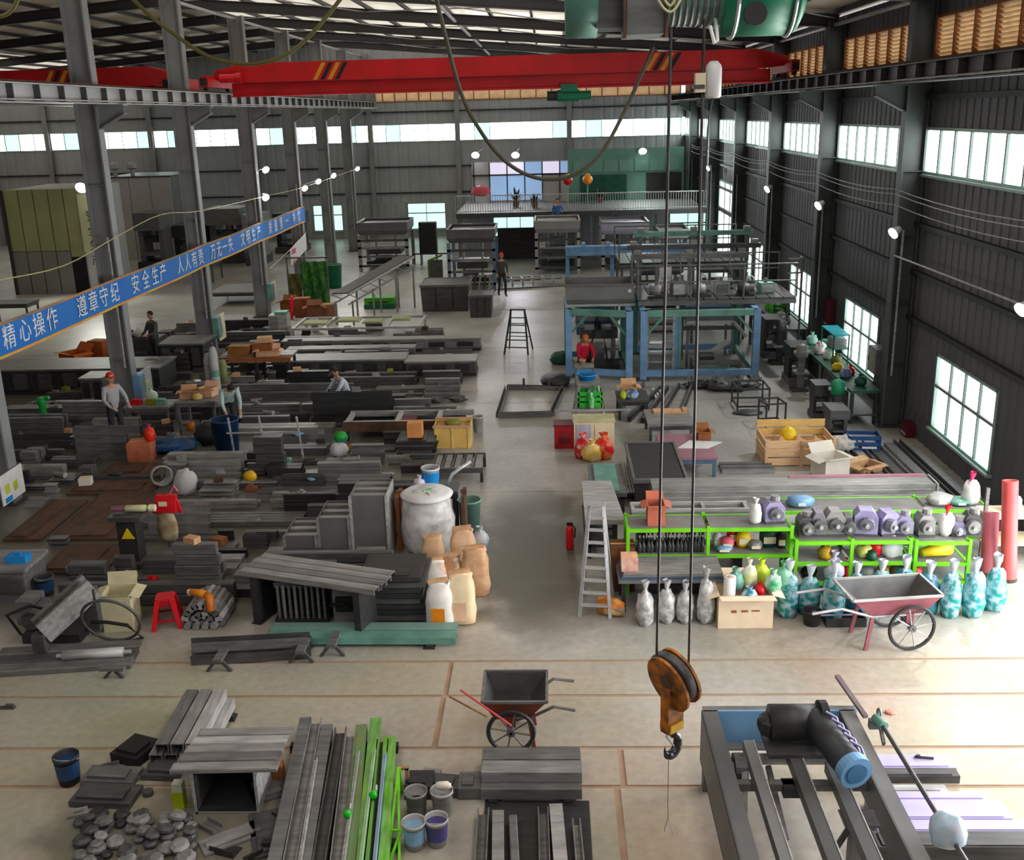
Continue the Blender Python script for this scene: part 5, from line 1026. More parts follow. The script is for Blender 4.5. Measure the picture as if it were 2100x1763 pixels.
# pale ladder-like frame lying on dark steel
x0 = pl(1296,1040,15.25).x; x1 = pl(1540,1050,15.25).x; zl = pl(1400,1047,15.25).z
t = thing('frame_stand', 'dark steel stack table behind the left green rack', 'table', (x0, 15.2, 0)); 
for k in range(4): G().b2((0,.0,zl-.1-.07*k),(x1-x0+.1,.55,zl-.045-.07*k)).build('steel_plate', (SM,SD,SG,SD)[k], t)
for x in (.1, x1-x0-.2): G().b2((x,.05,0),(x+.1,.5,zl-.31)).build('leg', SB, t)
t = thing('pale_frame', 'pale welded ladder frame lying on the steel stack behind the left rack', 'frame', (x0, 15.3, zl-.045))
for y in (0, .3): G().b2((0,y,0),(x1-x0,y+.05,.05)).build('side_bar', SL, t)
for u in (0, .12, .6, .96): G().b2(((x1-x0)*u,.05,0),((x1-x0)*u+.05,.3,.045)).build('cross_bar', SL, t)
# ------------------------------------------------------------ aisle side benches right of the aisle
x0, x1 = fl(1200,1066,.7).x, fl(1282,1066,.7).x; ya, yb = fl(1240,1066,.7).y, fl(1240,985,.7).y
t = thing('plate_bench', 'bench with a big pale grey plate top beside the aisle behind the ladder', 'table', (x0, ya, 0)); g = G(); g.add([(0,0,.62),(x1-x0,0,.62),(x1-x0-.12,yb-ya,.62),(-.0,yb-ya,.62),(0,0,.7),(x1-x0,0,.7),(x1-x0-.12,yb-ya,.7),(0,yb-ya,.7)], [(3,2,1,0),(4,5,6,7),(0,1,5,4),(1,2,6,5),(2,3,7,6),(3,0,4,7)]); g.build('plate', SL, t)
for x in (.02, x1-x0-.2):
    for y in (.05, yb-ya-.15): G().b2((x,y,0),(x+.08,y+.08,.62)).build('leg', SB, t)
G().b2((0,.05,.2),(x1-x0-.1,yb-ya,.24)).build('lower_shelf', SB, t)
for k in range(3): G().b2((.05,.1+.3*k,.24),(x1-x0-.15,.3+.3*k,.4)).build('stored_bar', SD, t)
p = fl(1238, 985, .55); x2 = p.x-.15; t = thing('teal_sheet', 'pale teal sheet lying on dark bars behind the grey plate bench', 'sheet', (x2, yb+.08, .45)); G().b2((0,0,.0),(.42,1.5,.03)).build('sheet', TEAL, t); G().b2((-.1,-.05,-.08),(.55,1.55,0)).build('backing', SM, t)
t = thing('bar_trestle', 'dark trestle under the teal sheet', 'trestle', (x2, yb+.1, 0)); G().b2((-.08,0,0),(-.02,.06,.37)).build('leg', SB, t); G().b2((.45,0,0),(.51,.06,.37)).build('leg', SB, t); G().b2((-.08,1.3,0),(-.02,1.36,.37)).build('leg', SB, t); G().b2((.45,1.3,0),(.51,1.36,.37)).build('leg', SB, t); G().b2((-.08,.0,.3),(.51,.06,.365)).build('cross_bar', SB, t); G().b2((-.08,1.3,.3),(.51,1.36,.365)).build('cross_bar', SB, t)
for k in range(6):
    a, b = fl(1283+5.5*k, 1008, .3), fl(1268+6.5*k, 950, .3); one('steel_tube', G().bar((0,0,0), b-a, .035, .035), SL, 'pale thin steel tube in the bundle between the plate bench and the black bin', 'tube', a, 0, 'thin tubes beside the plate bench')
one('tube_rest', G().b2((-.1,-.05,0),(.75,.05,.07)).b2((-.05,-.04,.07),(0,.04,.28)).b2((.6,-.04,.07),(.65,.04,.28)).b2((-.1,-.05,.22),(.75,.05,.28)), SB, 'dark rest under the bundle of thin tubes', 'trestle', (fl(1283,990,.3).x-.12, fl(1283,990,.3).y, 0))
bx0 = fl(1262, 1060); bin_(fl(1296,1020).x, 17.9, .95, 2.2, .55, 'long black steel trough between thin tubes and the grey box beam', SB, .02)
# rows of stuff on the aisle bench further back: A frame stand, basin, crates
p = fl(1205, 868); t = thing('trestle_table', 'pale A frame trestle with a long bar across beside the aisle', 'trestle', (p.x, p.y, 0))
for sx in (-.32, .42):
    for y in (-.2, .9): G().bar((sx,y,0),(sx*.55,y*.6+.2,.95),.04,.04).build('leg', SL, t)
G().b2((-.25,0,.92),(.3,.8,.96)).build('tray', SG, t); G().bar((-.75,-.35,.42),(.98,-.35,.42),.04,.04).build('long_bar', SL, t); G().b2((-.3,-.35,.4),(.4,.5,.43)).build('board', SHELFB, t)
p = fl(1207, 818, .97); bucket((-.0+fl(1205,868).x, fl(1205,868).y+.4, .96), .22, .14, 'round blue plastic basin on the pale A frame trestle', CYAN, False, NAVY, nm='basin', cat='basin')
crate((fl(1205,868).x+.06, fl(1205,868).y+.05, .43), .56, .38, .36, 'bright green plastic crate on the pale trestle beside the aisle', mat('crate_green', (30,190,40), .5), 0, TEAL)
p = fl(1205,868); t = thing('spray_bottle', 'green and white bottle leaning in front of the green crate', 'bottle', (p.x+.08, p.y-.25, .445)); G().lathe([(.06,0),(.06,.22),(.025,.28),(.025,.32)], n=10).build('bottle', mat('bottle_green', (40,200,90), .4, 0, .1, 6, (220,236,220)), t, True); G().cyl((0,0,.32),(0,0,.36),.03,n=8).build('cap', WHITE, t)
p = fl(1252, 868)+Vector((.42,.1,0)); table(p.x-.25, p.y+.1, .75, .9, .5, 'small dark table beside the pale trestle carrying cartons', SD, SB)
carton((p.x+.05, p.y+.55, .5), .36, .34, .24, 'tan carton on the small dark table by the pale trestle', CARD)
sack((p.x+.1, p.y+.28, .5), .16, .12, .2, 'blue and white bag below the tan carton', mat('navy_white_bag', (30,80,140), .4, 0, .1, 8, (180,200,220)), 121, False)
sack((p.x-.1, p.y+.25, .5), .08, .08, .18, 'yellow green bag beside the blue bag on the small table', mat('yellow_green', (180,200,50), .5), 122, False)
p = fl(1158, 920); t = thing('red_bin', 'red metal bin standing at the aisle edge', 'bin', (p.x, p.y+.2, 0)); 
G().b2((-.22,-.2,0),(.22,.2,.5)).build('body', mat('deep_red', (160,14,24), .5), t); G().b2((-.24,-.22,.5),(.24,.22,.54)).build('lid', mat('dark_maroon', (96,20,34), .5), t); G().b2((-.05,-.215,.3),(.05,-.2,.34)).build('handle', SD, t); G().b2((-.12,-.21,.12),(.12,-.2,.24)).build('front_plate', mat('dark_maroon', (96,20,34)), t)
p = fl(1222, 935); t = thing('cream_cabinet', 'cream low cabinet with a white front behind the red and yellow bags', 'cabinet', (p.x, p.y+.5, 0)); G().b2((-.45,0,0),(.42,.5,.6)).build('body', CREAM, t); G().b2((-.47,-.03,.6),(.44,.52,.64)).build('top', mat('olive_cream', (190,186,140), .6), t); G().b2((-.4,-.02,.1),(-.08,0,.55)).build('door', mat('pale_lilac', (176,176,190), .6), t); G().b2((.0,-.02,.1),(.4,0,.55)).build('door', CREAM, t)
for i, (px, py, rx, h, lb, ms) in enumerate(((1196,938,.2,.42,'red and white crumpled bag left of the red yellow heap by the aisle',mat('red_white', (224,20,40), .4, 0, .1, 7, (240,214,200), thr=(.5,.65))),(1214,944,.22,.36,'yellow crumpled bag in the middle of the heap by the aisle',mat('yellow_cream', (240,190,30), .4, 0, .1, 7, (240,214,160))),(1238,940,.22,.44,'bright red and orange bag right of the heap by the aisle',mat('red_orange', (230,20,10), .4, 0, .1, 7, (230,150,90), thr=(.48,.62))))):
    p = fl(px, py); sack((p.x, p.y, .0), rx, .16, h, lb, ms, 130+i)
# aisle items behind: dark heap, post with red shirted things, tool cart
p = fl(1199, 800); t = thing('tool_stand', 'small grey tool stand with pots beside the left blue post', 'stand', (p.x, p.y+.2, 0)); G().b2((-.25,-.2,.6),(.25,.2,.64)).build('top', SG, t); G().b2((-.25,-.2,.25),(.25,.2,.28)).build('shelf', SG, t)
for x in (-.24,.2):
    for y in (-.19,.15): G().b2((x,y,0),(x+.04,y+.04,.6)).build('leg', SM, t)
bucket((p.x-.05, p.y+.2, .64), .09, .14, 'small tan pot on the grey tool stand', CARD, False); bucket((p.x+.14, p.y+.25, .28), .09, .14, 'small yellow pot on the lower board of the tool stand', mat('dull_yellow', (180,160,80), .5), False)
p = fl(1150, 745); sack((p.x, p.y, 0), .3, .25, .35, 'dark teal cloth heap at the foot of the left blue post', DGREEN, 140, False, nm='cloth_heap', cat='cloth')
p = fl(1140, 790); sack((p.x, p.y, 0), .4, .5, .3, 'black scrap heap at the aisle edge behind the floor frame', SB, 141, False, nm='scrap_heap', cat='scrap')
# frame lying in the aisle
pts = [fl(1022,856), fl(1132,853), fl(1155,800), fl(1040,798)]; t = thing('steel_rectangle', 'dark rectangular steel frame lying on the aisle floor', 'frame', pts[0])
for a, b in zip(pts, pts[1:]+pts[:1]):
    G().ext([(-.06,0),(.06,0),(.06,.12),(.05,.12),(.05,.012),(-.05,.012),(-.05,.12),(-.06,.12)], a-pts[0], b-pts[0]).build('channel', SM, t)
for u in (.3, .75): v = pts[3].lerp(pts[2], u)-pts[0]; G().b2((v.x-.03,v.y,.12),(v.x+.03,v.y+.05,.3)).build('lug', SD, t)
# ------------------------------------------------------------ tables and boxes middle right
a, b = fl(1360,980), fl(1472,980); x0, w_ = a.x, b.x-a.x
table(x0, a.y, w_, 1.6, .42, 'mauve topped table with blue edge and white paper behind the box beam', mat('mauve_top', (150,104,118), .6, 0, .08, 2), BSH)
q = G(); q.b2((0,0,0),(w_,.02,.2)); one('blue_edge_sheet', q, mat('steel_blue_sheet', (104,132,166), .5, .1, .1, 2), 'steel blue sheet edge along the front of the mauve table', 'sheet', (x0, a.y-.03, .2)) if 0 else None
one('paper_sheet', G().prism([(0,0),(.6,-.05),(.95,.35),(.3,.5)], 0, .012), WHITE, 'white paper sheet lying on the mauve table', 'paper', (x0+.35, a.y+.6, .42))
carton((x0+w_-.1, a.y+1.3, .42), .26, .3, .16, 'small brown open carton on the far corner of the mauve table', CARDD)
table(x0-.1, a.y+2.2, 1.0, 1.2, .45, 'grey topped table behind the mauve table under the left rope', SG, SD)
one('tan_board', G().b2((0,0,0),(.75,.3,.05)).b2((.65,0,.05),(.75,.3,.08)), CARD, 'tan cardboard strip on the grey table behind the mauve table', 'board', (x0+.1, a.y+3.0, .45))
for k in range(5):
    p = fl(1480+2*k, 962+4*k-8, .2); one('steel_angle', G().ext([(-.05,0),(.05,0),(.05,.012),(-.038,.012),(-.038,.1),(-.05,.1)], (0,0,0), (1.05,0,0)), (SG,SM)[k % 2], 'short grey angle bar in the stack between mauve table and wooden crate', 'angle bar', (x0+w_+.12, a.y+.25+.11*k, 0), 0, 'angle bars by the wooden crate')
WD = mat('planed_pine', (226,186,142), .75, 0, .12, 5, stretch=(1,8,8))
p, p2 = fl(1567,956), fl(1712,956); w_ = p2.x-p.x; t = thing('wooden_crate', 'long pine plank crate with a raised back board behind the box beam', 'crate', (p.x, p.y, 0)); hc = .55
for k in range(3): G().b2((0,-.012,.02+hc/3*k),(w_,.012,hc/3*(k+1)-.01)).build('plank', WD, t)
for k in range(4): G().b2((0,.9-.012,.02+hc/3*k),(w_,.9+.012,hc/3*(k+1)-.01)).build('plank', mat('yellow_pine', (222,184,110), .75, 0, .12, 5, stretch=(1,8,8)), t)
for k in range(3):
    for x in (0, w_-.024): G().b2((x,.012,.02+hc/3*k),(x+.024,.888,hc/3*(k+1)-.01)).build('plank', WD, t)
for x in (.0, w_*.5, w_-.06): G().b2((x,-.035,0),(x+.06,-.012,hc)).build('batten', WOOD, t)
G().b2((.03,.03,.3),(w_-.03,.87,.34)).build('packing', CARD, t)
for k in range(3): G().add([(.25+.35*k,.1,.34),(.6+.35*k,.1,.34),(.42+.35*k,.5,.5),(.3+.35*k,.75,.36),(.55+.35*k,.75,.36)], [(0,1,2),(0,2,3),(1,4,2),(2,4,3),(0,3,4,1)]).build('paper_wrap', CARD, t)
p3 = fl(1628, 900, .5); one('yellow_ball', G().blob((0,0,0),(.17,.17,.17),3,12,8,.06), YEL, 'bright yellow bag bulging above the wooden crate back board', 'bag', (p.x+w_*.42, p.y+.62, .345), smooth=True)
p = fl(1690, 985); carton((p.x+.18, p.y+.3, 0), .55, .5, .42, 'open white and tan carton in front of the wooden crate', mat('white_tan_carton', (232,226,214), .8, 0, .05, 3), .35, inner=CARD)
p = fl(1762, 980); carton((p.x+.22, p.y+.3, 0), .5, .36, .2, 'torn flattened tan carton with open flaps beside the steel bars', CARD, .5, ang=15)
p = fl(1735, 935); sack((p.x+.0, p.y+.35, 0), .3, .2, .34, 'grey and white rags between the crate and the blue box', mat('rag_grey', (150,148,144), .7, 0, .1, 8, (214,210,204)), 150, False, nm='rag_heap', cat='rags')
p = fl(1775, 930); t = crate((p.x, p.y+.25, 0), .66, .42, .36, 'blue plastic crate with white marks near the wall', mat('crate_blue', (10,66,128), .5), -.1); G().b2((-.05,-.225,.1),(.25,-.212,.14)).build('white_mark', WHITE, t)
# dark bar pile along the wall
for k in range(9):
    a = fl(1800+14*k, 990-1.2*k*3, 0); xx = 6.0+.2*k
    o = put('steel_bar', G().ext([(-.07,0),(.07,0),(.07,.1),(.055,.1),(.055,.015),(-.055,.015),(-.055,.1),(-.07,.1)] if k % 2 else [(-.08,0),(.08,0),(.08,.06),(-.08,.06)], (0,0,0), (-.02,3.6,0), up=(0,0,1)).mesh('steel_bar', (SM, SD, SG)[k % 3]), None, (xx, 17.6+.12*(k % 4), 0)); tag(o, 'long dark steel bar on the floor along the wall under the nearest low window', 'steel bar', 'bars along the right wall')
# angle iron frames (cubes) on the clear floor
def cubeframe(px, py, w_, d, h, label, rz=0, tall=False):
    p = fl(px, py); t = thing('metal_stand', label, 'frame', (p.x, p.y, 0), rz); b = .035
    for x in (0, w_):
        for y in (0, d): G().b2((x-b/2,y-b/2,0),(x+b/2,y+b/2,h)).build('leg', DARK, t)
    for z in (h, .12):
        for y in (0, d): G().b2((0,y-b/2,z-b),(w_,y+b/2,z)).build('rail', DARK, t)
        for x in (0, w_): G().b2((x-b/2,0,z-b),(x+b/2,d,z)).build('end_rail', DARK, t)
    return t
cubeframe(1512, 842, .75, .8, .55, 'dark angle iron frame on the clear floor right of the right rope'); cubeframe(1570, 880, .45, .5, .6, 'small dark angle iron stool frame before the wooden crate', .15)
p = fl(1527, 850); one('black_plate', G().blob((0,0,0),(.35,.22,.04),5,12,4,.15), SB, 'black plate lying inside the dark angle iron frame', 'plate', (p.x+.1, p.y+.1, 0))
# ------------------------------------------------------------ benches along the right wall
def bench(y0, y1, x0, x1, h, label, top=DGREEN):
    t = thing('wall_bench', label, 'workbench', (x0, y0, 0)); w_, d = x1-x0, y1-y0
    G().b2((0,0,h-.06),(w_,d,h)).build('benchtop', top, t); G().b2((0.02,.02,.2),(w_-.02,d-.02,.24)).build('lower_shelf', SD, t)
    for x in (.02,w_-.1):
        for y in (.05,d/2,d-.12): G().b2((x,y,0),(x+.07,y+.07,h-.06)).build('leg', SB, t)
    G().b2((0,.3,.3),(.03,d*.45,h-.1)).build('drawer_front', SD, t); G().b2((0,d*.55,.3),(.03,d*.9,h-.1)).build('drawer_front', SB, t); return t
bench(22.95, 28.4, 6.75, 7.4, .8, 'long dark green workbench along the wall below the second low window')
bench(29.9, 35.2, 6.7, 7.4, .8, 'dark workbench along the wall below the third low window', SD)
bw_items = [(1722,712,.3,'teal roll of film on the bench under the second low window',TEAL),(1745,722,.26,'turquoise tray on the bench under the second low window',mat('turquoise', (30,190,206), .4))]
for i, (y, x, rx, h, lb, ms) in enumerate(((27.9,7.05,.22,.3,'pale teal bag at the far end of the green bench',mat('pale_teal_bag', (150,200,186), .4)),(27.3,7.15,.2,.25,'white roll bag on the green bench',WHITE),(26.7,6.95,.2,.28,'white and pink bag on the green bench',mat('white_pink', (226,214,214), .4, 0, .1, 8, (216,110,130), thr=(.5,.7))),(26.1,7.05,.22,.3,'mint white bag in the middle of the green bench',mat('mint_white', (214,236,226), .4)),(25.6,7.1,.2,.24,'olive bag on the green bench',mat('olive_bag', (122,126,50), .6)),(24.9,6.95,.2,.22,'bright yellow bag on the green bench',YEL),(24.5,7.15,.16,.2,'bright red bag at the near end of the green bench',SRED),(24.2,6.95,.2,.26,'blue and white bag at the near end of the green bench',mat('navy_white_bag', (30,80,140))),(23.5,7.1,.2,.22,'dark green bag at the end of the green bench next to the column',DGREEN))):
    sack((x, y, .8), rx*.72, .13, h*.85, lb, ms, 160+i, i % 2 == 0)
t = thing('wire_rack', 'teal wire rack with turquoise tray standing on the green bench at the window', 'rack', (7.0, 26.2, .8))
for z in (.35, .7): G().b2((0,-.6,z),(.4,.6,z+.03)).build('tray', TEAL if z < .5 else mat('turquoise', (30,190,206), .4), t)
for x in (0,.37):
    for y in (-.6,.57): G().b2((x,y,0),(x+.03,y+.03,.72)).build('post', DGREEN, t)
for k in range(3): one('sheet_pack', G().b2((0,0,0),(.36,.5,.05)).b2((.02,.02,.05),(.3,.45,.07)), SL, 'flat pale pack on the teal wire rack, %s' % ('lowest','middle','topmost')[k], 'pack', (7.02, 25.75+.0*k, 1.18+.07*k))
t = thing('grey_cabinet', 'grey square switch cabinet on the wall beside the green bench end', 'cabinet', (7.5, 23.75, .95)); G().b2((0,0,0),(.38,.6,.6)).build('body', SG, t); G().b2((-.02,.04,.04),(0,.56,.56)).build('door', SL, t); G().b2((-.035,.48,.26),(-.02,.5,.36)).build('handle', BLACK, t)
crate((7.05, 33.0, .8), .4, .55, .36, 'bright green crate with white parts on the far workbench', GREEN, 0, WHITE); crate((7.05, 32.2, .8), .4, .55, .34, 'second green crate with grey parts on the far workbench', mat('crate_green', (30,190,40)), 0, SL)
for i, (y, lb, ms) in enumerate(((31.5,'white and yellow bag on the far workbench',mat('white_yellow', (226,226,210), .4, 0, .1, 8, (206,190,30), thr=(.55,.7))),(30.8,'white mesh bag on the far workbench near end',WHITE),(34.2,'mint bag at the far end of the far workbench',mat('mint_white', (214,236,226))))): sack((6.98, y, .8), .15, .13, .22, lb, ms, 180+i, True)
t = thing('grey_board', 'grey square board leaning behind the green crates', 'board', (7.2, 31.6, .8)); G().b2((0,0,0),(.04,.8,.65)).build('sheet', SM, t); G().b2((-.02,-.03,0),(.06,0,.68)).build('edge', DGREEN, t)
for y, z, lb in ((28.9,1.05,'dark red notice board on the wall between second and third low windows'),(22.2,.3,'dark red box hung low on the wall beside the column')):
    t = thing('notice_board', lb, 'board', (7.69, y+.0 if y > 23 else 21.9, z if y > 23 else .0)); G().b2((0,0,0),(.2,.4,.75 if y > 23 else .3)).build('board', mat('dark_maroon', (96,20,34)), t); G().b2((-.01,.05,.05),(0,.35,.1)).build('label_strip', SL, t)
# pedestal fan, drill stand and dark heaps before the benches
for i, (px, py, rx, ry_, h, lb, ms) in enumerate(((1600,745,.35,.4,.9,'dark pillar drill stand before the far workbench',SB),(1640,800,.3,.3,.85,'grey grinder stand before the green bench',SD),(1745,870,.25,.3,.7,'dark stand with emerald cover before the green bench',SB))):
    p = fl(px, py); t = thing('machine_stand', lb, 'machine', (min(p.x, 6.45), p.y, 0)); G().b2((-rx*.8,-ry_*.6,0),(rx*.8,ry_*.6,.08)).build('foot', ms, t); G().b2((-.08,-.08,.08),(.08,.08,h)).build('column', SM if i == 1 else ms, t); G().b2((-rx*.6,-.2,h*.55),(rx*.6,.2,h*.6)).build('table', SG, t); g = G(); g.lathe([(.08,h),(.16,h+.04),(.16,h+.3),(.06,h+.36)], n=10); g.build('head', (SD, SG, mat('emerald', (20,130,90), .5))[i], t, True); G().cyl((-.2,0,h+.15),(.2,0,h+.15),.05,n=8).build('spindle', SL, t)
p = fl(1647, 812); bucket((p.x+.2, p.y-.2, 0), .12, .25, 'green and white bottle shaped can beside the grinder stand', mat('can_green', (60,170,60), .5, 0, .1, 6, (200,214,200)), False)
# ------------------------------------------------------------ wheelbarrows
WBR = mat('wheelbarrow_red', (150,84,96), .55, .1, .15, 4); TRAYD = mat('tray_dark', (62,60,60), .6, .2, .2, 4)
def wheelbarrow(loc, rz, label, body, tray, ms_wheel=SM, rod=SL, k=1.0, lx=1.0):
    """tray along local x, handles toward -x, big spoked wheels under the tray"""
    t = thing('wheelbarrow', label, 'wheelbarrow', loc, rz)
    zb, zt = .5*k, .78*k; lo = [(-.32*lx,-.24,zb),(.42*lx,-.24,zb),(.42*lx,.24,zb),(-.32*lx,.24,zb)]; hi = [(-.62*lx,-.34,zt),(.6*lx,-.34,zt),(.6*lx,.34,zt),(-.62*lx,.34,zt)]
    out = lo+hi; g = G(); g.add(out, [(3,2,1,0)]+[(i,(i+1)%4,4+(i+1)%4,4+i) for i in range(4)]); g.build('tray_outside', body, t)
    ins = [(x*.96, y*.96, z+.012) for x, y, z in lo]+[(x*.985, y*.97, z+.004) for x, y, z in hi]; g = G(); g.add(ins, [(0,1,2,3)]+[(4+i,4+(i+1)%4,(i+1)%4,i) for i in range(4)]); g.build('tray_inside', tray, t)
    g = G(); 
    for i in range(4): g.bar(hi[i], hi[(i+1)%4], .03, .03)
    g.build('rim', rod, t)
    for y in (-.3, .3):
        G().tube([(.4*lx,y*.8,zb-.02),(-.3*lx,y*.8,zb-.02),(-.75*lx,y,zb+.16),(-1.15*lx,y*1.05,zb+.12)], .018, 6).build('handle', rod, t)
        G().bar((-.28*lx,y*.75,zb),(-.36*lx,y*.85,0),.05,.03).build('leg', body, t)
    wr = .33*k; wx = .22 if lx > .9 else .04
    for y in (-.33, .33):
        w = G().ring((wx,y,wr),wr-.025,.026,'y',28,6).build('tyre', BLACK if ms_wheel is BLACK else DARK, t)
        G().cyl((wx,y-.04,wr),(wx,y+.04,wr),.05,n=10).build('hub', SM, w)
        for s in range(8): a = 2*PI*s/8+.2; G().cyl((wx,y,wr),(wx+(wr-.03)*math.cos(a),y,wr+(wr-.03)*math.sin(a)),.01,n=5).build('spoke', rod, w)
    G().cyl((wx,-.37,wr),(wx,.37,wr),.018,n=6).build('axle', SD, t); G().b2((wx-.05,-.26,wr),(wx+.05,-.23,zb)).build('bracket', body, t); G().b2((wx-.05,.23,wr),(wx+.05,.26,zb)).build('bracket', body, t)
    return t
p = fl(1866, 1335); wheelbarrow((p.x-.25, p.y+.33, 0), .12, 'dull red wheelbarrow with spoked wheels before the teal bags', WBR, mat('tray_grey', (100,100,100), .6, .2, .2, 4))
p = fl(1738, 1286); t = thing('steel_tray', 'low black steel tray with lilac rods beside the red wheelbarrow handles', 'tray', (p.x-.3, p.y, 0)); G().b2((0,0,0),(.56,.3,.02)).build('floor', SB, t)
for a_, b_ in (((0,0,.02),(.56,.015,.13)),((0,.285,.02),(.56,.3,.13)),((0,.015,.02),(.015,.285,.13)),((.545,.015,.02),(.56,.285,.13))): G().b2(a_, b_).build('side', SB, t)
for k in range(2): G().cyl((-.15,.08+.12*k,.145),(.5,.1+.12*k,.145),.014,n=6).build('rod', MAUVE, t)
p = fl(1668, 1287); bucket((p.x, p.y+.12, 0), .13, .22, 'black bucket with blue rag in front of the teal bags', SB, True, NAVY)
p = fl(1060, 1548); wheelbarrow((p.x-.02, p.y+.36, 0), math.pi+.0, 'red wheelbarrow with dark tray standing on the near floor', mat('barrow_red', (150,60,46), .6, .1, .25, 5, (110,76,50)), TRAYD, SD, SM, .86, .6)
a = fl(946,1416,.35); 
# ------------------------------------------------------------ steel stock
def prof(kind, w_, h, t=.012):
    a = w_/2
    if kind == 'U': return [(-a,0),(a,0),(a,h),(a-t,h),(a-t,t),(-a+t,t),(-a+t,h),(-a,h)]
    if kind == 'N': return [(-a,0),(-a+t,0),(-a+t,h-t),(a-t,h-t),(a-t,0),(a,0),(a,h),(-a,h)]
    if kind == 'I': return [(-a,0),(a,0),(a,t),(t/2,t),(t/2,h-t),(a,h-t),(a,h),(-a,h),(-a,h-t),(-t/2,h-t),(-t/2,t),(-a,t)]
    if kind == 'L': return [(-a,0),(a,0),(a,t),(-a+t,t),(-a+t,h),(-a,h)]
    b = min(w_, h)*.12; return [(-a+b,0),(a-b,0),(a,b),(a,h-b),(a-b,h),(-a+b,h),(-a,h-b),(-a,b)]
KN = {'U':('steel_channel','channel'),'N':('steel_channel','channel'),'I':('steel_beam','beam'),'L':('steel_angle','angle bar'),'T':('steel_bar','steel bar')}
def stock(p, q, n, pitch, kind, w_, h, mss, label, group, z=0, layers=1, jitter=.1, wood=None):
    a, b = (fl(*p, z), fl(*q, z)) if len(p) == 2 else (Vector(p), Vector(q))
    d = (b-a); L_ = d.length; d.normalize(); nrm = Vector((-d.y, d.x, 0)); nrm = nrm if nrm.y > 0 or (abs(nrm.y) < .3 and nrm.x > 0) else -nrm
    rz = math.atan2(d.y, d.x); poly = prof(kind, w_, h)
    for ly in range(layers):
        for k in range(n-(ly if layers > 1 else 0)):
            ms = mss[(k+ly) % len(mss)] if isinstance(mss, (list, tuple)) else mss
            s = R.uniform(0, jitter*L_*.4) if jitter else 0; l2 = L_-s-R.uniform(0, jitter*L_*.4 if jitter else 0)
            pos = a+d*s+nrm*(pitch*(k+.5+ly*.5)); 
            o = put(KN[kind][0], G().ext(poly, (0,0,0), (l2,0,0)).mesh(KN[kind][0], ms), None, (pos.x, pos.y, z+ly*(h+.004)), rz); tag(o, label, KN[kind][1], group)
    if z > .03:
        for u in (.12, .86):
            c = a+d*L_*u+nrm*(pitch*n/2); t_ = put('sleeper', G().box((0,0,(z-.004)/2),(.1,pitch*n+.04,z-.004)).box((0,0,.01),(.16,pitch*n+.08,.02)).mesh('sleeper', wood or SB), None, (c.x, c.y, 0), rz); tag(t_, 'support block under the %s' % label[:70].split(' beside')[0].split(' in front')[0], 'support', 'supports of the steel stock')
def topz(px, py, Y): return pl(px, py, Y).z
# ---------- three stepped box columns
CAST = mat('welded_box_grey', (106,105,104), .55, .2, .1, 2)
Ys = fl(690,1152).y
for i, (xl, xr, yf, yb) in enumerate(((586,655,1098,1048),(657,724,1062,1008),(726,803,1016,968))):
    x0, x1 = pl(xl,1150,Ys).x, pl(xr,1150,Ys).x; h = topz((xl+xr)/2, yf, Ys); d = .8; w_ = x1-x0-.02
    t = thing('box_column', ('lowest of the three stepped grey welded box columns','middle of the three stepped grey welded box columns','tallest of the three stepped grey welded box columns beside the bulk bag')[i], 'box column', (x0, Ys, 0))
    G().b2((0,0,0),(w_,.02,h)).build('front_plate', CAST, t); G().b2((0,d-.02,0),(w_,d,h)).build('rear_plate', CAST, t)
    for x in (0, w_-.02): G().b2((x,.02,0),(x+.02,d-.02,h)).build('side_plate', SL if x else CAST, t)
    for y in (.06, .34, .62): G().b2((.02,y,h-.14),(w_-.02,y+.12,h-.02)).build('cross_plate', SG, t)
    G().b2((.02,.02,.05),(w_-.02,d-.02,h*.5)).build('filling', SB, t)
    for x in (-.015, w_-.03): G().b2((x,-.015,0),(x+.045,.0,h)).build('edge_strip', SL if i == 2 else SG, t)
# ---------- bulk bag with bucket, panels and sacks
p = fl(875,1152); BULK = mat('translucent_bulk_bag', (180,180,180), .5, 0, .1, 6, (226,226,226), thr=(.3,.62), bump=.4)
t = thing('bulk_bag', 'big white translucent bulk bag with rounded lid beside the stepped columns', 'bulk bag', (p.x, p.y+.45, 0)); G().blob((0,0,0),(.46,.42,.62),61,16,11,.07,pw=.55).build('bag_body', BULK, t, True); G().lathe([(.0,.93),(.3,.96),(.42,.99),(.44,1.03),(.36,1.08),(.0,1.1)], n=20).build('round_lid', WHITE, t, True)
G().box((.02,-.05,1.1),(.14,.1,.03),.3).build('green_label', mat('bottle_green', (40,200,90)), t); G().tube([(-.1,.1,1.08),(.05,-.2,1.1),(.12,-.3,1.05)], .012, 5).build('lifting_strap', SL, t)
for sx, lb in ((-.53,'brown board standing left of the bulk bag'),(.56,'brown board standing right of the bulk bag')): one('brown_board', G().b2((0,0,0),(.06,.5,.95)).b2((-.02,.2,.95),(.08,.26,1.0)), RUST if sx > 0 else CARDD, lb, 'board', (p.x+sx, p.y+.45, 0))
pb = fl(862,1035,.9); table(p.x-.35, p.y+1.0, .8, .5, .85, 'small dark table behind the bulk bag carrying the paint bucket', SD, SB)
bucket((p.x-.02, p.y+1.25, .85), .155, .36, 'white paint bucket with blue label and mint lid behind the bulk bag', WHITE, True, mat('mint_lid', (170,226,206), .4), CYAN)
sack((p.x-.2, p.y+1.12, .85), .1, .09, .2, 'white and lilac bag beside the paint bucket behind the bulk bag', mat('lilac_white', (220,214,236)), 201, True)
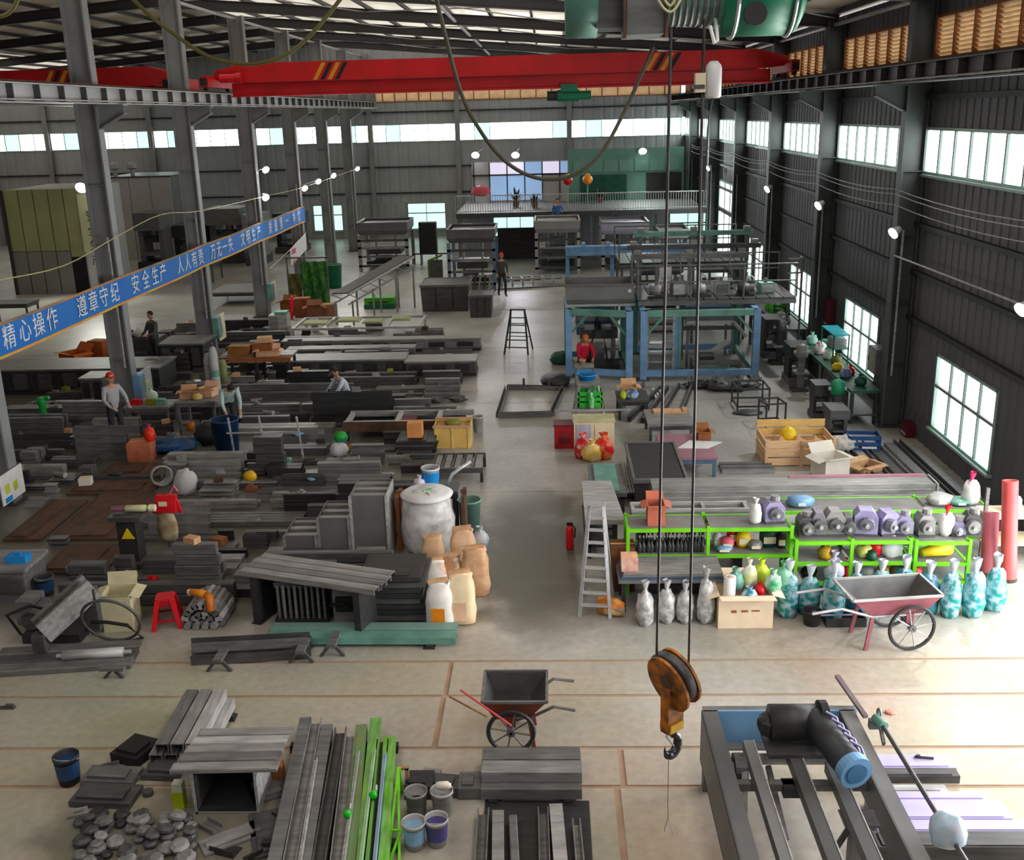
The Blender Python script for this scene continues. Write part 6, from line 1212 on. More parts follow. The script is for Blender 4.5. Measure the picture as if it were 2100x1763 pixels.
one('white_hose', G().tube([(0,0,0),(.1,.05,.2),(.25,.1,.3),(.42,.2,.38)], .03, 6), ALU, 'pale bent pipe sticking up beside the paint bucket', 'pipe', (p.x+.25, p.y+1.2, .87), smooth=True)
q = fl(962,1105); bucket((q.x, q.y+.3, 0), .2, .62, 'mint green barrel at the aisle edge right of the bulk bag', mat('mint_barrel', (128,172,158), .5, 0, .15, 4), False, SD, nm='barrel', cat='barrel')
q = fl(985,1128); sack((q.x, q.y+.1, 0), .14, .13, .3, 'white and blue bag at the aisle edge beside the mint barrel', mat('white_sky', (214,220,226), .45, 0, .1, 6, (80,130,176), thr=(.5,.7)), 203, True)
TAN = mat('tan_sack', (222,180,142), .8, 0, .12, 6, (196,150,108)); WSK = mat('white_sack', (226,224,218), .7, 0, .06, 6); PSK = mat('pale_print_sack', (226,220,180), .7, 0, .1, 4, (236,204,164))
def grainsack(px, py, rx, ry_, h, label, ms, seed, z=0, neck=False, tilt=0, patch=None):
    p = fl(px, py, z); t = thing('woven_sack', label, 'sack', (p.x, p.y+ry_*.7, z)); M = Matrix.Rotation(tilt, 4, 'Y')
    qs = random.Random(seed); n = 16; vs = []
    prof_ = [(.86,0),(1.02,.04),(1.06,.2),(1.0,.42),(1.03,.62),(.95,.8),(.8,.92),(.86,1.0)]
    for r_, z_ in prof_:
        for j in range(n):
            a_ = 2*PI*j/n; cx, sy = math.cos(a_), math.sin(a_); e_ = .62; d_ = qs.uniform(.93,1.06)
            vs.append((rx*r_*d_*math.copysign(abs(cx)**e_, cx), ry_*r_*d_*(1 if z_ < .85 else .55)*math.copysign(abs(sy)**e_, sy), h*(z_+(qs.uniform(-.03,.05) if z_ > .7 else 0))))
    g = G(); g.add(vs, [(i*n+k, i*n+(k+1)%n, (i+1)*n+(k+1)%n, (i+1)*n+k) for i in range(len(prof_)-1) for k in range(n)]+[tuple(range(n))[::-1], tuple(range((len(prof_)-1)*n, len(prof_)*n))], 0, M); g.build('sack_body', ms, t, True); G().bar((-rx*.75,0,h*1.0),(rx*.7,.02,h*1.04),.06,.09).build('rolled_top', TAN if ms is not TAN else CARD, t)
    if patch: G().add([(-rx*.55,-ry_*1.13,h*.12),(rx*.45,-ry_*1.13,h*.12),(rx*.45,-ry_*1.11,h*.5),(-rx*.55,-ry_*1.11,h*.5),(-rx*.55,-ry_*.7,h*.12),(rx*.45,-ry_*.7,h*.12),(rx*.45,-ry_*.7,h*.5),(-rx*.55,-ry_*.7,h*.5)],[(0,1,2,3),(7,6,5,4),(0,4,5,1),(2,6,7,3)]).build('printed_patch', patch, t)
    return t
grainsack(902,1288,.19,.16,.66,'white woven sack with orange print at the front of the sack row',WSK,211,patch=ORANGE)
grainsack(945,1280,.21,.17,.74,'cream printed woven sack right of the white one with orange print',PSK,212,patch=mat('peach_print', (236,196,160), .7))
grainsack(975,1222,.21,.18,.72,'tan woven sack standing at the aisle edge behind the cream one',TAN,213)
grainsack(892,1232,.19,.16,.6,'white and tan woven sack behind the white sack with orange print',mat('white_tan_sack', (226,220,212), .7, 0, .1, 5, (206,166,128), thr=(.5,.62)),214)
grainsack(925,1222,.18,.16,.6,'brown folded woven sack in the middle of the sack row',mat('brown_sack', (176,128,92), .8, 0, .15, 5, (226,220,200), thr=(.5,.66)),215)
grainsack(888,1182,.18,.16,.62,'tan topped woven sack at the back of the sack row beside bulk bag',mat('tan_olive_sack', (214,176,138), .8, 0, .1, 5, (150,150,104), thr=(.55,.7)),216)
grainsack(950,1170,.2,.17,.66,'peach woven sack with twisted top at the back of the sack row',mat('peach_sack', (238,200,166), .8, 0, .1, 5, (214,176,136)),217)
# ---------- explicit stock, near rows first
stock((545,1322),(935,1322),2,.24,'N',.22,.1,[TEAL, mat('teal_channel_light', (120,158,148), .5, .1, .15, 1.5)],'teal grey channel lying before the black stock near the sacks','teal channels',.05,1,.03)
stock((385,1366),(640,1352),3,.16,'L',.14,.14,[SD,SM],'dark angle bar on the floor left of the teal channels','angle bars before the teal channels',0,2,.1)
for i, (px, py) in enumerate(((450,1376),(618,1358),(682,1345))):
    p = fl(px, py); t = thing('saw_horse', ('small dark saw horse at the front of the angle bars','second small dark saw horse under the teal channels left end','last small dark saw horse in front of the teal channels')[i], 'trestle', (p.x, p.y, 0)); 
    for s in (-1,1): G().bar((s*.16,0,0),(s*.03,0,.17),.04,.04).build('leg', SD, t)
    G().b2((-.06,-.05,.15),(.06,.35,.19)).build('top_bar', SM, t)
# black welded block and plate pile
def plate_pile(px0, px1, py, pt, d, n, label, mss, gap=.012):
    Y = fl((px0+px1)/2, py).y; x0, x1 = pl(px0,py,Y).x, pl(px1,py,Y).x; H_ = topz((px0+px1)/2, pt, Y)*.9; h = H_/n
    for k in range(n):
        o = one('steel_plate', G().b2((0,0,0),(x1-x0-R.uniform(0,.1),d-R.uniform(0,.08),h-gap)).b2((.05,.05,h-gap),(x1-x0-.2,d-.15,h)), mss[k % len(mss)], label, 'plate', (x0+R.uniform(0,.05), Y+R.uniform(0,.04), h*k), R.uniform(-.01,.01), label[:40]+' pile')
plate_pile(742,872,1284,1172,.9,9,'black steel plate in the pile left of the woven sacks',(SB,SD,SB))
t = thing('rod_rack', 'dark rack with upright rods left of the black plate pile', 'rack', (fl(565,1284).x, fl(565,1284).y, 0)); w_ = fl(738,1284).x-fl(565,1284).x
G().b2((0,0,.02),(w_*.62,.9,.1)).build('base', SB, t); G().b2((0,.1,.56),(w_*.62,.9,.64)).build('top_plate', SM, t)
for k in range(9): G().cyl((.06+k*w_*.62/9.2,.06,.1),(.06+k*w_*.62/9.2,.06,.62),.022,n=6).build('rod', (SM,SG)[k % 2], t)
for x in (0,w_*.6): G().b2((x,.4,.1),(x+.06,.8,.56)).build('side_plate', SD, t)
G().b2((w_*.68,.1,0),(w_*.98,.8,.5)).build('tool_block', SG, t); G().b2((w_*.72,.05,.2),(w_*.94,.1,.42)).build('opening', BLACK, t); G().tube([(w_*.66,.05,.3),(w_*.8,-.03,.38),(w_,.0,.2)], .025, 5).build('hose', BLACK, t)
stock((486,1180),(772,1222),4,.17,'N',.15,.08,[SG,SM,SG],'pale grey channel in the slanting bundle above the rod rack','slanting channels',.72,1,.05)
one('green_can', G().lathe([(.07,0),(.07,.2),(.03,.26)], n=10), mat('can_green', (60,170,60)), 'small green can beside the rod rack in the dark gap', 'can', fl(546,1240), smooth=True)
# coil pile with orange boots, stool
p = fl(412,1292); t = thing('rod_bundle', 'round grey bundle of short rods beside the red stool', 'bundle', (p.x, p.y+.2, 0))
for r_, n2, c in ((0,1,0),(.13,6,1),(.26,11,2)):
    for k in range(n2):
        a = PI*k/max(1,n2-1) if n2 > 1 else 0; x, z = r_*math.cos(a)*1.0, .05+r_*math.sin(a)*1.1
        G().cyl((x,-.12,z),(x,.5,z),.058,n=8).build('rod', (SM,SG,SM,SL)[(k+c) % 4], t)
for x in (-.2,-.07,.06,.19): G().cyl((x,-.2,.05),(x,.5,.05),.05,n=8).build('rod', SG, t)
t = thing('rubber_boot', 'orange rubber boot lying on the round rod bundle', 'boot', (p.x+.02, p.y+.2, .42), -.4); G().tube([(-.22,0,.05),(-.05,0,.06),(.06,0,.05)], [.05,.06,.055], 8).build('foot', mat('amber_boot', (236,150,20), .5), t, True); G().tube([(.05,0,.06),(.12,0,.02),(.2,-.1,-.14)], [.06,.065,.05], 8).build('shaft', mat('burnt_orange', (206,112,16), .5), t, True); G().blob((-.24,0,.0),(.05,.05,.05),3).build('toe_cap', WHITE, t)
p = fl(336,1292); t = thing('plastic_stool', 'bright red plastic stool with square seat on the near floor', 'stool', (p.x, p.y+.2, 0), .25)
G().prism([(-.13,-.1),(-.1,-.13),(.1,-.13),(.13,-.1),(.13,.1),(.1,.13),(-.1,.13),(-.13,.1)], .42, .45).build('seat', SRED, t)
for sx in (-1,1):
    for sy in (-1,1): G().add([(sx*.19-.03,sy*.19-.03,0),(sx*.19+.03,sy*.19-.03,0),(sx*.19+.03,sy*.19+.03,0),(sx*.19-.03,sy*.19+.03,0),(sx*.1-.035,sy*.1-.035,.43),(sx*.1+.035,sy*.1-.035,.43),(sx*.1+.035,sy*.1+.035,.43),(sx*.1-.035,sy*.1+.035,.43)], [(3,2,1,0),(4,5,6,7),(0,1,5,4),(1,2,6,5),(2,3,7,6),(3,0,4,7)]).build('leg', SRED, t)
for a in range(4): 
    q = Matrix.Rotation(a*PI/2, 4, 'Z'); g = G(); g.add([(-.1,-.125,.42),(.1,-.125,.42),(.11,-.14,.33),(-.11,-.14,.33),(-.1,-.11,.42),(.1,-.11,.42),(.11,-.125,.33),(-.11,-.125,.33)], [(0,1,2,3),(7,6,5,4),(0,4,5,1),(1,5,6,2),(2,6,7,3),(3,7,4,0)], 0, q); g.bar(q @ Vector((-.17,-.175,.13)), q @ Vector((.17,-.175,.13)), .015, .04); g.build('apron', mat('stool_red_dark', (168,14,24), .4), t)
# left front machine: slanted plates, cream crate with hose
t = thing('bending_machine', 'dark machine with two long slanted grey plates left of the cream crate', 'machine', (fl(90,1320).x, fl(90,1320).y, 0))
G().b2((-.3,0,0),(.52,1.0,.14)).build('base', SB, t)
a0 = fl(88,1300,.35)-Vector((fl(90,1320).x, fl(90,1320).y, 0)); a1 = fl(192,1205,.75)-Vector((fl(90,1320).x, fl(90,1320).y, 0))
G().bar(a0, a1, .05, .34).build('slanted_plate', SG, t); G().bar(a0+Vector((-.12,.1,.05)), a1+Vector((-.12,.1,.05)), .05, .3).build('slanted_plate', SM, t)
for v in (a0, a1): G().b2((v.x-.15,v.y-.05,.1),(v.x+.02,v.y+.08,v.z)).build('stand', SD, t)
G().cyl((-.2,.1,.3),(-.2,.6,.3),.14,n=12).build('drum', SD, t); G().tube([(-.3,0,.15),(-.4,-.1,.5),(-.1,.0,.6),(.1,.3,.35)], .025, 6).build('hose', BLACK, t); G().b2((-.5,.3,.14),(-.25,.7,.5)).build('gearbox', SM, t)
p = fl(222,1306); t = carton((p.x+.08, p.y+.36, 0), .42, .42, .56, 'tall cream wooden box with open top beside the slanted plates', mat('cream_wood', (206,198,160), .8, 0, .12, 4, stretch=(1,6,1)), .1, True, ang=75, inner=WOOD)
t = thing('hose_coil', 'big dark hose loop in front of the tall cream box', 'hose', (p.x+.2, p.y-.12, 0)); M = Matrix.Rotation(.35,4,'X')
G().ring((0,0,.42),.4,.022,'y',28,6,M=M).build('hose', SD, t, True); G().tube([(-.35,.0,.3),(-.1,-.08,.34),(.2,-.1,.3),(.35,0,.05),(.1,-.1,.02)], .025, 6).build('hose_tail', BLACK, t)
t = thing('roller', 'pale grey steel roller lying at the front of the left stock', 'roller', fl(122,1352,.13)+Vector((0,.1,0)), .12); G().cyl((0,0,0),(.8,0,0),.07,n=12).build('barrel', SL, t, True); G().cyl((-.08,0,0),(.9,0,0),.03,n=8).build('shaft', ALU, t); G().b2((.0,-.08,-.13),(.08,.08,-.05)).build('cradle', SD, t); G().b2((.7,-.08,-.13),(.78,.08,-.05)).build('cradle', SD, t)
stock((-40,1392),(270,1372),3,.24,'T',.22,.08,[SM,SD],'wide flat dark bar at the left edge in front of the slanted machine','flat bars at the left edge',0,1,.1)
p = fl(232,1392); t = thing('saw_horse', 'small dark jack stand in front of the flat bars at the left edge', 'trestle', (p.x, p.y+.03, 0)); G().bar((-.12,0,0),(0,0,.14),.04,.04).build('leg', SD, t); G().bar((.12,0,0),(0,0,.14),.04,.04).build('leg', SD, t); G().b2((-.16,-.05,.12),(.16,.05,.16)).build('top_bar', SM, t)
p = fl(18,1235); t = thing('machine_stand', 'grey machine at the left edge with a blue case on top', 'machine', (p.x, p.y+.3, 0)); G().b2((-.35,-.3,0),(.3,.4,.5)).build('body', SM, t); G().b2((-.4,-.32,.5),(.35,.45,.56)).build('top', SG, t); G().b2((-.3,-.33,.15),(.25,-.3,.4)).build('door', SD, t)
one('tool_case', G().b2((-.16,-.1,0),(.16,.1,.11)).b2((-.05,-.02,.11),(.05,.02,.14)), CYAN, 'bright blue tool case on the grey machine at the left edge', 'case', (p.x+.1, p.y+.3, .56))
sack((fl(155,1178).x, fl(155,1178).y, 0), .16, .1, .2, 'lilac grey bag lying between dark machines near the blue case', mat('lilac_grey', (170,166,190), .5), 220, False)
bucket((fl(95,1218).x, fl(95,1218).y, 0), .14, .3, 'small dark pot with navy label beside the slanted machine', SD, True, BLACK, NAVY)
p = fl(310,1196); one('red_box', G().b2((-.1,-.07,0),(.1,.07,.1)).b2((-.04,-.02,.1),(.04,.02,.13)), SRED, 'tiny red white box on the dark plates above the red stool', 'box', (p.x, p.y, 0))
# ---------- red bag stand, hazard sign, white bottle, bags in the left middle
p = fl(347,1122); t = thing('hanging_bag', 'red and cream printed bag hung over a post in the left stock', 'bag', (p.x, p.y, 0)); G().cyl((0,.05,0),(0,.05,.95),.025,n=6).build('post', SD, t)
G().add([(-.2,-.04,.66),(.2,-.06,.66),(.22,.0,.95),(-.12,.0,.95),(-.2,.0,.62),(.2,.0,.62),(.22,.1,.95),(-.12,.1,.95)], [(0,1,2,3),(7,6,5,4),(0,3,7,4),(1,5,6,2),(2,6,7,3),(0,4,5,1)]).build('red_top', SRED, t); G().blob((0,.02,.12),(.18,.07,.32),5,10,7,.08,pw=.5).build('cream_body', mat('cream_bag', (190,184,150), .6, 0, .15, 6, (150,120,90)), t, True)
G().b2((-.06,-.075,.78),(.08,-.06,.86)).build('label_patch', CREAM, t); G().bar((.18,.05,.9),(.26,.05,.62),.04,.06).build('red_strap', SRED, t); G().tube([(.1,.05,.95),(.2,.05,1.1),(.25,.05,1.0)], .02, 5).build('red_cord', PINK, t)
p = fl(268,1152); t = thing('warning_post', 'dark post machine with yellow triangle warning sign', 'machine', (p.x, p.y, 0)); G().b2((-.16,0,0),(.16,.3,.75)).build('body', SB, t); q = G(); q.prism([(-.11,0),(.11,0),(.0,.19)], 0, .012, M=Matrix.Translation((.02,-.005,.42)) @ Matrix.Rotation(PI/2,4,'X')); q.build('triangle_sign', YEL, t); G().b2((-.25,-.1,.75),(.3,.4,.83)).build('head', SD, t)
t2 = thing('gas_bottle', 'pale cream bottle lying on the dark post machine', 'bottle', (p.x-.05, p.y+.15, .895), .03); q = G(); q.lathe([(.03,0),(.06,.05),(.06,.35),(.02,.42)], n=10, M=Matrix.Rotation(PI/2,4,'Y')); q.build('bottle', mat('pale_cream', (196,196,150), .4), t2, True); G().cyl((.42,0,0),(.52,0,0),.06,n=10).build('cap', mat('ivory', (226,226,190), .4), t2); G().cyl((-.2,0,0),(0,0,0),.055,n=8).build('collar', mat('dusty_mauve', (130,84,96), .5), t2)
p = fl(378,1012); sack((p.x, p.y, 0), .22, .18, .5, 'pale grey sack leaning among the stock behind the red cream bag', mat('pale_sack', (204,204,204), .6, 0, .06, 5), 224, False, tilt=.2)
p = fl(335,1000); t = thing('wire_coil', 'coil of pale wire next to the leaning grey sack', 'coil', (p.x, p.y, 0)); 
for k in range(4): G().ring((0,.04*k,.25),.2-.01*k,.018,'y',20,5,M=Matrix.Rotation(.5+.1*k,4,'Z')).build('wire_turn', SL, t)
p = fl(404,1050); one('pink_cap', G().lathe([(.05,0),(.05,.14),(.02,.2)], n=8), PINK, 'small pink bottle standing on the bars right of the red cream bag', 'bottle', (p.x, p.y, 0))
p = fl(514,985); sack((p.x, p.y, 0), .14, .1, .2, 'yellow orange bag on the dark stock left of the stepped columns', mat('yellow_amber', (240,190,20), .5), 226, False); p = fl(520,1000); one('brown_scrap', G().b2((-.1,-.06,0),(.12,.06,.08)).b2((-.05,-.03,.08),(.05,.03,.12)), CARDD, 'small brown carton scrap in front of the yellow orange bag', 'box', (p.x, p.y-.15, 0))
p = fl(178,1000); carton((p.x, p.y, 0), .24, .2, .22, 'small white and tan carton among dark stock near the rusty plates', mat('white_tan_carton', (232,226,214)), .2, False)
# rusty plates and the near left column sign
for i, (x0, y0_, x1, y1_, z) in enumerate(((-9.6,18.9,-7.9,19.7,.0),(-8.9,16.6,-7.6,18.9,.0),(-9.7,16.6,-9.0,18.6,.0),(-9.4,20.0,-8.3,20.8,.0),(-8.4,15.2,-7.3,16.4,0))):
    one('rusted_plate', G().b2((0,0,0),(x1-x0-.02,y1_-y0_-.02,.05)).b2((.1,.1,.05),(x1-x0-.3,y1_-y0_-.25,.08)), RUST, ('long rusty brown plate behind the white notice','big rusty brown plate on the floor in front of the near left column','narrow rusty brown plate beside the near left column','rusty brown plate farther back near the green bottle','rusty brown plate nearest the dark machines')[i], 'plate', (x0, y0_, z))
one('dark_opening', G().b2((0,0,0),(.25,.6,.3)).b2((.03,-.02,.05),(.22,0,.25)), SM, 'grey post block standing on the floor between the rusty plates', 'block', (-8.98, 16.7, 0)) if 0 else None
a, b = ps(18,975,-10.1), ps(62,1010,-10.1)
p = fl(40,1120); t = thing('white_notice', 'white notice board with yellow marks on the near left teal column', 'notice', (-10.36, 18.5, 0)); q0 = ps(22,1000,-10.3)
g = G(); g.b2((0,-.55,q0.z-.28),(.02,.3,q0.z+.3)); g.build('sheet', WHITE, t); G().b2((.02,-.4,q0.z-.1),(.026,-.25,q0.z+.08)).build('mark', mat('lime_mark', (190,200,40), .5), t); G().b2((.02,-.1,q0.z-.12),(.026,.05,q0.z+.06)).build('mark', mat('lime_mark', (190,200,40)), t); G().b2((.02,-.45,q0.z-.26),(.026,-.2,q0.z-.16)).build('mark', CYAN, t)
# ---------- people's corner: cartons, tarps, tables
p = fl(293,942); carton((p.x, p.y, 0), .5, .45, .42, 'reddish carton stack box under the red orange bag left of the blue tarpaulin', mat('salmon_carton', (196,110,80), .8, 0, .15, 5), .1, False)
sack((p.x+.2, p.y+.05, .422), .13, .12, .28, 'red orange bag on the reddish carton', mat('red_orange_plain', (240,50,20), .4, 0, .15, 5), 231, True, ms2=mat('hot_pink', (226,60,110)))
p = fl(360,925); one('blue_tarpaulin', G().blob((0,0,0),(.5,.4,.16),77,14,6,.2), mat('tarpaulin_blue', (30,72,120), .5, 0, .2, 4), 'crumpled blue tarpaulin right of the reddish carton', 'tarpaulin', (p.x, p.y, 0))
p = fl(462,936); bucket((p.x, p.y+.2, 0), .3, .8, 'navy blue plastic drum beside the light trestle poles', NAVY, False, SB, nm='drum', cat='drum')
p = fl(415,915); sack((p.x+.12, p.y+.25, 0), .36, .35, .5, 'black plastic heap between the blue tarpaulin and navy drum', SB, 233, False, nm='scrap_heap', cat='scrap'); one('orange_tin', G().lathe([(.1,0),(.1,.16),(.06,.18)], n=10), mat('burnt_orange', (206,112,16)), 'small orange tin in front of the grey table with cartons', 'tin', fl(392,880), smooth=True)
p = fl(300,880); table(p.x-.5, p.y, 1.1, .7, .55, 'low grey table with small coloured packets beside the first left column', SG, SM)
for dx, lb, ms in ((-.3,'bright red packet on the low grey table by the column',SRED),(.05,'olive packet on the low grey table by the column',mat('olive_packet', (140,146,20), .5)),(.3,'mint packet on the low grey table by the column',mat('mint_barrel', (128,172,158)))): one('packet', G().b2((-.12,-.08,0),(.12,.08,.1)).b2((-.1,-.06,.1),(.1,.06,.13)), ms, lb, 'packet', (p.x+dx+.05, p.y+.25, .55))
sack((p.x-.0, p.y+.55, .55), .16, .1, .26, 'white bag with mint corner at the back of the low grey table', mat('mint_white', (214,236,226)), 235, True)
p = fl(405,895); table(p.x-.45, p.y, .95, .8, .85, 'tall grey table with tan cartons on top before the second left column', SG, SM)
carton((p.x-.22, p.y+.35, .85), .36, .3, .16, 'tan carton with yellow edge on the tall grey table', CARD, .2); carton((p.x+.2, p.y+.5, .85), .34, .3, .2, 'open peach carton on the tall grey table', mat('peach_carton', (226,178,142), .8, 0, .1, 5), -.2); sack((p.x+.05, p.y+.15, .85), .12, .1, .14, 'yellow cream bag between the cartons on the tall grey table', mat('yellow_cream', (240,190,30)), 236, False)
p = fl(470,880)
p = fl(93,872); t = thing('green_bottle', 'bright green bottle shape standing in the far left stock', 'bottle', (p.x, p.y, 0)); G().lathe([(.16,0),(.14,.1),(.09,.25),(.08,.5),(.12,.6),(.1,.7)], n=10).build('body', mat('emerald_green', (20,170,70), .4), t, True); G().cyl((.05,0,.66),(.2,0,.7),.05,n=8).build('spout', mat('emerald_green', (20,170,70)), t)
# light trestle poles
p = fl(545,945); t = thing('pole_trestle', 'pale pole trestle with a thin cross bar right of the navy drum', 'trestle', (p.x, p.y, 0))
for x, y in ((-.75,0),(-.1,.05),(.72,0)): G().bar((x+.1,y,0),(x,y+.1,.95),.035,.035).build('pole', SL, t)
G().bar((-.8,.05,.62),(.75,.05,.62),.03,.03).build('cross_bar', SL, t)
# green bag, block machine, orange carton, plywood box, bucket
p = fl(697,935); t = sack((p.x, p.y, 0), .2, .16, .3, 'white cloth bundle under the green bag among the middle stock', mat('white_cloth', (214,216,220), .7, 0, .05, 6), 240, False); sack((p.x+.03, p.y+.08, .305), .15, .12, .22, 'bright green and navy bag on the white cloth bundle', mat('green_navy', (24,160,40), .5, 0, .15, 7, (24,80,110), thr=(.5,.7)), 241, False)
plate_pile(812,892,935,902,.9,5,'black steel block plate under the orange carton beside the plywood box',(SB,SD))
p = fl(858,912,.42); carton((fl(850,935).x, fl(850,935).y+.35, topz(850,902,fl(850,935).y)*.9+.02), .32, .3, .32, 'orange carton with white label on the black plates', mat('orange_carton', (222,150,84), .8, 0, .12, 5), 0, False)
p = fl(928,920); t = thing('plywood_box', 'yellow plywood box at the aisle edge behind the slatted frame', 'crate', (p.x, p.y+.05, 0)); 
for x0, x1, y0_, y1_ in ((-.4,.4,0,.02),(-.4,.4,.53,.55),(-.4,-.38,.02,.53),(.38,.4,.02,.53)): G().b2((x0,y0_,0),(x1,y1_,.5)).build('side', YWOOD, t)
for x in (-.38,-.02,.34): G().b2((x,-.02,0),(x+.05,0,.5)).build('batten', mat('pale_yellow_wood', (230,200,130), .75), t)
G().b2((-.36,.03,.4),(.36,.52,.44)).build('contents', CARD, t); G().b2((-.42,-.03,.46),(.42,.0,.52)).build('top_batten', CARD, t); G().b2((-.42,.55,.46),(.42,.58,.54)).build('top_batten', CARD, t); sack((p.x+.0, p.y+.35, .442), .2, .12, .14, 'olive packing bag in the yellow plywood box', mat('olive_bag', (122,126,50)), 243, False)
p = fl(980,887); bucket((p.x, p.y+.12, 0), .13, .36, 'white bucket with black lid at the aisle edge beside the plywood box', mat('off_white_bucket', (200,198,196), .5), True, BLACK)
# slatted frame
P_ = [fl(885,966,.25), fl(990,966,.25)]; t = thing('slatted_frame', 'dark frame of wide grey slats standing at the aisle edge', 'frame', (P_[0].x, P_[0].y, 0)); w_ = P_[1].x-P_[0].x
for y in (0,.95): G().b2((0,y,.2),(w_,y+.05,.3)).build('side_bar', SD, t)
for k in range(5): G().b2((w_*k/5+.03,.05,.24),(w_*(k+1)/5-.05,.95,.28)).build('slat', SG, t); G().b2((w_*k/5-.02,.05,.2),(w_*k/5+.02,.95,.3)).build('divider', SB, t)
for x in (0,w_-.06):
    for y in (0,.94): G().b2((x,y,0),(x+.06,y+.06,.2)).build('leg', SB, t)
# long frame with rusty front
a, b = fl(703,873,.35), fl(965,873,.35); t = thing('welded_frame', 'long welded ladder frame with rust brown front channel in the middle stock', 'frame', (a.x, a.y, 0)); w_ = b.x-a.x
G().ext(prof('U',.12,.2), (0,0,.22), (w_*.78,0,.22)).build('front_channel', RUST, t); G().b2((0,.08,.34),(w_*.95,.16,.42)).build('front_bar', SL, t); G().b2((0,.9,.3),(w_,1.0,.42)).build('rear_bar', SG, t)
for u in (.01,.4,.72): G().b2((w_*u,.16,.33),(w_*u+.1,.9,.42)).build('cross_bar', SL, t)
G().b2((w_*.42,.3,.24),(w_*.55,.8,.34)).build('maroon_block', mat('maroon_block', (104,44,58), .6), t)
for x in (.05,w_*.72): 
    for y in (-.04,.9): G().b2((x,y,0),(x+.08,y+.08,.22)).build('leg', SB, t)
G().b2((w_*.1,.2,.2),(w_*.95,.88,.23)).build('deck', SD, t)
# floor scraps at the aisle
for i, (px, py, r) in enumerate(((940,823,.24),(893,825,.2),(855,828,.16))): one('steel_scrap', G().blob((0,0,0),(r,r*.5,.09),i+90,9,5,.3), SD, ('dark scrap plate lying alone at the aisle edge','middle dark scrap beside the lone scrap plate','leftmost dark scrap beside the long frame')[i], 'scrap', fl(px,py))
# plank table with cartons and buckets
a, b = fl(452,790), fl(598,790); t = thing('plank_table', 'long plank table with brown front edge carrying tan cartons', 'table', (a.x, a.y, 0)); w_ = b.x-a.x
for k in range(3): G().b2((0,.02+.3*k,.72),(w_,.29+.3*k,.77)).build('plank', mat('brown_plank', (124,80,50), .8, 0, .15, 3, stretch=(1,8,8)) if k == 0 else SG, t)
G().b2((w_*.15,-.02,.64),(w_,.02,.77)).build('front_board', CARDD, t)
for x in (.08,w_*.5,w_-.14):
    for y in (.05,.82): G().b2((x,y,0),(x+.07,y+.07,.72)).build('leg', SB, t)
for i, (dx, dy, z, w2, h, lb, ms) in enumerate(((.5,.5,.77,.6,.24,'amber carton at the left on the plank table',mat('amber_carton', (150,100,36), .8)),(1.15,.55,.77,.55,.3,'tan carton at the back of the plank table',CARDD),(1.35,.25,.77,.62,.16,'open peach carton at the front of the plank table',mat('peach_carton', (226,178,142))),(1.2,.55,1.09,.4,.14,'flat peach carton on top of the carton pile of the plank table',CARD))): carton((a.x+dx, a.y+dy, z), w2, .34, h, lb, ms, .1*i-.1, i == 2)
for i, dx in enumerate((.95,1.35)): bucket((a.x+dx*1.0, a.y+.35, 0), .13, .3, ('left','right')[i]+' pale bucket of the two under the plank table', SL if i else SG, True)
one('olive_sheet', G().b2((0,0,0),(.8,1.0,.05)).b2((.1,.1,.05),(.5,.6,.12)), mat('olive_panel', (110,114,60), .7, 0, .15, 3), 'olive panel lying left of the plank table cartons', 'panel', (a.x-.9, a.y+.4, 0))
# table with people: pale seats and cloth figures at 700,820
sack((fl(655,842).x, fl(655,842).y, 0), .2, .16, .24, 'grey bag with mint and navy corner on the bare floor patch', mat('grey_mint_navy', (150,152,152), .6, 0, .1, 5, (24,74,120), thr=(.5,.6)), 245, False)
# white cabinet, light frame table and sheets behind
p = fl(572,692); t = thing('white_cabinet', 'pale grey metal cabinet with teal tray on top beside the third left column', 'cabinet', (p.x-.3, p.y, 0)); G().b2((0,0,0),(.62,.5,.75)).build('body', SL, t); G().b2((.03,-.02,.05),(.3,0,.7)).build('door', SG, t); G().b2((.32,-.02,.05),(.59,0,.7)).build('door', SL, t); G().b2((.2,.05,.75),(.6,.45,.85)).build('tray', TEAL, t)
t = thing('pale_frame', 'pale rectangular frame with legs holding olive sheets before the far stock', 'frame', (fl(600,700).x, fl(600,700).y, 0)); w_ = fl(862,700).x-fl(600,700).x
for y in (0,1.9): G().b2((0,y,.36),(w_,y+.07,.43)).build('side_bar', SL, t)
for u in (0,.24,.72,.97): G().b2((w_*u,.07,.36),(w_*u+.08,1.9,.43)).build('cross_bar', SL, t)
for u in (0,.97):
    for y in (0,1.9): G().b2((w_*u,y,0),(w_*u+.07,y+.07,.36)).build('leg', SL, t)
OLV = mat('olive_cream_sheet', (146,150,104), .7, 0, .15, 2)
for k, (u, y, w2) in enumerate(((.05,.5,.9),(.3,.9,.8),(.52,.6,.7),(.74,1.0,.6))): one('olive_sheet', G().b2((0,0,0),(w2,.8,.03)).b2((.05,.05,.03),(w2-.1,.7,.05)), OLV, ('leftmost olive cream sheet on the pale rectangular frame','second olive cream sheet on the pale rectangular frame','third olive cream sheet on the pale rectangular frame','rightmost olive cream sheet on the pale rectangular frame')[k], 'sheet', (fl(600,700).x+w_*u, fl(600,700).y+y, .43))
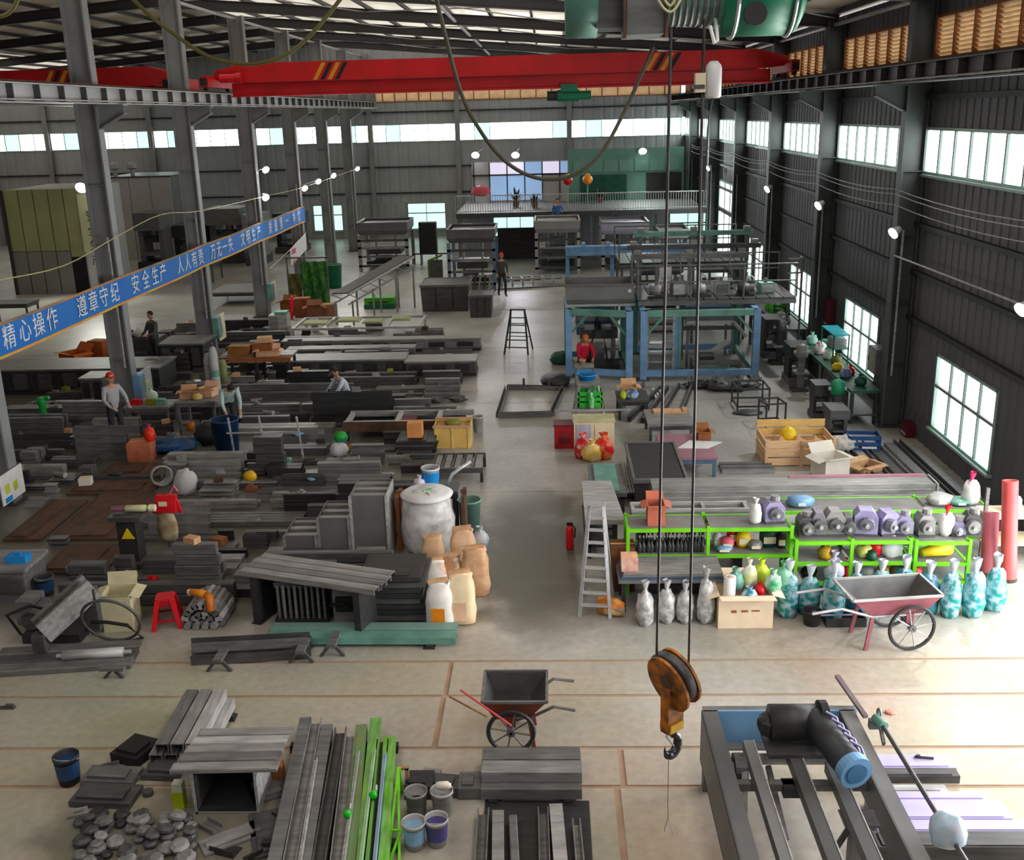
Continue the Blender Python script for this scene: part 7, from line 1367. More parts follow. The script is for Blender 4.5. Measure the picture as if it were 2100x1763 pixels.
for i, (px, py, w2, h, lb, ms) in enumerate(((585,650,.5,.5,'brown carton leftmost in the carton group below the hanging notice',CARDD),(615,655,.55,.7,'red brown carton behind the pale cabinet',mat('rust_carton', (140,80,50), .8, 0, .15, 4)),(640,665,.55,.55,'big brown carton in the middle of the carton group',mat('brown_carton_mid', (124,76,48), .8, 0, .12, 4)),(668,660,.6,.55,'lighter brown carton right of the carton group near the truss conveyor',mat('light_brown_carton', (146,98,66), .8, 0, .1, 4)))): p = fl(px,py); carton((p.x, p.y+.6, 0), w2, .5, h, lb, ms, .1*i, i % 2 == 0)
p = fl(596,655); one('red_cylinder', G().cyl((0,0,0),(.1,0,.75),.09,n=8).cyl((.1,0,.75),(.12,0,.85),.04,n=6), SRED, 'leaning red cylinder among the brown cartons', 'cylinder', (p.x, p.y, 0)); p = fl(646,680); bucket((p.x, p.y, 0), .13, .45, 'white and lilac canister in front of the brown cartons', mat('lilac_white', (220,214,236)), False, WHITE, nm='canister', cat='canister')
# green nets hung on a rack, green drum, beige box
p = fl(612,648); t = thing('net_rack', 'rack hung with green netting and a tall green net below the white notice', 'rack', (p.x-.6, p.y+1.2, 0)); 
for x in (0,1.5): G().b2((x,0,0),(x+.06,.06,2.0)).build('post', SM, t)
G().b2((0,0,1.95),(1.56,.06,2.02)).build('top_bar', SM, t); q = G(); n1, n2 = 12, 9; q.sheet([(.55+1.0*i/(n1-1), -.06+.1*math.sin(i*1.7+j*.5), .1+1.75*j/(n2-1)) for j in range(n2) for i in range(n1)], n1, n2); q.build('green_net', mat('net_green', (60,130,44), .7, 0, .25, 6, (36,84,30)), t); q = G(); q.sheet([(.05+.5*i/5, -.04+.07*math.sin(i*1.9+j), .5+.9*j/5) for j in range(6) for i in range(6)], 6, 6); q.build('olive_net', mat('net_olive', (84,84,36), .7, 0, .2, 6), t)
p = fl(683,592); bucket((p.x, p.y+.3, 0), .38, 1.0, 'big emerald green covered drum behind the truss conveyor', mat('drum_emerald', (16,112,80), .5, 0, .15, 3), False, DGREEN, nm='drum', cat='drum'); p = fl(652,600); t = thing('beige_box', 'small beige cabinet left of the emerald drum', 'cabinet', (p.x-.3, p.y+.2, 0)); G().b2((0,0,0),(.6,.4,.75)).build('body', mat('beige_paint', (150,152,106), .6), t); G().b2((.05,-.02,.08),(.55,0,.7)).build('door', CREAM, t)
# switch boxes on the left columns
for px, py, lb in ((278,800,'blue grey switch box on the first left column'),(448,672,'teal switch box on the second left column'),(549,605,'teal switch box on the third left column')):
    p = ps(px, py, -10.25); yc = min(LCOL, key=lambda v: abs(v-p.y)); t = thing('switch_box', lb, 'switch box', (-10.39, yc, p.z)); G().b2((0,-.2,-.32),(.16,.2,.32)).build('body', TEAL if px > 300 else BLUE, t); G().b2((.16,-.17,-.28),(.175,.17,.28)).build('door', mat('blue_grey_door', (110,140,150), .5), t)
    t = thing('instruction_board', lb.replace('switch box','instruction board').replace('blue grey','pale grey').replace('teal','cream'), 'board', (-10.39, yc+.3, p.z)); G().b2((0,0,-.5),(.03,.65,.3)).build('sheet', SL if px < 300 else CREAM, t); G().b2((.03,.1,-.3),(.036,.4,.0)).build('print', mat('pale_lime', (186,190,130), .6), t)
    for kk in (0,): G().b2((-.04,-.16,-.1),(.01,.05,.05)).build('bracket', SD, t)
# far left heavy pieces
def heavy(px0, px1, py, pt, d, label, ms, nm='machine_bed', n=3):
    Y = fl((px0+px1)/2, py).y; x0, x1 = pl(px0,py,Y).x, pl(px1,py,Y).x; h = topz((px0+px1)/2, pt, Y)*.92; t = thing(nm, label, 'machine part', (x0, Y, 0)); w_ = x1-x0
    G().b2((0,.05,.08),(w_,d-.05,h-.05)).build('body', ms, t); G().b2((-.03,0,h-.05),(w_+.03,d,h)).build('top_plate', SM if ms is SB else SG, t); G().b2((-.02,0,0),(w_+.02,d,.08)).build('base', SB, t)
    for k in range(n): G().b2((w_*(k+.2)/n,.0,.14),(w_*(k+.75)/n,.05,h-.12)).build('panel', SD if ms is SB else SB, t)
    return t
heavy(-30,330,808,752,1.4,'long black machine bed across the far left behind the first column',SB,n=7)
heavy(170,215,835,770,.8,'grey machine block beside the long black machine bed',SM,n=2)
heavy(330,420,760,700,1.3,'black machine block behind the first left column near the standing worker',SB)
heavy(560,830,772,735,.9,'long dark box girder in the far middle stock',SD,n=6,nm='box_girder'); heavy(832,975,772,738,.9,'shorter dark box girder next to the far aisle ladder',SD,n=3,nm='box_girder')
heavy(590,850,742,712,.5,'long grey box girder behind the plank table cartons',SM,n=5,nm='box_girder'); heavy(580,985,722,694,.5,'longest grey box girder in the far rows behind the others',SG,n=7,nm='box_girder')
p = fl(148,756); a = p; carton((p.x, p.y+.3, 0), .75, .6, .45, 'orange edged open carton at far left under the banner', mat('orange_board', (196,96,24), .8, 0, .12, 4), -.6, True, inner=CARD); carton((p.x+.55, p.y+.8, 0), .5, .4, .7, 'tall orange brown carton behind the open orange edged one', mat('orange_brown_carton', (170,90,30), .8), -.2, False); sack((p.x+1.35, p.y+.5, 0), .25, .2, .4, 'grey and white rags right of the orange cartons', mat('rag_grey', (150,148,144)), 250, False, nm='rag_heap', cat='rags')
p = fl(300,720,.0); t = thing('white_cloth', 'white cloth bundle on the far machines left of the standing worker', 'cloth', (pl(300,700,31.5).x, 31.5, 0)); G().b2((-.5,-.3,0),(.5,.4,.6)).build('bench', SD, t); G().blob((0,0,.58),(.4,.22,.18),9,10,6,.25).build('cloth', WHITE, t, True); G().blob((-.42,0,.58),(.12,.1,.14),10).build('maroon_rag', mat('maroon_block', (104,44,58)), t)
# white pillars / gas cylinders by the second column
for i, (px, py, h, lb, ms) in enumerate(((437,835,1.5,'tall pale gas cylinder before the second left column',SL),(449,838,1.7,'taller pale cylinder with mint band beside the pale gas cylinder',mat('pale_cyl', (176,178,178), .5)),(462,800,.9,'olive gas cylinder right of the pale cylinders',mat('olive_cyl', (130,132,84), .5)))):
    p = fl(px, py); t = thing('gas_cylinder', lb, 'cylinder', (p.x, p.y, 0)); G().lathe([(.1,0),(.115,.03),(.115,h*.82),(.08,h*.92),(.03,h*.96)], n=12).build('body', ms, t, True); G().cyl((0,0,h*.95),(0,0,h),.04,n=8).build('valve', SD, t)
    if i == 1: G().lathe([(.118,h*.5),(.118,h*.6)], n=12).build('band', TEAL, t)
# ------------------------------------------------------------ near floor, left
BKT = mat('bucket_charcoal', (48,50,56), .5, .1, .2, 5)
p = fl(132,1618); t = bucket((p.x, p.y+.14, 0), .135, .34, 'charcoal paint bucket with navy label standing alone on the near floor', BKT, True, BLACK, mat('navy_label', (30,64,110), .5))
# channels pointing away
stock((306,1568),(372,1452),4,.17,'N',.15,.13,[SG,SM,SG,SL],'long grey channel in the bundle pointing away behind the flat boards','channels pointing away',.05,2,.02)
one('black_case', G().b2((0,0,0),(.38,.42,.12)).b2((.05,.05,.12),(.33,.3,.16)), BLACK, 'flat black slab lying left of the grey channels pointing away', 'slab', (fl(228,1562).x, fl(228,1562).y, 0), -.35)
P0 = fl(362,1572,.55); P1 = fl(590,1545,.55)
# work table with boards on top
t = thing('open_box_table', 'dark open steel box table with pale edges under the long grey boards', 'table', (fl(403,1668).x, fl(403,1668).y, 0)); w_ = fl(532,1668).x-fl(403,1668).x; hT = .5
G().b2((.02,.7,.02),(w_-.02,.73,hT)).build('back_plate', SD, t); G().b2((.02,.02,0),(w_-.02,.72,.03)).build('floor_plate', SB, t)
for x in (0,w_-.02): G().b2((x,0,0),(x+.02,.73,hT)).build('side_plate', SM if x < .1 else SL, t)
for x in (-.012,w_-.02): G().b2((x,-.012,0),(x+.032,.02,hT)).build('edge_strip', SL, t)
G().b2((0,-.012,0),(w_,.0,.03)).build('bottom_edge', SG, t); G().cyl((w_*.85,.6,.35),(w_*.85,.68,.35),.03,n=8).build('bolt', WHITE, t)
for k in range(5): one('grey_board', G().b2((0,0,0),(1.12-.03*k,.15,.035)).b2((.02,.01,.035),(1.05,.14,.042)), (SG, SM, SG, SL, SG)[k], ('front','second','third','fourth','rear')[k]+' grey board of the five laid on the open box table', 'board', (fl(403,1668).x-.22+.02*k, fl(403,1668).y-.02+.158*k, hT), .03, None)
one('mint_plate', G().b2((0,0,0),(.02,.3,.34)).b2((-.02,.0,0),(0,.3,.03)), mat('mint_plate', (134,178,162), .5, 0, .15, 6), 'mint green plate leaning at the right side of the open box table', 'plate', (fl(540,1640).x, fl(540,1640).y, 0), .1)
one('brown_block', G().b2((0,0,0),(.13,.14,.2)).b2((.02,.02,.2),(.11,.12,.23)), CARDD, 'small brown block standing right of the mint plate', 'block', (fl(556,1605).x, fl(556,1605).y, 0), .05)
# slabs left of table
for i, (px, py, w2, d, lb) in enumerate(((165,1612,.6,.3,'grey steel slab near the charcoal bucket'),(142,1655,.68,.34,'lower grey steel slab in front of the first slab'),(290,1600,.42,.4,'dark slab between the flat slabs and open box table'))): one('steel_slab', G().b2((0,0,0),(w2,d,.07)).b2((.06,.05,.07),(w2-.1,d-.08,.1)), (SM,SD,SD)[i], lb, 'slab', fl(px,py), -.06)
p = fl(372,1652); t = thing('yellow_bottle', 'lime yellow and white bottle standing left of the open box table', 'bottle', (p.x, p.y, 0)); G().b2((-.07,-.05,0),(.05,.05,.2)).build('body', mat('lime_yellow', (168,184,10), .5), t); G().b2((-.06,-.05,.2),(.05,.05,.3)).build('top', mat('pale_bottle', (196,196,170), .5), t); G().bar((.05,0,.0),(.16,0,.0),.03,.02).build('strap', mat('olive_packet', (140,146,20)), t)
# pile of round castings
rg = random.Random(5); k = 0
PILE = []
for tries in range(900):
    px = rg.uniform(165, 395); py = rg.uniform(1672, 1800)
    if px < 165+(1690-py)*.9 and py < 1720: continue
    r = rg.uniform(.055, .11); p = fl(px, py)
    if p.y < 8.15: continue
    if any((p.x-a)**2+(p.y-b)**2 < ((r+c)*.88)**2 for a, b, c in PILE): continue
    PILE.append((p.x, p.y, r)); k += 1
    if k > 60: break
for i, (x, y, r) in enumerate(PILE):
    z = 0; h = r*.8
    g = G(); g.lathe([(r*.75,0),(r,h*.25),(r,h*.6),(r*.7,h),(r*.3,h*.96)], n=9, M=Matrix.Rotation(rg.uniform(-.12,.12),4,'X')); o = one('round_casting', g, (SM,SG,SD,SB)[i % 4], '%s round iron casting in the heap at the near left' % ('mid grey','pale grey','dark','black')[i % 4], 'casting', (x, y, .012), rg.uniform(0,6), '%s castings in the near left heap' % ('mid grey','pale grey','dark','black')[i % 4])
p0, p1 = fl(338,1768,.1), fl(392,1698,.1); one('edge_plate', G().bar((0,0,.02),p1-p0+Vector((0,0,.12)),.03,.14), SL, 'pale plate on edge with rust tip crossing the casting heap', 'plate', (p0.x, p0.y, .1)) if 0 else None
top = 0
for i, (x, y, r) in enumerate(PILE):
    near = [(a, b, c) for a, b, c in PILE if 0 < (a-x)**2+(b-y)**2 < (.2)**2]
    if len(near) >= 2 and top < 34 and i % 2 == 0:
        top += 1; r2 = rg.uniform(.06,.1); g = G(); g.lathe([(r2*.7,0),(r2,r2*.25),(r2,r2*.55),(r2*.6,r2*.8),(r2*.2,r2*.78)], n=9, M=Matrix.Rotation(rg.uniform(-.4,.4),4,'X')); one('round_casting', g, (SG,SM,SD)[top % 3], '%s round iron casting on top of the near left heap' % ('pale grey','mid grey','dark')[top % 3], 'casting', ((x+near[0][0]+near[1][0])/3, (y+near[0][1]+near[1][1])/3, .072), rg.uniform(0,6), '%s castings on top of the near left heap' % ('pale grey','mid grey','dark')[top % 3])
# loose flat pieces scattered round the open box table
SPOT = [(p_.x, p_.y, .3) for p_ in (fl(132,1618), fl(372,1652), fl(556,1605))]; made_ = 0
for tries in range(3000):
    px = rg.uniform(150, 600); py = rg.uniform(1575, 1800)
    if px < 150+max(0, py-1650)*.5 or (385 < px < 560 and py < 1690): continue
    p = fl(px, py); r = rg.uniform(.1, .2)
    if any((p.x-a)**2+(p.y-b)**2 < (r+c)**2 for a, b, c in [(x, y, c2*.8) for x, y, c2 in PILE]+SPOT): continue
    SPOT.append((p.x, p.y, r)); made_ += 1; w2 = r*1.5; d2 = r*.9; ty = made_ % 4
    g = G()
    if ty == 0: g.ext(prof('U', d2, .06), (-w2/2,0,0), (w2/2,0,0))
    elif ty == 1: g.ext(prof('L', d2, .08), (-w2/2,0,0), (w2/2,0,0))
    elif ty == 2: g.prism([(-w2/2,-d2/2),(w2/2,-d2/2),(w2*.4,d2/2),(-w2*.3,d2/2)], 0, .03); g.prism([(-w2*.2,-d2*.2),(w2*.2,-d2*.2),(w2*.2,d2*.2)], .03, .05)
    else: g.lathe([(r*.5,0),(r*.5,.05),(r*.25,.055)], n=10)
    one(('channel_offcut','angle_offcut','plate_offcut','steel_disc')[ty], g, (SM,SD,SG,SB)[made_*7 % 4], '%s %s lying near the casting heap at the near left' % (('mid grey','dark','pale grey','black')[made_*7 % 4], ('channel offcut','angle offcut','plate offcut','steel disc')[ty]), 'offcut', (p.x, p.y, .0), rg.uniform(-.6,.9), '%s %s near the casting heap' % (('mid grey','dark','pale grey','black')[made_*7 % 4], ('channel offcuts','angle offcuts','plate offcuts','steel discs')[ty]))
    if made_ > 34: break
# broad grey plates between casting heap and long channels
for i, (px, py, w2, d, rz, lb) in enumerate(((420,1762,.75,.32,.6,'pale grey diagonal plate right of the casting heap'),(520,1768,.62,.9,.35,'broad mid grey plate left of the long channel bundle'),(520,1655,.5,.55,.5,'grey plate behind the broad plate beside the long channels'))): one('steel_slab', G().b2((0,0,0),(w2*.8,d*.8,.03)).b2((.05,.05,.03),(w2*.8-.08,d*.8-.08,.05)), (SG,SD,SM,SG)[i], lb, 'slab', fl(px,py)+Vector((0,.02,.0)), rz)
# ------------------------------------------------------------ long channel bundle with green bars
def chan(pa, pb, z0, z1, kind, w_, h, ms, label, group=None):
    a, b = fl(*pa, z0), fl(*pb, z1); o = one(KN[kind][0], G().ext(prof(kind, w_, h), (0,0,0), b-a), ms, label, KN[kind][1], a, 0, group); return o
GBAR = mat('green_bar', (104,150,96), .5, .05, .3, 3, (130,196,60), stretch=(6,1,6)); GB2 = mat('bright_green_bar', (96,170,20), .5, 0, .25, 3, (140,190,110), stretch=(6,1,6)); OLB = mat('olive_bar', (124,132,84), .55, .05, .25, 3, (96,150,96), stretch=(6,1,6))
for i, (xb, xt, yt, ms, lb, kd, z) in enumerate(((560,628,1485,SM,'leftmost dark channel of the long bundle pointing away','N',.1),(592,650,1485,SG,'second grey channel of the long bundle pointing away','U',.1),(622,672,1500,SM,'third channel of the long bundle, dark and slightly shorter','N',.1),(652,700,1505,SD,'fourth black channel of the long bundle','U',.1),(690,722,1512,SG,'light grey channel next to the green bars of the long bundle','U',.1),(716,742,1500,OLB,'olive green bar in the long bundle','N',.1),(742,772,1486,GBAR,'pale green bar reaching farthest in the long bundle','N',.1),(760,786,1530,SD,'black bar between the two green bars of the long bundle','U',.1),(782,800,1525,GB2,'bright green bar at the right of the long bundle','N',.1))):
    chan((xb,1800),(xt,yt),z,z,kd,.135,.1,ms,lb)
for i, (xb, xt, yt, ms, lb) in enumerate(((610,648,1560,SL,'thin pale edge highlight strip on top of the dark long channels'),(700,735,1545,SL,'thin pale edge highlight strip on top of the light grey channel'),(736,768,1540,mat('pale_green_edge', (170,206,160), .5),'thin mint edge highlight strip on top of the pale green bar'),(765,790,1548,mat('pale_blue_edge', (150,180,206), .5),'thin pale blue edge highlight strip on the black bar'))): chan((xb,1800),(xt,yt),.206,.206,'L',.04,.04,ms,lb)  # pale strips draw the bright edge highlights of the channels
for i, (px, py, z) in enumerate(((766,1636,.21),(713,1676,.21),(590,1672,0))):
    p = fl(px, py, z); t = thing('clamp', ('green screw clamp on the black and green bars of the long bundle','green screw clamp on the light grey channel of the long bundle','small green clamp on the floor left of the long bundle')[i], 'clamp', (p.x, p.y, z)); G().blob((0,0,0),(.045,.045,.05),i,8,6,.1).build('knob', mat('clamp_green', (20,190,20), .4), t, True); G().ring((.02,.09,.05),.035,.008,'x',12,5).build('ring', ALU, t)
for u, yy in ((.15, 1740), (.8, 1540)):
    a, b = fl(560 if yy > 1700 else 615, yy), fl(800, yy); one('sleeper', G().b2((-.1,-.05,0),(b.x-a.x+.1,.05,.04)).b2((-.1,-.04,.04),(b.x-a.x+.1,.04,.096)), SB, '%s dark sleeper under the long channel bundle' % ('near' if yy > 1700 else 'far'), 'sleeper', a)
# green A-frame at the right of the bundle
t = thing('angle_stand', 'narrow bright green angle frame standing right of the long channel bundle', 'frame', (fl(812,1700).x, fl(812,1700).y, 0)); 
for a, b in (((0,-.6,.02),(-.03,.55,.35)),((.12,-.6,.02),(-.03,.55,.35)),((0,-.6,.02),(.12,-.6,.02)),((-.02,-.2,.14),(.09,-.2,.14)),((.0,-.6,.02),(.09,-.2,.14)),((-.02,.55,.35),(-.02,.6,0))): G().bar(a, b, .025, .025).build('bar', GREEN, t)
# ------------------------------------------------------------ paint cans
for i, (px, py, ms, lb, hd, bd) in enumerate(((850,1742,SL,'grey paint can with pale blue label nearest the green frame',True,mat('sky_label', (130,172,208), .5)),(896,1735,SL,'grey paint can with purple navy label beside the pale blue one',True,mat('purple_label', (70,64,124), .5)),(852,1690,SG,'dull grey empty can behind the pale blue labelled can',False,None),(905,1688,SL,'grey can with white rag over its rim at the back of the can group',True,None))):
    p = fl(px, py); bucket((p.x, p.y+.05+.1*(i > 1), 0), .115, .3, lb, ms, hd, BLACK, bd, nm='paint_can', cat='can')
p = fl(905,1688); sack((p.x+.02, p.y+.17, .305), .09, .05, .07, 'white and peach rag draped on the rear can', mat('peach_rag', (226,220,206), .7, 0, .1, 8, (222,180,150), thr=(.5,.7)), 260, False, nm='rag', cat='rag')
# ------------------------------------------------------------ beam stack before the red wheelbarrow
stock((985,1640),(1195,1640),3,.24,'N',.22,.12,[SM,SG,SM],'wide grey channel of the stack lying across before the red wheelbarrow','channels before the red wheelbarrow',.05,2,.03)
for i, (xb, xt, yt, kd, w_, ms, lb) in enumerate(((985,992,1650,'U',.14,SM,'first channel from the left pointing at the viewer below the grey stack'),(1022,1022,1655,'N',.14,SG,'second pale channel below the grey stack beside the dark gap'),(1058,1052,1665,'T',.1,SM,'rounded bar in the dark gap below the grey stack'),(1118,1114,1648,'U',.13,SM,'dark channel left of the widest pale one below the grey stack'),(1152,1140,1642,'N',.16,SL,'widest pale channel pointing at the viewer below the grey stack'),(1192,1182,1672,'U',.1,SG,'last narrow channel at the right below the grey stack'))):
    chan((xb,1805),(xt,yt+22),.03,.03,kd,w_*.85,.1,ms,lb)
one('dark_base_plate', G().b2((0,0,0),(1.1,1.2,.015)).b2((.35,.1,.015),(.65,1.1,.022)), SB, 'black base sheet under the channels below the grey stack', 'sheet', (fl(985,1760).x, 8.2, 0))
for i, (px, py, w2, d, h, lb, ms) in enumerate(((830,1640,.3,.3,.16,'black block heap behind the paint cans',SB),(882,1632,.32,.25,.12,'dark flat block between cans and grey stack',SD),(940,1640,.24,.3,.14,'mid grey block left of the grey stack',SM),(862,1606,.2,.16,.1,'pale block behind the dark flat block',SG))): one('steel_block', G().b2((0,0,0),(w2,d,h)).b2((.04,.04,h),(w2-.08,d-.08,h+.03)), ms, lb, 'block', fl(px,py), R.uniform(-.2,.2))
one('post_stub', G().b2((0,0,0),(.04,.04,.3)).b2((-.08,0,.28),(.04,.04,.31)), mat('copper_post', (176,130,100), .5), 'small copper coloured post right of the green frame', 'post', fl(833,1625))
# sticks resting on the wheelbarrow
a, b = fl(946,1416,.55), fl(1052,1490,.75); c = fl(920,1428,.5)
pa = Vector((-.98, 10.95, .95)); 
one('red_stick', G().tube([fl(945,1415,.75), fl(1048,1487,.80)], .012, 6), mat('red_stick', (222,80,84), .5), 'thin red stick resting on the red wheelbarrow tray', 'stick')
one('tan_stick', G().tube([fl(922,1428,.70), fl(1000,1470,.785)], .012, 6), mat('tan_stick', (160,116,84), .6), 'thin tan stick resting beside the red stick on the wheelbarrow', 'stick')
# ------------------------------------------------------------ big frame machine at the near right
FM = mat('frame_machine_grey', (92,92,92), .5, .25, .15, 1.5); FML = mat('frame_machine_light', (122,122,122), .5, .25, .12, 1.5); FBL = mat('frame_blue', (112,160,200), .5, .1, .12, 2)
t = thing('conveyor_frame', 'big grey welded conveyor frame with blue cross beam at the near right', 'machine frame', (1.55, 5.2, 0)); zt = .9; yE = 9.72-5.2; xR_ = 1.62
def bx(n, lo, hi, ms, par=None): return G().b2(lo, hi).build(n, ms, par or t)
bx('left_web', (-.02, 0, .3), (.0, yE, zt), FM); bx('left_top_flange', (-.02, 0, zt-.02), (.15, yE, zt), FM); bx('left_bottom_flange', (-.02, 0, .3), (.15, yE, .32), FM)
bx('right_web', (1.42, 0, .55), (1.44, yE, zt), FM); bx('right_top_flange', (1.44, 0, zt-.02), (1.58, yE, zt), FML); bx('right_bottom_flange', (1.44, 0, .55), (1.58, yE, .57), FM)
bx('cross_beam', (0, yE-.02, .52), (1.6, yE, zt), FBL); bx('cross_beam_flange', (0, yE-.0, zt-.02), (1.6, yE+.08, zt), SM); bx('cross_beam_lower', (.15, yE-.14, .5), (1.42, yE, .52), FML)
for x0, x1, ya in ((.32,.42,yE-.55),(.72,.84,yE-.25),(1.05,1.17,yE-.9)): bx('inner_beam', (x0, 0, zt-.12), (x1, ya, zt), FM if x0 > .5 else FML); bx('inner_beam_edge', (x1, 0, zt-.02), (x1+.012, ya, zt+.005), SL)
for y in (yE-.62, yE-1.05): bx('tie_bar', (.15, y, zt-.24), (1.42, y+.08, zt-.16), SL if y > yE-.8 else SM)
for x in (0, 1.44):
    for y in (.4, yE-.16): bx('leg', (x, y, 0), (x+.1, y+.12, .56), FM)
w = G().cyl((.2,yE-.75,zt-.2),(.32,yE-.75,zt-.2),.16,n=18).build('roller_wheel', SD, t); G().cyl((.19,yE-.75,zt-.2),(.2,yE-.75,zt-.2),.07,n=12).build('hub', SL, w)
G().bar((.3,yE-.8,zt-.1),(.18,yE-1.5,.3),.06,.06).build('strut', SM, t); G().bar((.55,yE-.7,zt-.2),(.62,yE-1.3,.3),.05,.05).build('strut', SM, t)
bx('pad', (.62, yE-1.1, zt-.28), (.78, yE-.95, zt-.16), SB)
m_ = thing('drive_motor', 'dark gear motor with blue round end cap on the near right frame', 'motor', (1.55+.93, 8.98, .985))
G().b2((-.34,-.1,-.075),(.26,.3,-.04)).build('base_plate', SD, m_); G().cyl((-.3,.12,.12),(.1,.12,.12),.15,n=16).build('gearbox', SB, m_, True); G().cyl((.1,.12,.12),(.16,.12,.12),.18,n=16).build('flange', BLACK, m_)
G().blob((-.32,.12,.02),(.08,.12,.1),4,8,6,.15).build('guard', SB, m_); G().cyl((.05,.1,.15),(.2,-.45,.1),.12,n=18).build('motor_body', mat('motor_dark', (50,52,56), .5, .2, .2, 6), m_, True)
G().cyl((.2,-.45,.1),(.225,-.53,.093),.135,n=24).build('end_cap', FBL, m_); G().cyl((.225,-.53,.093),(.228,-.54,.092),.085,n=20).build('fan_cover', mat('deep_blue', (60,110,150), .5), m_)
for k in range(5): G().tube([(.12+.02*k,.02-.1*k,.28),(.2+.02*k,.0-.1*k,.24),(.24+.02*k,-.02-.1*k,.14)], .012, 5).build('cooling_fin', MAUVE, m_)
m_.scale = (1.22, 1.22, 1.22)
sx_, sy_ = 1.2, 2.95; bx('stand_column', (sx_-.07,sy_-.07,0), (sx_+.07,sy_+.07,.74), FML); bx('stand_plate', (sx_-.16,sy_-.12,.74), (sx_+.16,sy_+.12,.76), SM); G().bar((sx_-.3,sy_+.1,.05),(sx_-.06,sy_,.7),.05,.05).build('brace', SD, t)
one('lever_bar', G().bar((0,0,0),Vector((-.14,.62,.12)),.05,.035), mat('mauve_lever', (120,104,108), .5, .2), 'short lever bar sticking up past the blue cross beam corner', 'lever', (3.2, 9.55, .92))
r_ = thing('drive_shaft', 'long dark drive shaft with collar running along the right frame beam', 'shaft', (3.28, 9.35, 1.0)); G().cyl((0,0,0),(.1,-2.3,-.02),.024,n=8).build('shaft', SD, r_); G().cyl((-.03,.06,0),(.01,-.1,0),.05,n=10).build('collar', TEAL, r_); G().ring((.02,.1,.02),.05,.014,'x',14,5).build('ring', SM, r_); G().bar((0,.02,-.02),(-.03,-.25,-.1),.03,.05).build('bracket', SM, r_)
G().b2((-.1,-.0,-.1),(-.0,.06,.0)).build('bearing', SM, r_)
sack((3.33, 7.62, .9), .16, .13, .3, 'white and pale blue plastic bag wrapped on the near right beam', mat('white_sky_bag', (206,208,216), .35, 0, .1, 8, (168,200,220)), 270, False); 
# lilac plates and dark plates on the floor behind the frame
LIL_ = mat('lilac_plate', (184,176,216), .5, .1, .08, 2); 
for i, (px0, px1, py, d, h, ms, lb) in enumerate(((1790,1962,1582,.28,.05,LIL_,'lilac plate farthest back on the floor behind the right frame beam'),(1795,1968,1606,.16,.09,SD,'dark channel in front of the farthest lilac plate'),(1790,1945,1632,.14,.05,SL,'pale bar between the dark channel and the wide lilac plates'),(1800,2032,1650,.16,.06,LIL_,'narrow lilac plate before the pale bar on the near right floor'),(1790,2075,1690,.34,.07,LIL_,'wide lilac plate in the middle of the near right floor'),(1800,2130,1722,.2,.1,LIL_,'second wide lilac plate just in front of the middle one'),(1800,2200,1765,.26,.16,SD,'big black box beam along the bottom right edge'))):
    a, b = fl(px0, py), fl(px1, py); g = G().b2((0,0,0),(b.x-a.x,d*.9,h)); g.b2((.04,.02,h),(b.x-a.x-.08,d*.9-.03,h+.012)); one('floor_plate', g, ms, lb, 'plate', (a.x, a.y, 0))
one('rust_bar', G().b2((0,0,0),(.5,.1,.05)).b2((.03,.02,.05),(.45,.08,.08)), RUST, 'rusty brown bar below the black box beam at the bottom right', 'bar', (fl(1960,1800).x, fl(1960,1800).y, 0))
one('coral_scrap', G().blob((0,0,0),(.07,.05,.02),3,8,4,.2), mat('coral_scrap', (222,140,126), .7), 'small coral scrap on the bright near right floor', 'scrap', fl(1826,1462))
one('pen_tool', G().bar((0,0,.012),(.2,-.03,.012),.02,.02).bar((.02,0,.02),(.06,-.006,.02),.03,.03), SB, 'small black tool lying on the farthest lilac plate', 'tool', fl(1875,1553,.064)+Vector((0,0,0)))
one('floor_scrap', G().b2((-.12,-.03,0),(.1,.03,.02)).b2((-.02,-.02,.02),(.08,.03,.05)), SD, 'small dark scrap on the bare floor at the left edge', 'scrap', fl(15,1452))
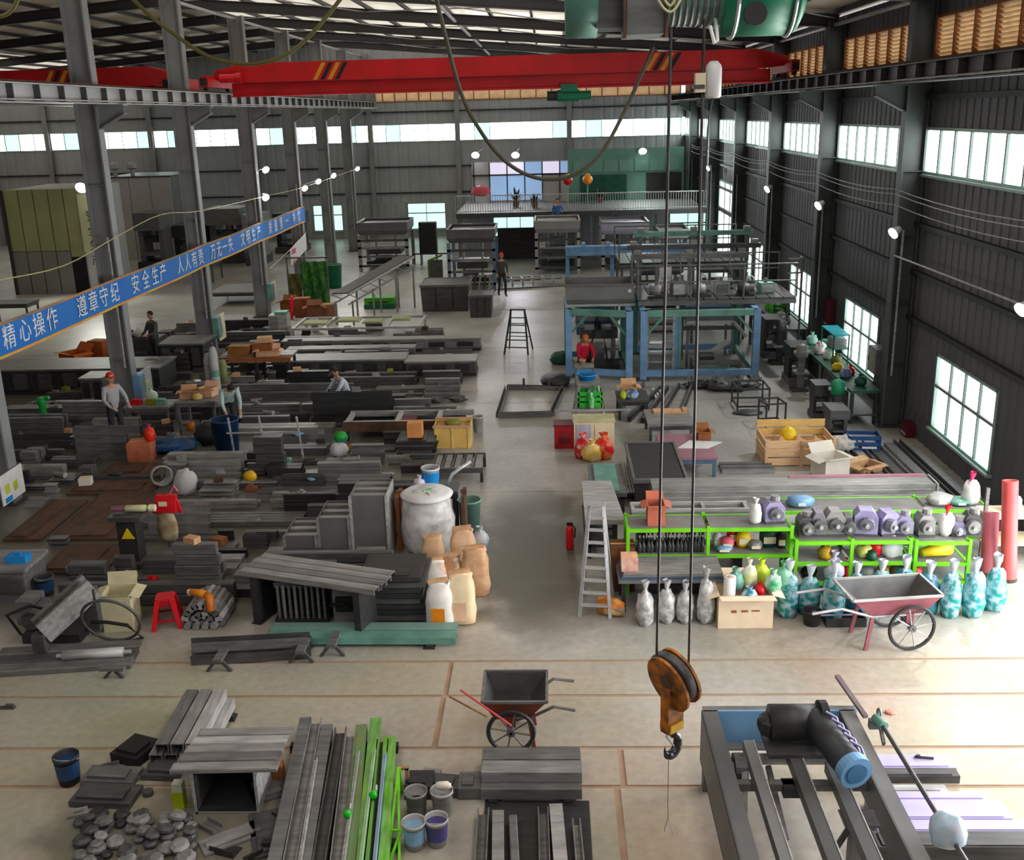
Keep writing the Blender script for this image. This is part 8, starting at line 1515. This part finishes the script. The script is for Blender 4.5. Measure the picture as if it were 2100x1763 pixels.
# ------------------------------------------------------------ people
def person(loc, rz, label, J, shirt, trousers, cap=None, hair=HAIR, h=1.7, extra=None):
    """J: joint positions in metres (z up, facing -y)"""
    t = thing('person', label, 'person', loc, rz); k = h/1.7
    D = dict(pel=(0,0,.93), bel=(0,0,1.08), che=(0,.0,1.28), nck=(0,0,1.45), hd0=(0,-.01,1.52),
        shL=(.17,0,1.4), elL=(.22,-.02,1.14), wrL=(.22,-.14,.92), haL=(.21,-.18,.85), shR=(-.17,0,1.4), elR=(-.22,-.02,1.14), wrR=(-.22,-.14,.92), haR=(-.21,-.18,.85),
        hpL=(.1,0,.88), knL=(.11,-.02,.48), anL=(.11,.02,.09), toL=(.12,-.16,.04), hpR=(-.1,0,.88), knR=(-.11,-.02,.48), anR=(-.11,.02,.09), toR=(-.12,-.16,.04)); D.update(J)
    P = {n: Vector(v)*k for n, v in D.items()}
    rad = dict(pel=.125, bel=.12, che=.14, nck=.055, hd0=.05, shL=.07, elL=.046, wrL=.033, haL=.036, shR=.07, elR=.046, wrR=.033, haR=.036, hpL=.095, knL=.062, anL=.045, toL=.036, hpR=.095, knR=.062, anR=.045, toR=.036)
    E_ = [('pel','bel'),('bel','che'),('che','nck'),('nck','hd0'),('che','shL'),('shL','elL'),('elL','wrL'),('wrL','haL'),('che','shR'),('shR','elR'),('elR','wrR'),('wrR','haR'),('pel','hpL'),('hpL','knL'),('knL','anL'),('anL','toL'),('pel','hpR'),('hpR','knR'),('knR','anR'),('anR','toR')]
    # fingers and thumb on each hand
    for s in 'LR':
        d = (P['ha'+s]-P['wr'+s]).normalized(); side = d.cross(Vector((0,0,1) if abs(d.z) < .8 else (0,1,0))).normalized()
        for i, (o, L_) in enumerate(((-.022,.052),(-.008,.06),(.008,.056),(.022,.044))):
            a = 'f%s%d' % (s, i); P[a+'a'] = P['ha'+s]+d*.035+side*o; P[a+'b'] = P[a+'a']+d*L_+Vector((0,-.012,-.01)); rad[a+'a'] = .0105; rad[a+'b'] = .008; E_ += [('ha'+s, a+'a'), (a+'a', a+'b')]
        P['t'+s] = P['ha'+s]+side*(.045 if s == 'L' else -.045)+d*.02; rad['t'+s] = .011; E_.append(('ha'+s, 't'+s))
    names = list(P); idx = {n: i for i, n in enumerate(names)}
    me = bpy.data.meshes.new('body_base'); me.from_pydata([P[n] for n in names], [(idx[a], idx[b]) for a, b in E_], [])
    o = bpy.data.objects.new('body', me); COL.objects.link(o); md = o.modifiers.new('skin', 'SKIN'); md.use_smooth_shade = True
    for i, n in enumerate(names): v = me.skin_vertices[0].data[i]; v.radius = (rad[n]*k, rad[n]*k); v.use_root = n == 'pel'
    o.modifiers.new('sub', 'SUBSURF').levels = 1
    m2 = bpy.data.meshes.new_from_object(o.evaluated_get(bpy.context.evaluated_depsgraph_get())); bpy.data.objects.remove(o); bpy.data.meshes.remove(me)
    for ms in (shirt, trousers, SKIN, BLACK): m2.materials.append(ms)
    nm = [n for n in names if len(n) == 3 and n[0] not in 't']
    for pg in m2.polygons:
        c = pg.center; n = min(nm, key=lambda q: (P[q]-c).length); 
        mi = 1 if n[:2] in ('hp','kn','an') or n == 'pel' and c.z < P['pel'].z else 3 if n[:2] == 'to' else 2 if n in ('hd0','nck') and c.z > P['nck'].z-.02*k or n[:2] in ('ha','wr') and (P['wr'+n[-1]]-c).length < .11 and (c-P['el'+n[-1]]).length > (P['wr'+n[-1]]-P['el'+n[-1]]).length*.92 else 2 if n[0] == 'f' else 0
        pg.material_index = mi
    b = put('body', m2, t)
    hd = P['hd0']+(P['hd0']-P['nck']).normalized()*.12*k; ax = (P['hd0']-P['nck']).normalized()
    up = ax; fwd = (Vector((0,-1,0))-up*Vector((0,-1,0)).dot(up)).normalized(); rt = fwd.cross(up); M = Matrix((rt, -fwd, up)).transposed().to_4x4(); M.translation = hd; S = M @ Matrix.Scale(k, 4)
    g = G(); g.lathe([(.02,-.125),(.055,-.11),(.07,-.06),(.08,0),(.078,.05),(.06,.09),(.03,.11),(.0,.115)], n=14, M=S); g.add([(-.015,-.075,-.0),(.015,-.075,0),(0,-.105,-.035),(0,-.07,-.045)], [(0,1,2),(0,2,3),(1,3,2)], 0, S)
    for sx in (-1,1): g.blob((sx*.08,0,-.03),(.012,.025,.035),1,6,4,0,False,M=S)
    hh = g.build('head', SKIN, t, True)
    for sx in (-1,1): G().blob((sx*.03,-.07,.0),(.011,.008,.007),1,6,4,0,False,M=S).build('eye', HAIR, hh)
    G().b2((-.022,-.078,-.068),(.022,-.068,-.06)).build('mouth', PINK, hh) if 0 else G().add([(-.022,-.076,-.066),(.022,-.076,-.066),(.018,-.072,-.058),(-.018,-.072,-.058)], [(0,1,2,3)], 0, S).build('mouth', mat('lip', (150,80,76), .6), hh)
    g = G(); g.lathe([(.083,-.0),(.088,.04),(.075,.09),(.04,.118),(.0,.125)], (0,.012,0), 14, M=S); g.build('cap' if cap else 'hair', cap or hair, t, True)
    if cap: G().add([(-.06,-.07,.035),(.06,-.07,.035),(.045,-.15,.02),(-.045,-.15,.02),(-.06,-.07,.045),(.06,-.07,.045),(.045,-.15,.028),(-.045,-.15,.028)], [(3,2,1,0),(4,5,6,7),(2,3,7,6),(0,4,7,3),(1,2,6,5),(0,1,5,4)], 0, S).build('cap_peak', cap, t)
    return t
GSH = mat('grey_shirt', (168,170,172), .8, 0, .1, 8); DJK = mat('dark_jacket', (74,72,72), .8, 0, .15, 8); TRS = mat('dark_trousers', (40,42,46), .8, 0, .15, 8); BSHT = mat('blue_work_shirt', (52,96,150), .8, 0, .12, 8); TSH = mat('pale_teal_shirt', (178,202,196), .8, 0, .1, 8); REDC = mat('red_cap', (206,20,30), .6)
p = fl(245,918); person((p.x, p.y, 0), .9, 'person in grey shirt, dark trousers and red cap standing before the first left column', dict(elL=(.26,-.1,1.16), wrL=(.2,-.28,1.02), haL=(.18,-.35,1.0), elR=(-.26,-.1,1.16), wrR=(-.2,-.28,1.02), haR=(-.18,-.35,1.0)), GSH, TRS, REDC)
p = fl(345,748); person((p.x-.1, p.y-.6, 0), -.6, 'person in dark jacket standing at the black machines behind the first left column', dict(elL=(.24,-.12,1.14), wrL=(.16,-.34,1.1), haL=(.14,-.42,1.1), wrR=(-.16,-.32,1.05), elR=(-.24,-.1,1.13), haR=(-.14,-.4,1.05)), DJK, TRS, None)
p = fl(450,905); person((p.x+.25, p.y+.1, 0), .5, 'person in pale teal shirt bending over beside the tall grey table', dict(bel=(0,-.1,1.06), che=(0,-.27,1.18), nck=(0,-.42,1.27), hd0=(0,-.48,1.3), shL=(.17,-.34,1.24), elL=(.2,-.42,.98), wrL=(.16,-.52,.8), haL=(.15,-.56,.74), shR=(-.17,-.34,1.24), elR=(-.2,-.42,.98), wrR=(-.16,-.52,.8), haR=(-.15,-.56,.74)), TSH, TRS, None)
p = fl(1030,608); person((p.x, p.y, 0), .3, 'person in dark work clothes with a red cap at the far aisle end', dict(knL=(.11,-.16,.5), anL=(.11,-.12,.1), toL=(.12,-.28,.05), knR=(-.1,.0,.48), anR=(-.1,.18,.12), toR=(-.1,.04,.05)), DJK, TRS, REDC)
p = pl(1143,440,49.72); person((p.x, 49.72, p.z-1.0), .1, 'person in blue work shirt standing on the work stage before the balcony', dict(elL=(.28,.0,1.2), wrL=(.2,-.2,1.15), haL=(.18,-.28,1.15)), BSHT, TSH, None)
zst = p.z-1.0; t = thing('work_stage', 'grey work stage behind the pale hopper carrying the person in blue', 'stage', (p.x-.8, 49.48, 0)); G().b2((0,0,zst-.06),(1.6,.5,zst)).build('deck', SG, t)
for x in (.02,1.5):
    for y in (.03,.4): G().b2((x,y,0),(x+.07,y+.07,zst-.06)).build('leg', SM, t)
p = fl(706,842); person((p.x+.05, p.y, 0), -.9, 'person in white and light blue shirt crouching on the bare floor among the stock', dict(pel=(0,.1,.42), bel=(0,.02,.56), che=(0,-.08,.74), nck=(0,-.16,.88), hd0=(0,-.19,.94), shL=(.17,-.1,.84), elL=(.22,-.28,.62), wrL=(.15,-.46,.48), haL=(.13,-.52,.44), shR=(-.17,-.1,.84), elR=(-.22,-.28,.62), wrR=(-.15,-.46,.48), haR=(-.13,-.52,.44), hpL=(.1,.06,.4), knL=(.15,-.3,.5), anL=(.13,-.06,.09), toL=(.14,-.22,.04), hpR=(-.1,.06,.4), knR=(-.15,-.3,.5), anR=(-.13,-.06,.09), toR=(-.14,-.22,.04)), mat('white_blue_shirt', (206,214,224), .8, 0, .08, 6, (150,190,220), thr=(.5,.65)), TRS, None)
p = fl(1199,778); person((p.x, p.y+.6, 0), .2, 'person in red top with orange cap crouching by the left blue post', dict(pel=(0,.1,.42), bel=(0,.02,.56), che=(0,-.08,.74), nck=(0,-.12,.88), hd0=(0,-.15,.94), shL=(.17,-.08,.84), elL=(.22,-.28,.62), wrL=(.15,-.46,.52), haL=(.13,-.52,.5), shR=(-.17,-.08,.84), elR=(-.22,-.28,.62), wrR=(-.15,-.46,.52), haR=(-.13,-.52,.5), hpL=(.1,.06,.4), knL=(.15,-.3,.5), anL=(.13,-.06,.09), toL=(.14,-.22,.04), hpR=(-.1,.06,.4), knR=(-.15,-.3,.5), anR=(-.13,-.06,.09), toR=(-.14,-.22,.04)), mat('crimson_shirt', (214,24,60), .8), TRS, mat('orange_cap', (226,110,30), .6))
# ---------- filler stock: rows of bars on the left floor wherever nothing else stands
bpy.context.view_layer.update()
def rects():
    out = []
    for o in SC.objects:
        if o.type != 'MESH': continue
        r = o
        while r.parent: r = r.parent
        if r.get('kind') == 'structure' and not r.name.startswith('column'): continue
        bb = [o.matrix_world @ Vector(c) for c in o.bound_box]; z0 = min(b.z for b in bb)
        if z0 > 1.3: continue
        x0, x1 = min(b.x for b in bb), max(b.x for b in bb); y0, y1 = min(b.y for b in bb), max(b.y for b in bb)
        if x1 < -16 or x0 > -1 or y1 < 11 or y0 > 42: continue
        out.append((x0-.04, y0-.04, x1+.04, y1+.04))
    return out
OCC = rects()
def xmax(y):                                        # aisle edge on the left
    return -2.2 if y < 19 else (-2.0 if y < 24 else -2.3 if y < 31 else -3.2)
q = random.Random(11); made = 0
def region_name(x, y):
    a = 'near the red stool' if y < 15.5 and x < -5 else 'near the woven sacks' if y < 16.5 else 'near the stepped box columns' if y < 19.5 and x > -6.5 else 'near the rusty plates' if y < 20.5 else 'near the long welded frame' if y < 24.5 and x > -7 else 'near the green bottle' if y < 24.5 else 'near the plank table' if y < 28.5 and x > -8 else 'near the black machine bed' if y < 30 else 'near the far box girders' if x > -8 else 'in the far left bay'
    return a
zones = [(-11.6, 13.2, 32.0), ]
for tries in range(26000):
    if made >= 760: break
    y = q.uniform(13.0, 35.0); L_ = q.uniform(.9, 3.4); x = q.uniform(-13.5 if y > 19 else -y*.56, xmax(y)-L_)
    if y < 14.3 and x > -6.4: continue
    n = q.choice((1, 2, 2, 3, 4)); kind = q.choice('UNTTTLII'); w_ = q.uniform(.1, .24); h = q.choice((.05, .08, .1, .14, .18)); 
    if tries > 3000: L_ = min(L_, q.uniform(.4, 1.5)); n = min(n, 3)
    if tries > 12000: L_ = min(L_, q.uniform(.25, .9)); n = min(n, 2)
    D = n*(w_+.02); rect = (x, y, x+L_, y+D)
    if x+L_ > xmax(y): continue
    if any(not (rect[2] < r[0] or rect[0] > r[2] or rect[3] < r[1] or rect[1] > r[3]) for r in OCC): continue
    OCC.append((rect[0]-.02, rect[1]-.05, rect[2]+.02, rect[3]+.05)); tone = q.choice(((SD,'dark'),(SM,'mid grey'),(SM,'mid grey'),(SG,'pale grey'),(SD,'dark'),(SB,'black'))); reg = region_name(x+L_/2, y)
    word = {'U':'channel','N':'channel','T':'flat bar','L':'angle bar','I':'beam'}[kind]
    lab = '%s steel %s lying in the left stock %s' % (tone[1], word, reg)
    me = G().ext(prof(kind, w_, h), (0,0,0), (L_,0,0)).mesh(KN[kind][0], tone[0]); lay = q.choice((1,2,2,3,4))
    for k in range(n):
        for l in range(lay):
            if made >= 760: break
            if l and q.random() < .35: break
            o = put(KN[kind][0], me, None, (x+q.uniform(0,.05), y+w_/2+k*(w_+.02), l*(h+.003)), q.uniform(-.006,.006)); tag(o, lab, KN[kind][1], lab.split(' lying')[0]+'s '+reg); made += 1
# small parts lying on top of the stock
kinds_ = ('pipe_flange','steel_bracket','pipe_stub','rag','small_carton','bolt_box'); tops = []
bars_ = [o for o in SC.objects if o.parent is None and o.name.split('.')[0] in ('steel_channel','steel_beam','steel_bar','steel_angle') and o.get('label','').find('left stock') >= 0]
q.shuffle(bars_); cnt = 0
for o in bars_:
    if cnt >= 110: break
    bb = [Vector(c) for c in o.bound_box]; L_ = max(b.x for b in bb); h = max(b.z for b in bb)
    if L_ < .5: continue
    x, y, z = o.location.x+L_*q.uniform(.2,.8), o.location.y, o.location.z+h+.002
    # only the topmost bar of each pile carries things
    if any(o2 is not o and abs(o2.location.y-y) < .12 and o2.location.x-.1 < x < o2.location.x+max(c[0] for c in o2.bound_box)+.1 and o2.location.z > o.location.z+.01 for o2 in bars_): continue
    if any((x-a)**2+(y-b)**2 < .12 for a, b in tops): continue
    tops.append((x, y)); k = q.choice((0,0,1,1,2,2,2,3,4,5)); g = G(); rr = q.uniform(.05,.1); ms = q.choice((SG,SL,SM,SD,SG))
    if k == 0: g.lathe([(rr,0),(rr,.02),(rr*.5,.02),(rr*.5,.06),(rr*.3,.06)], n=10)
    elif k == 1: g.ext(prof('L', rr*1.5, rr*1.5), (-rr,0,0), (rr*1.4,0,0))
    elif k == 2: g.cyl((-rr*1.8,0,rr*.55),(rr*1.8,0,rr*.55),rr*.55,n=8); g.cyl((rr*1.5,0,rr*.55),(rr*1.9,0,rr*.55),rr*.75,n=8)
    elif k == 3: g.blob((0,0,0),(rr*1.5,rr*1.1,rr*.5),cnt,9,5,.25); ms = q.choice((WHITE, mat('rag_grey', (150,148,144)), BLUE, mat('mint_white', (214,236,226))))
    elif k == 4: g.b2((-rr*1.4,-rr,0),(rr*1.4,rr,rr*1.3)); g.b2((-rr*1.4,-.01,rr*1.3),(rr*1.4,.01,rr*1.32)); ms = q.choice((CARD, CARDD, CARD))
    else: g.b2((-rr,-rr*.8,0),(rr,rr*.8,rr)); g.b2((-rr*.4,-rr*.3,rr),(rr*.4,rr*.3,rr*1.2)); ms = q.choice((SG, mat('olive_packet', (140,146,20)), RUST, TEAL))
    reg = o['label'].split('left stock ')[1]; wd = ('pipe flange','angle bracket','pipe stub','crumpled rag','small carton','small lidded box')[k]
    cl = ms.name.replace('mill_steel_','').replace('_',' '); cl = {'dark':'dark','mid':'mid grey','grey':'grey','light':'pale grey'}.get(cl, cl)
    one(kinds_[k], g, ms, '%s %s on the left stock %s' % (cl, wd, reg), wd.split()[-1], (x, y, z), q.uniform(-.5,.5) if k != 1 else 0, '%s %ss on the stock %s' % (cl, wd, reg)); cnt += 1
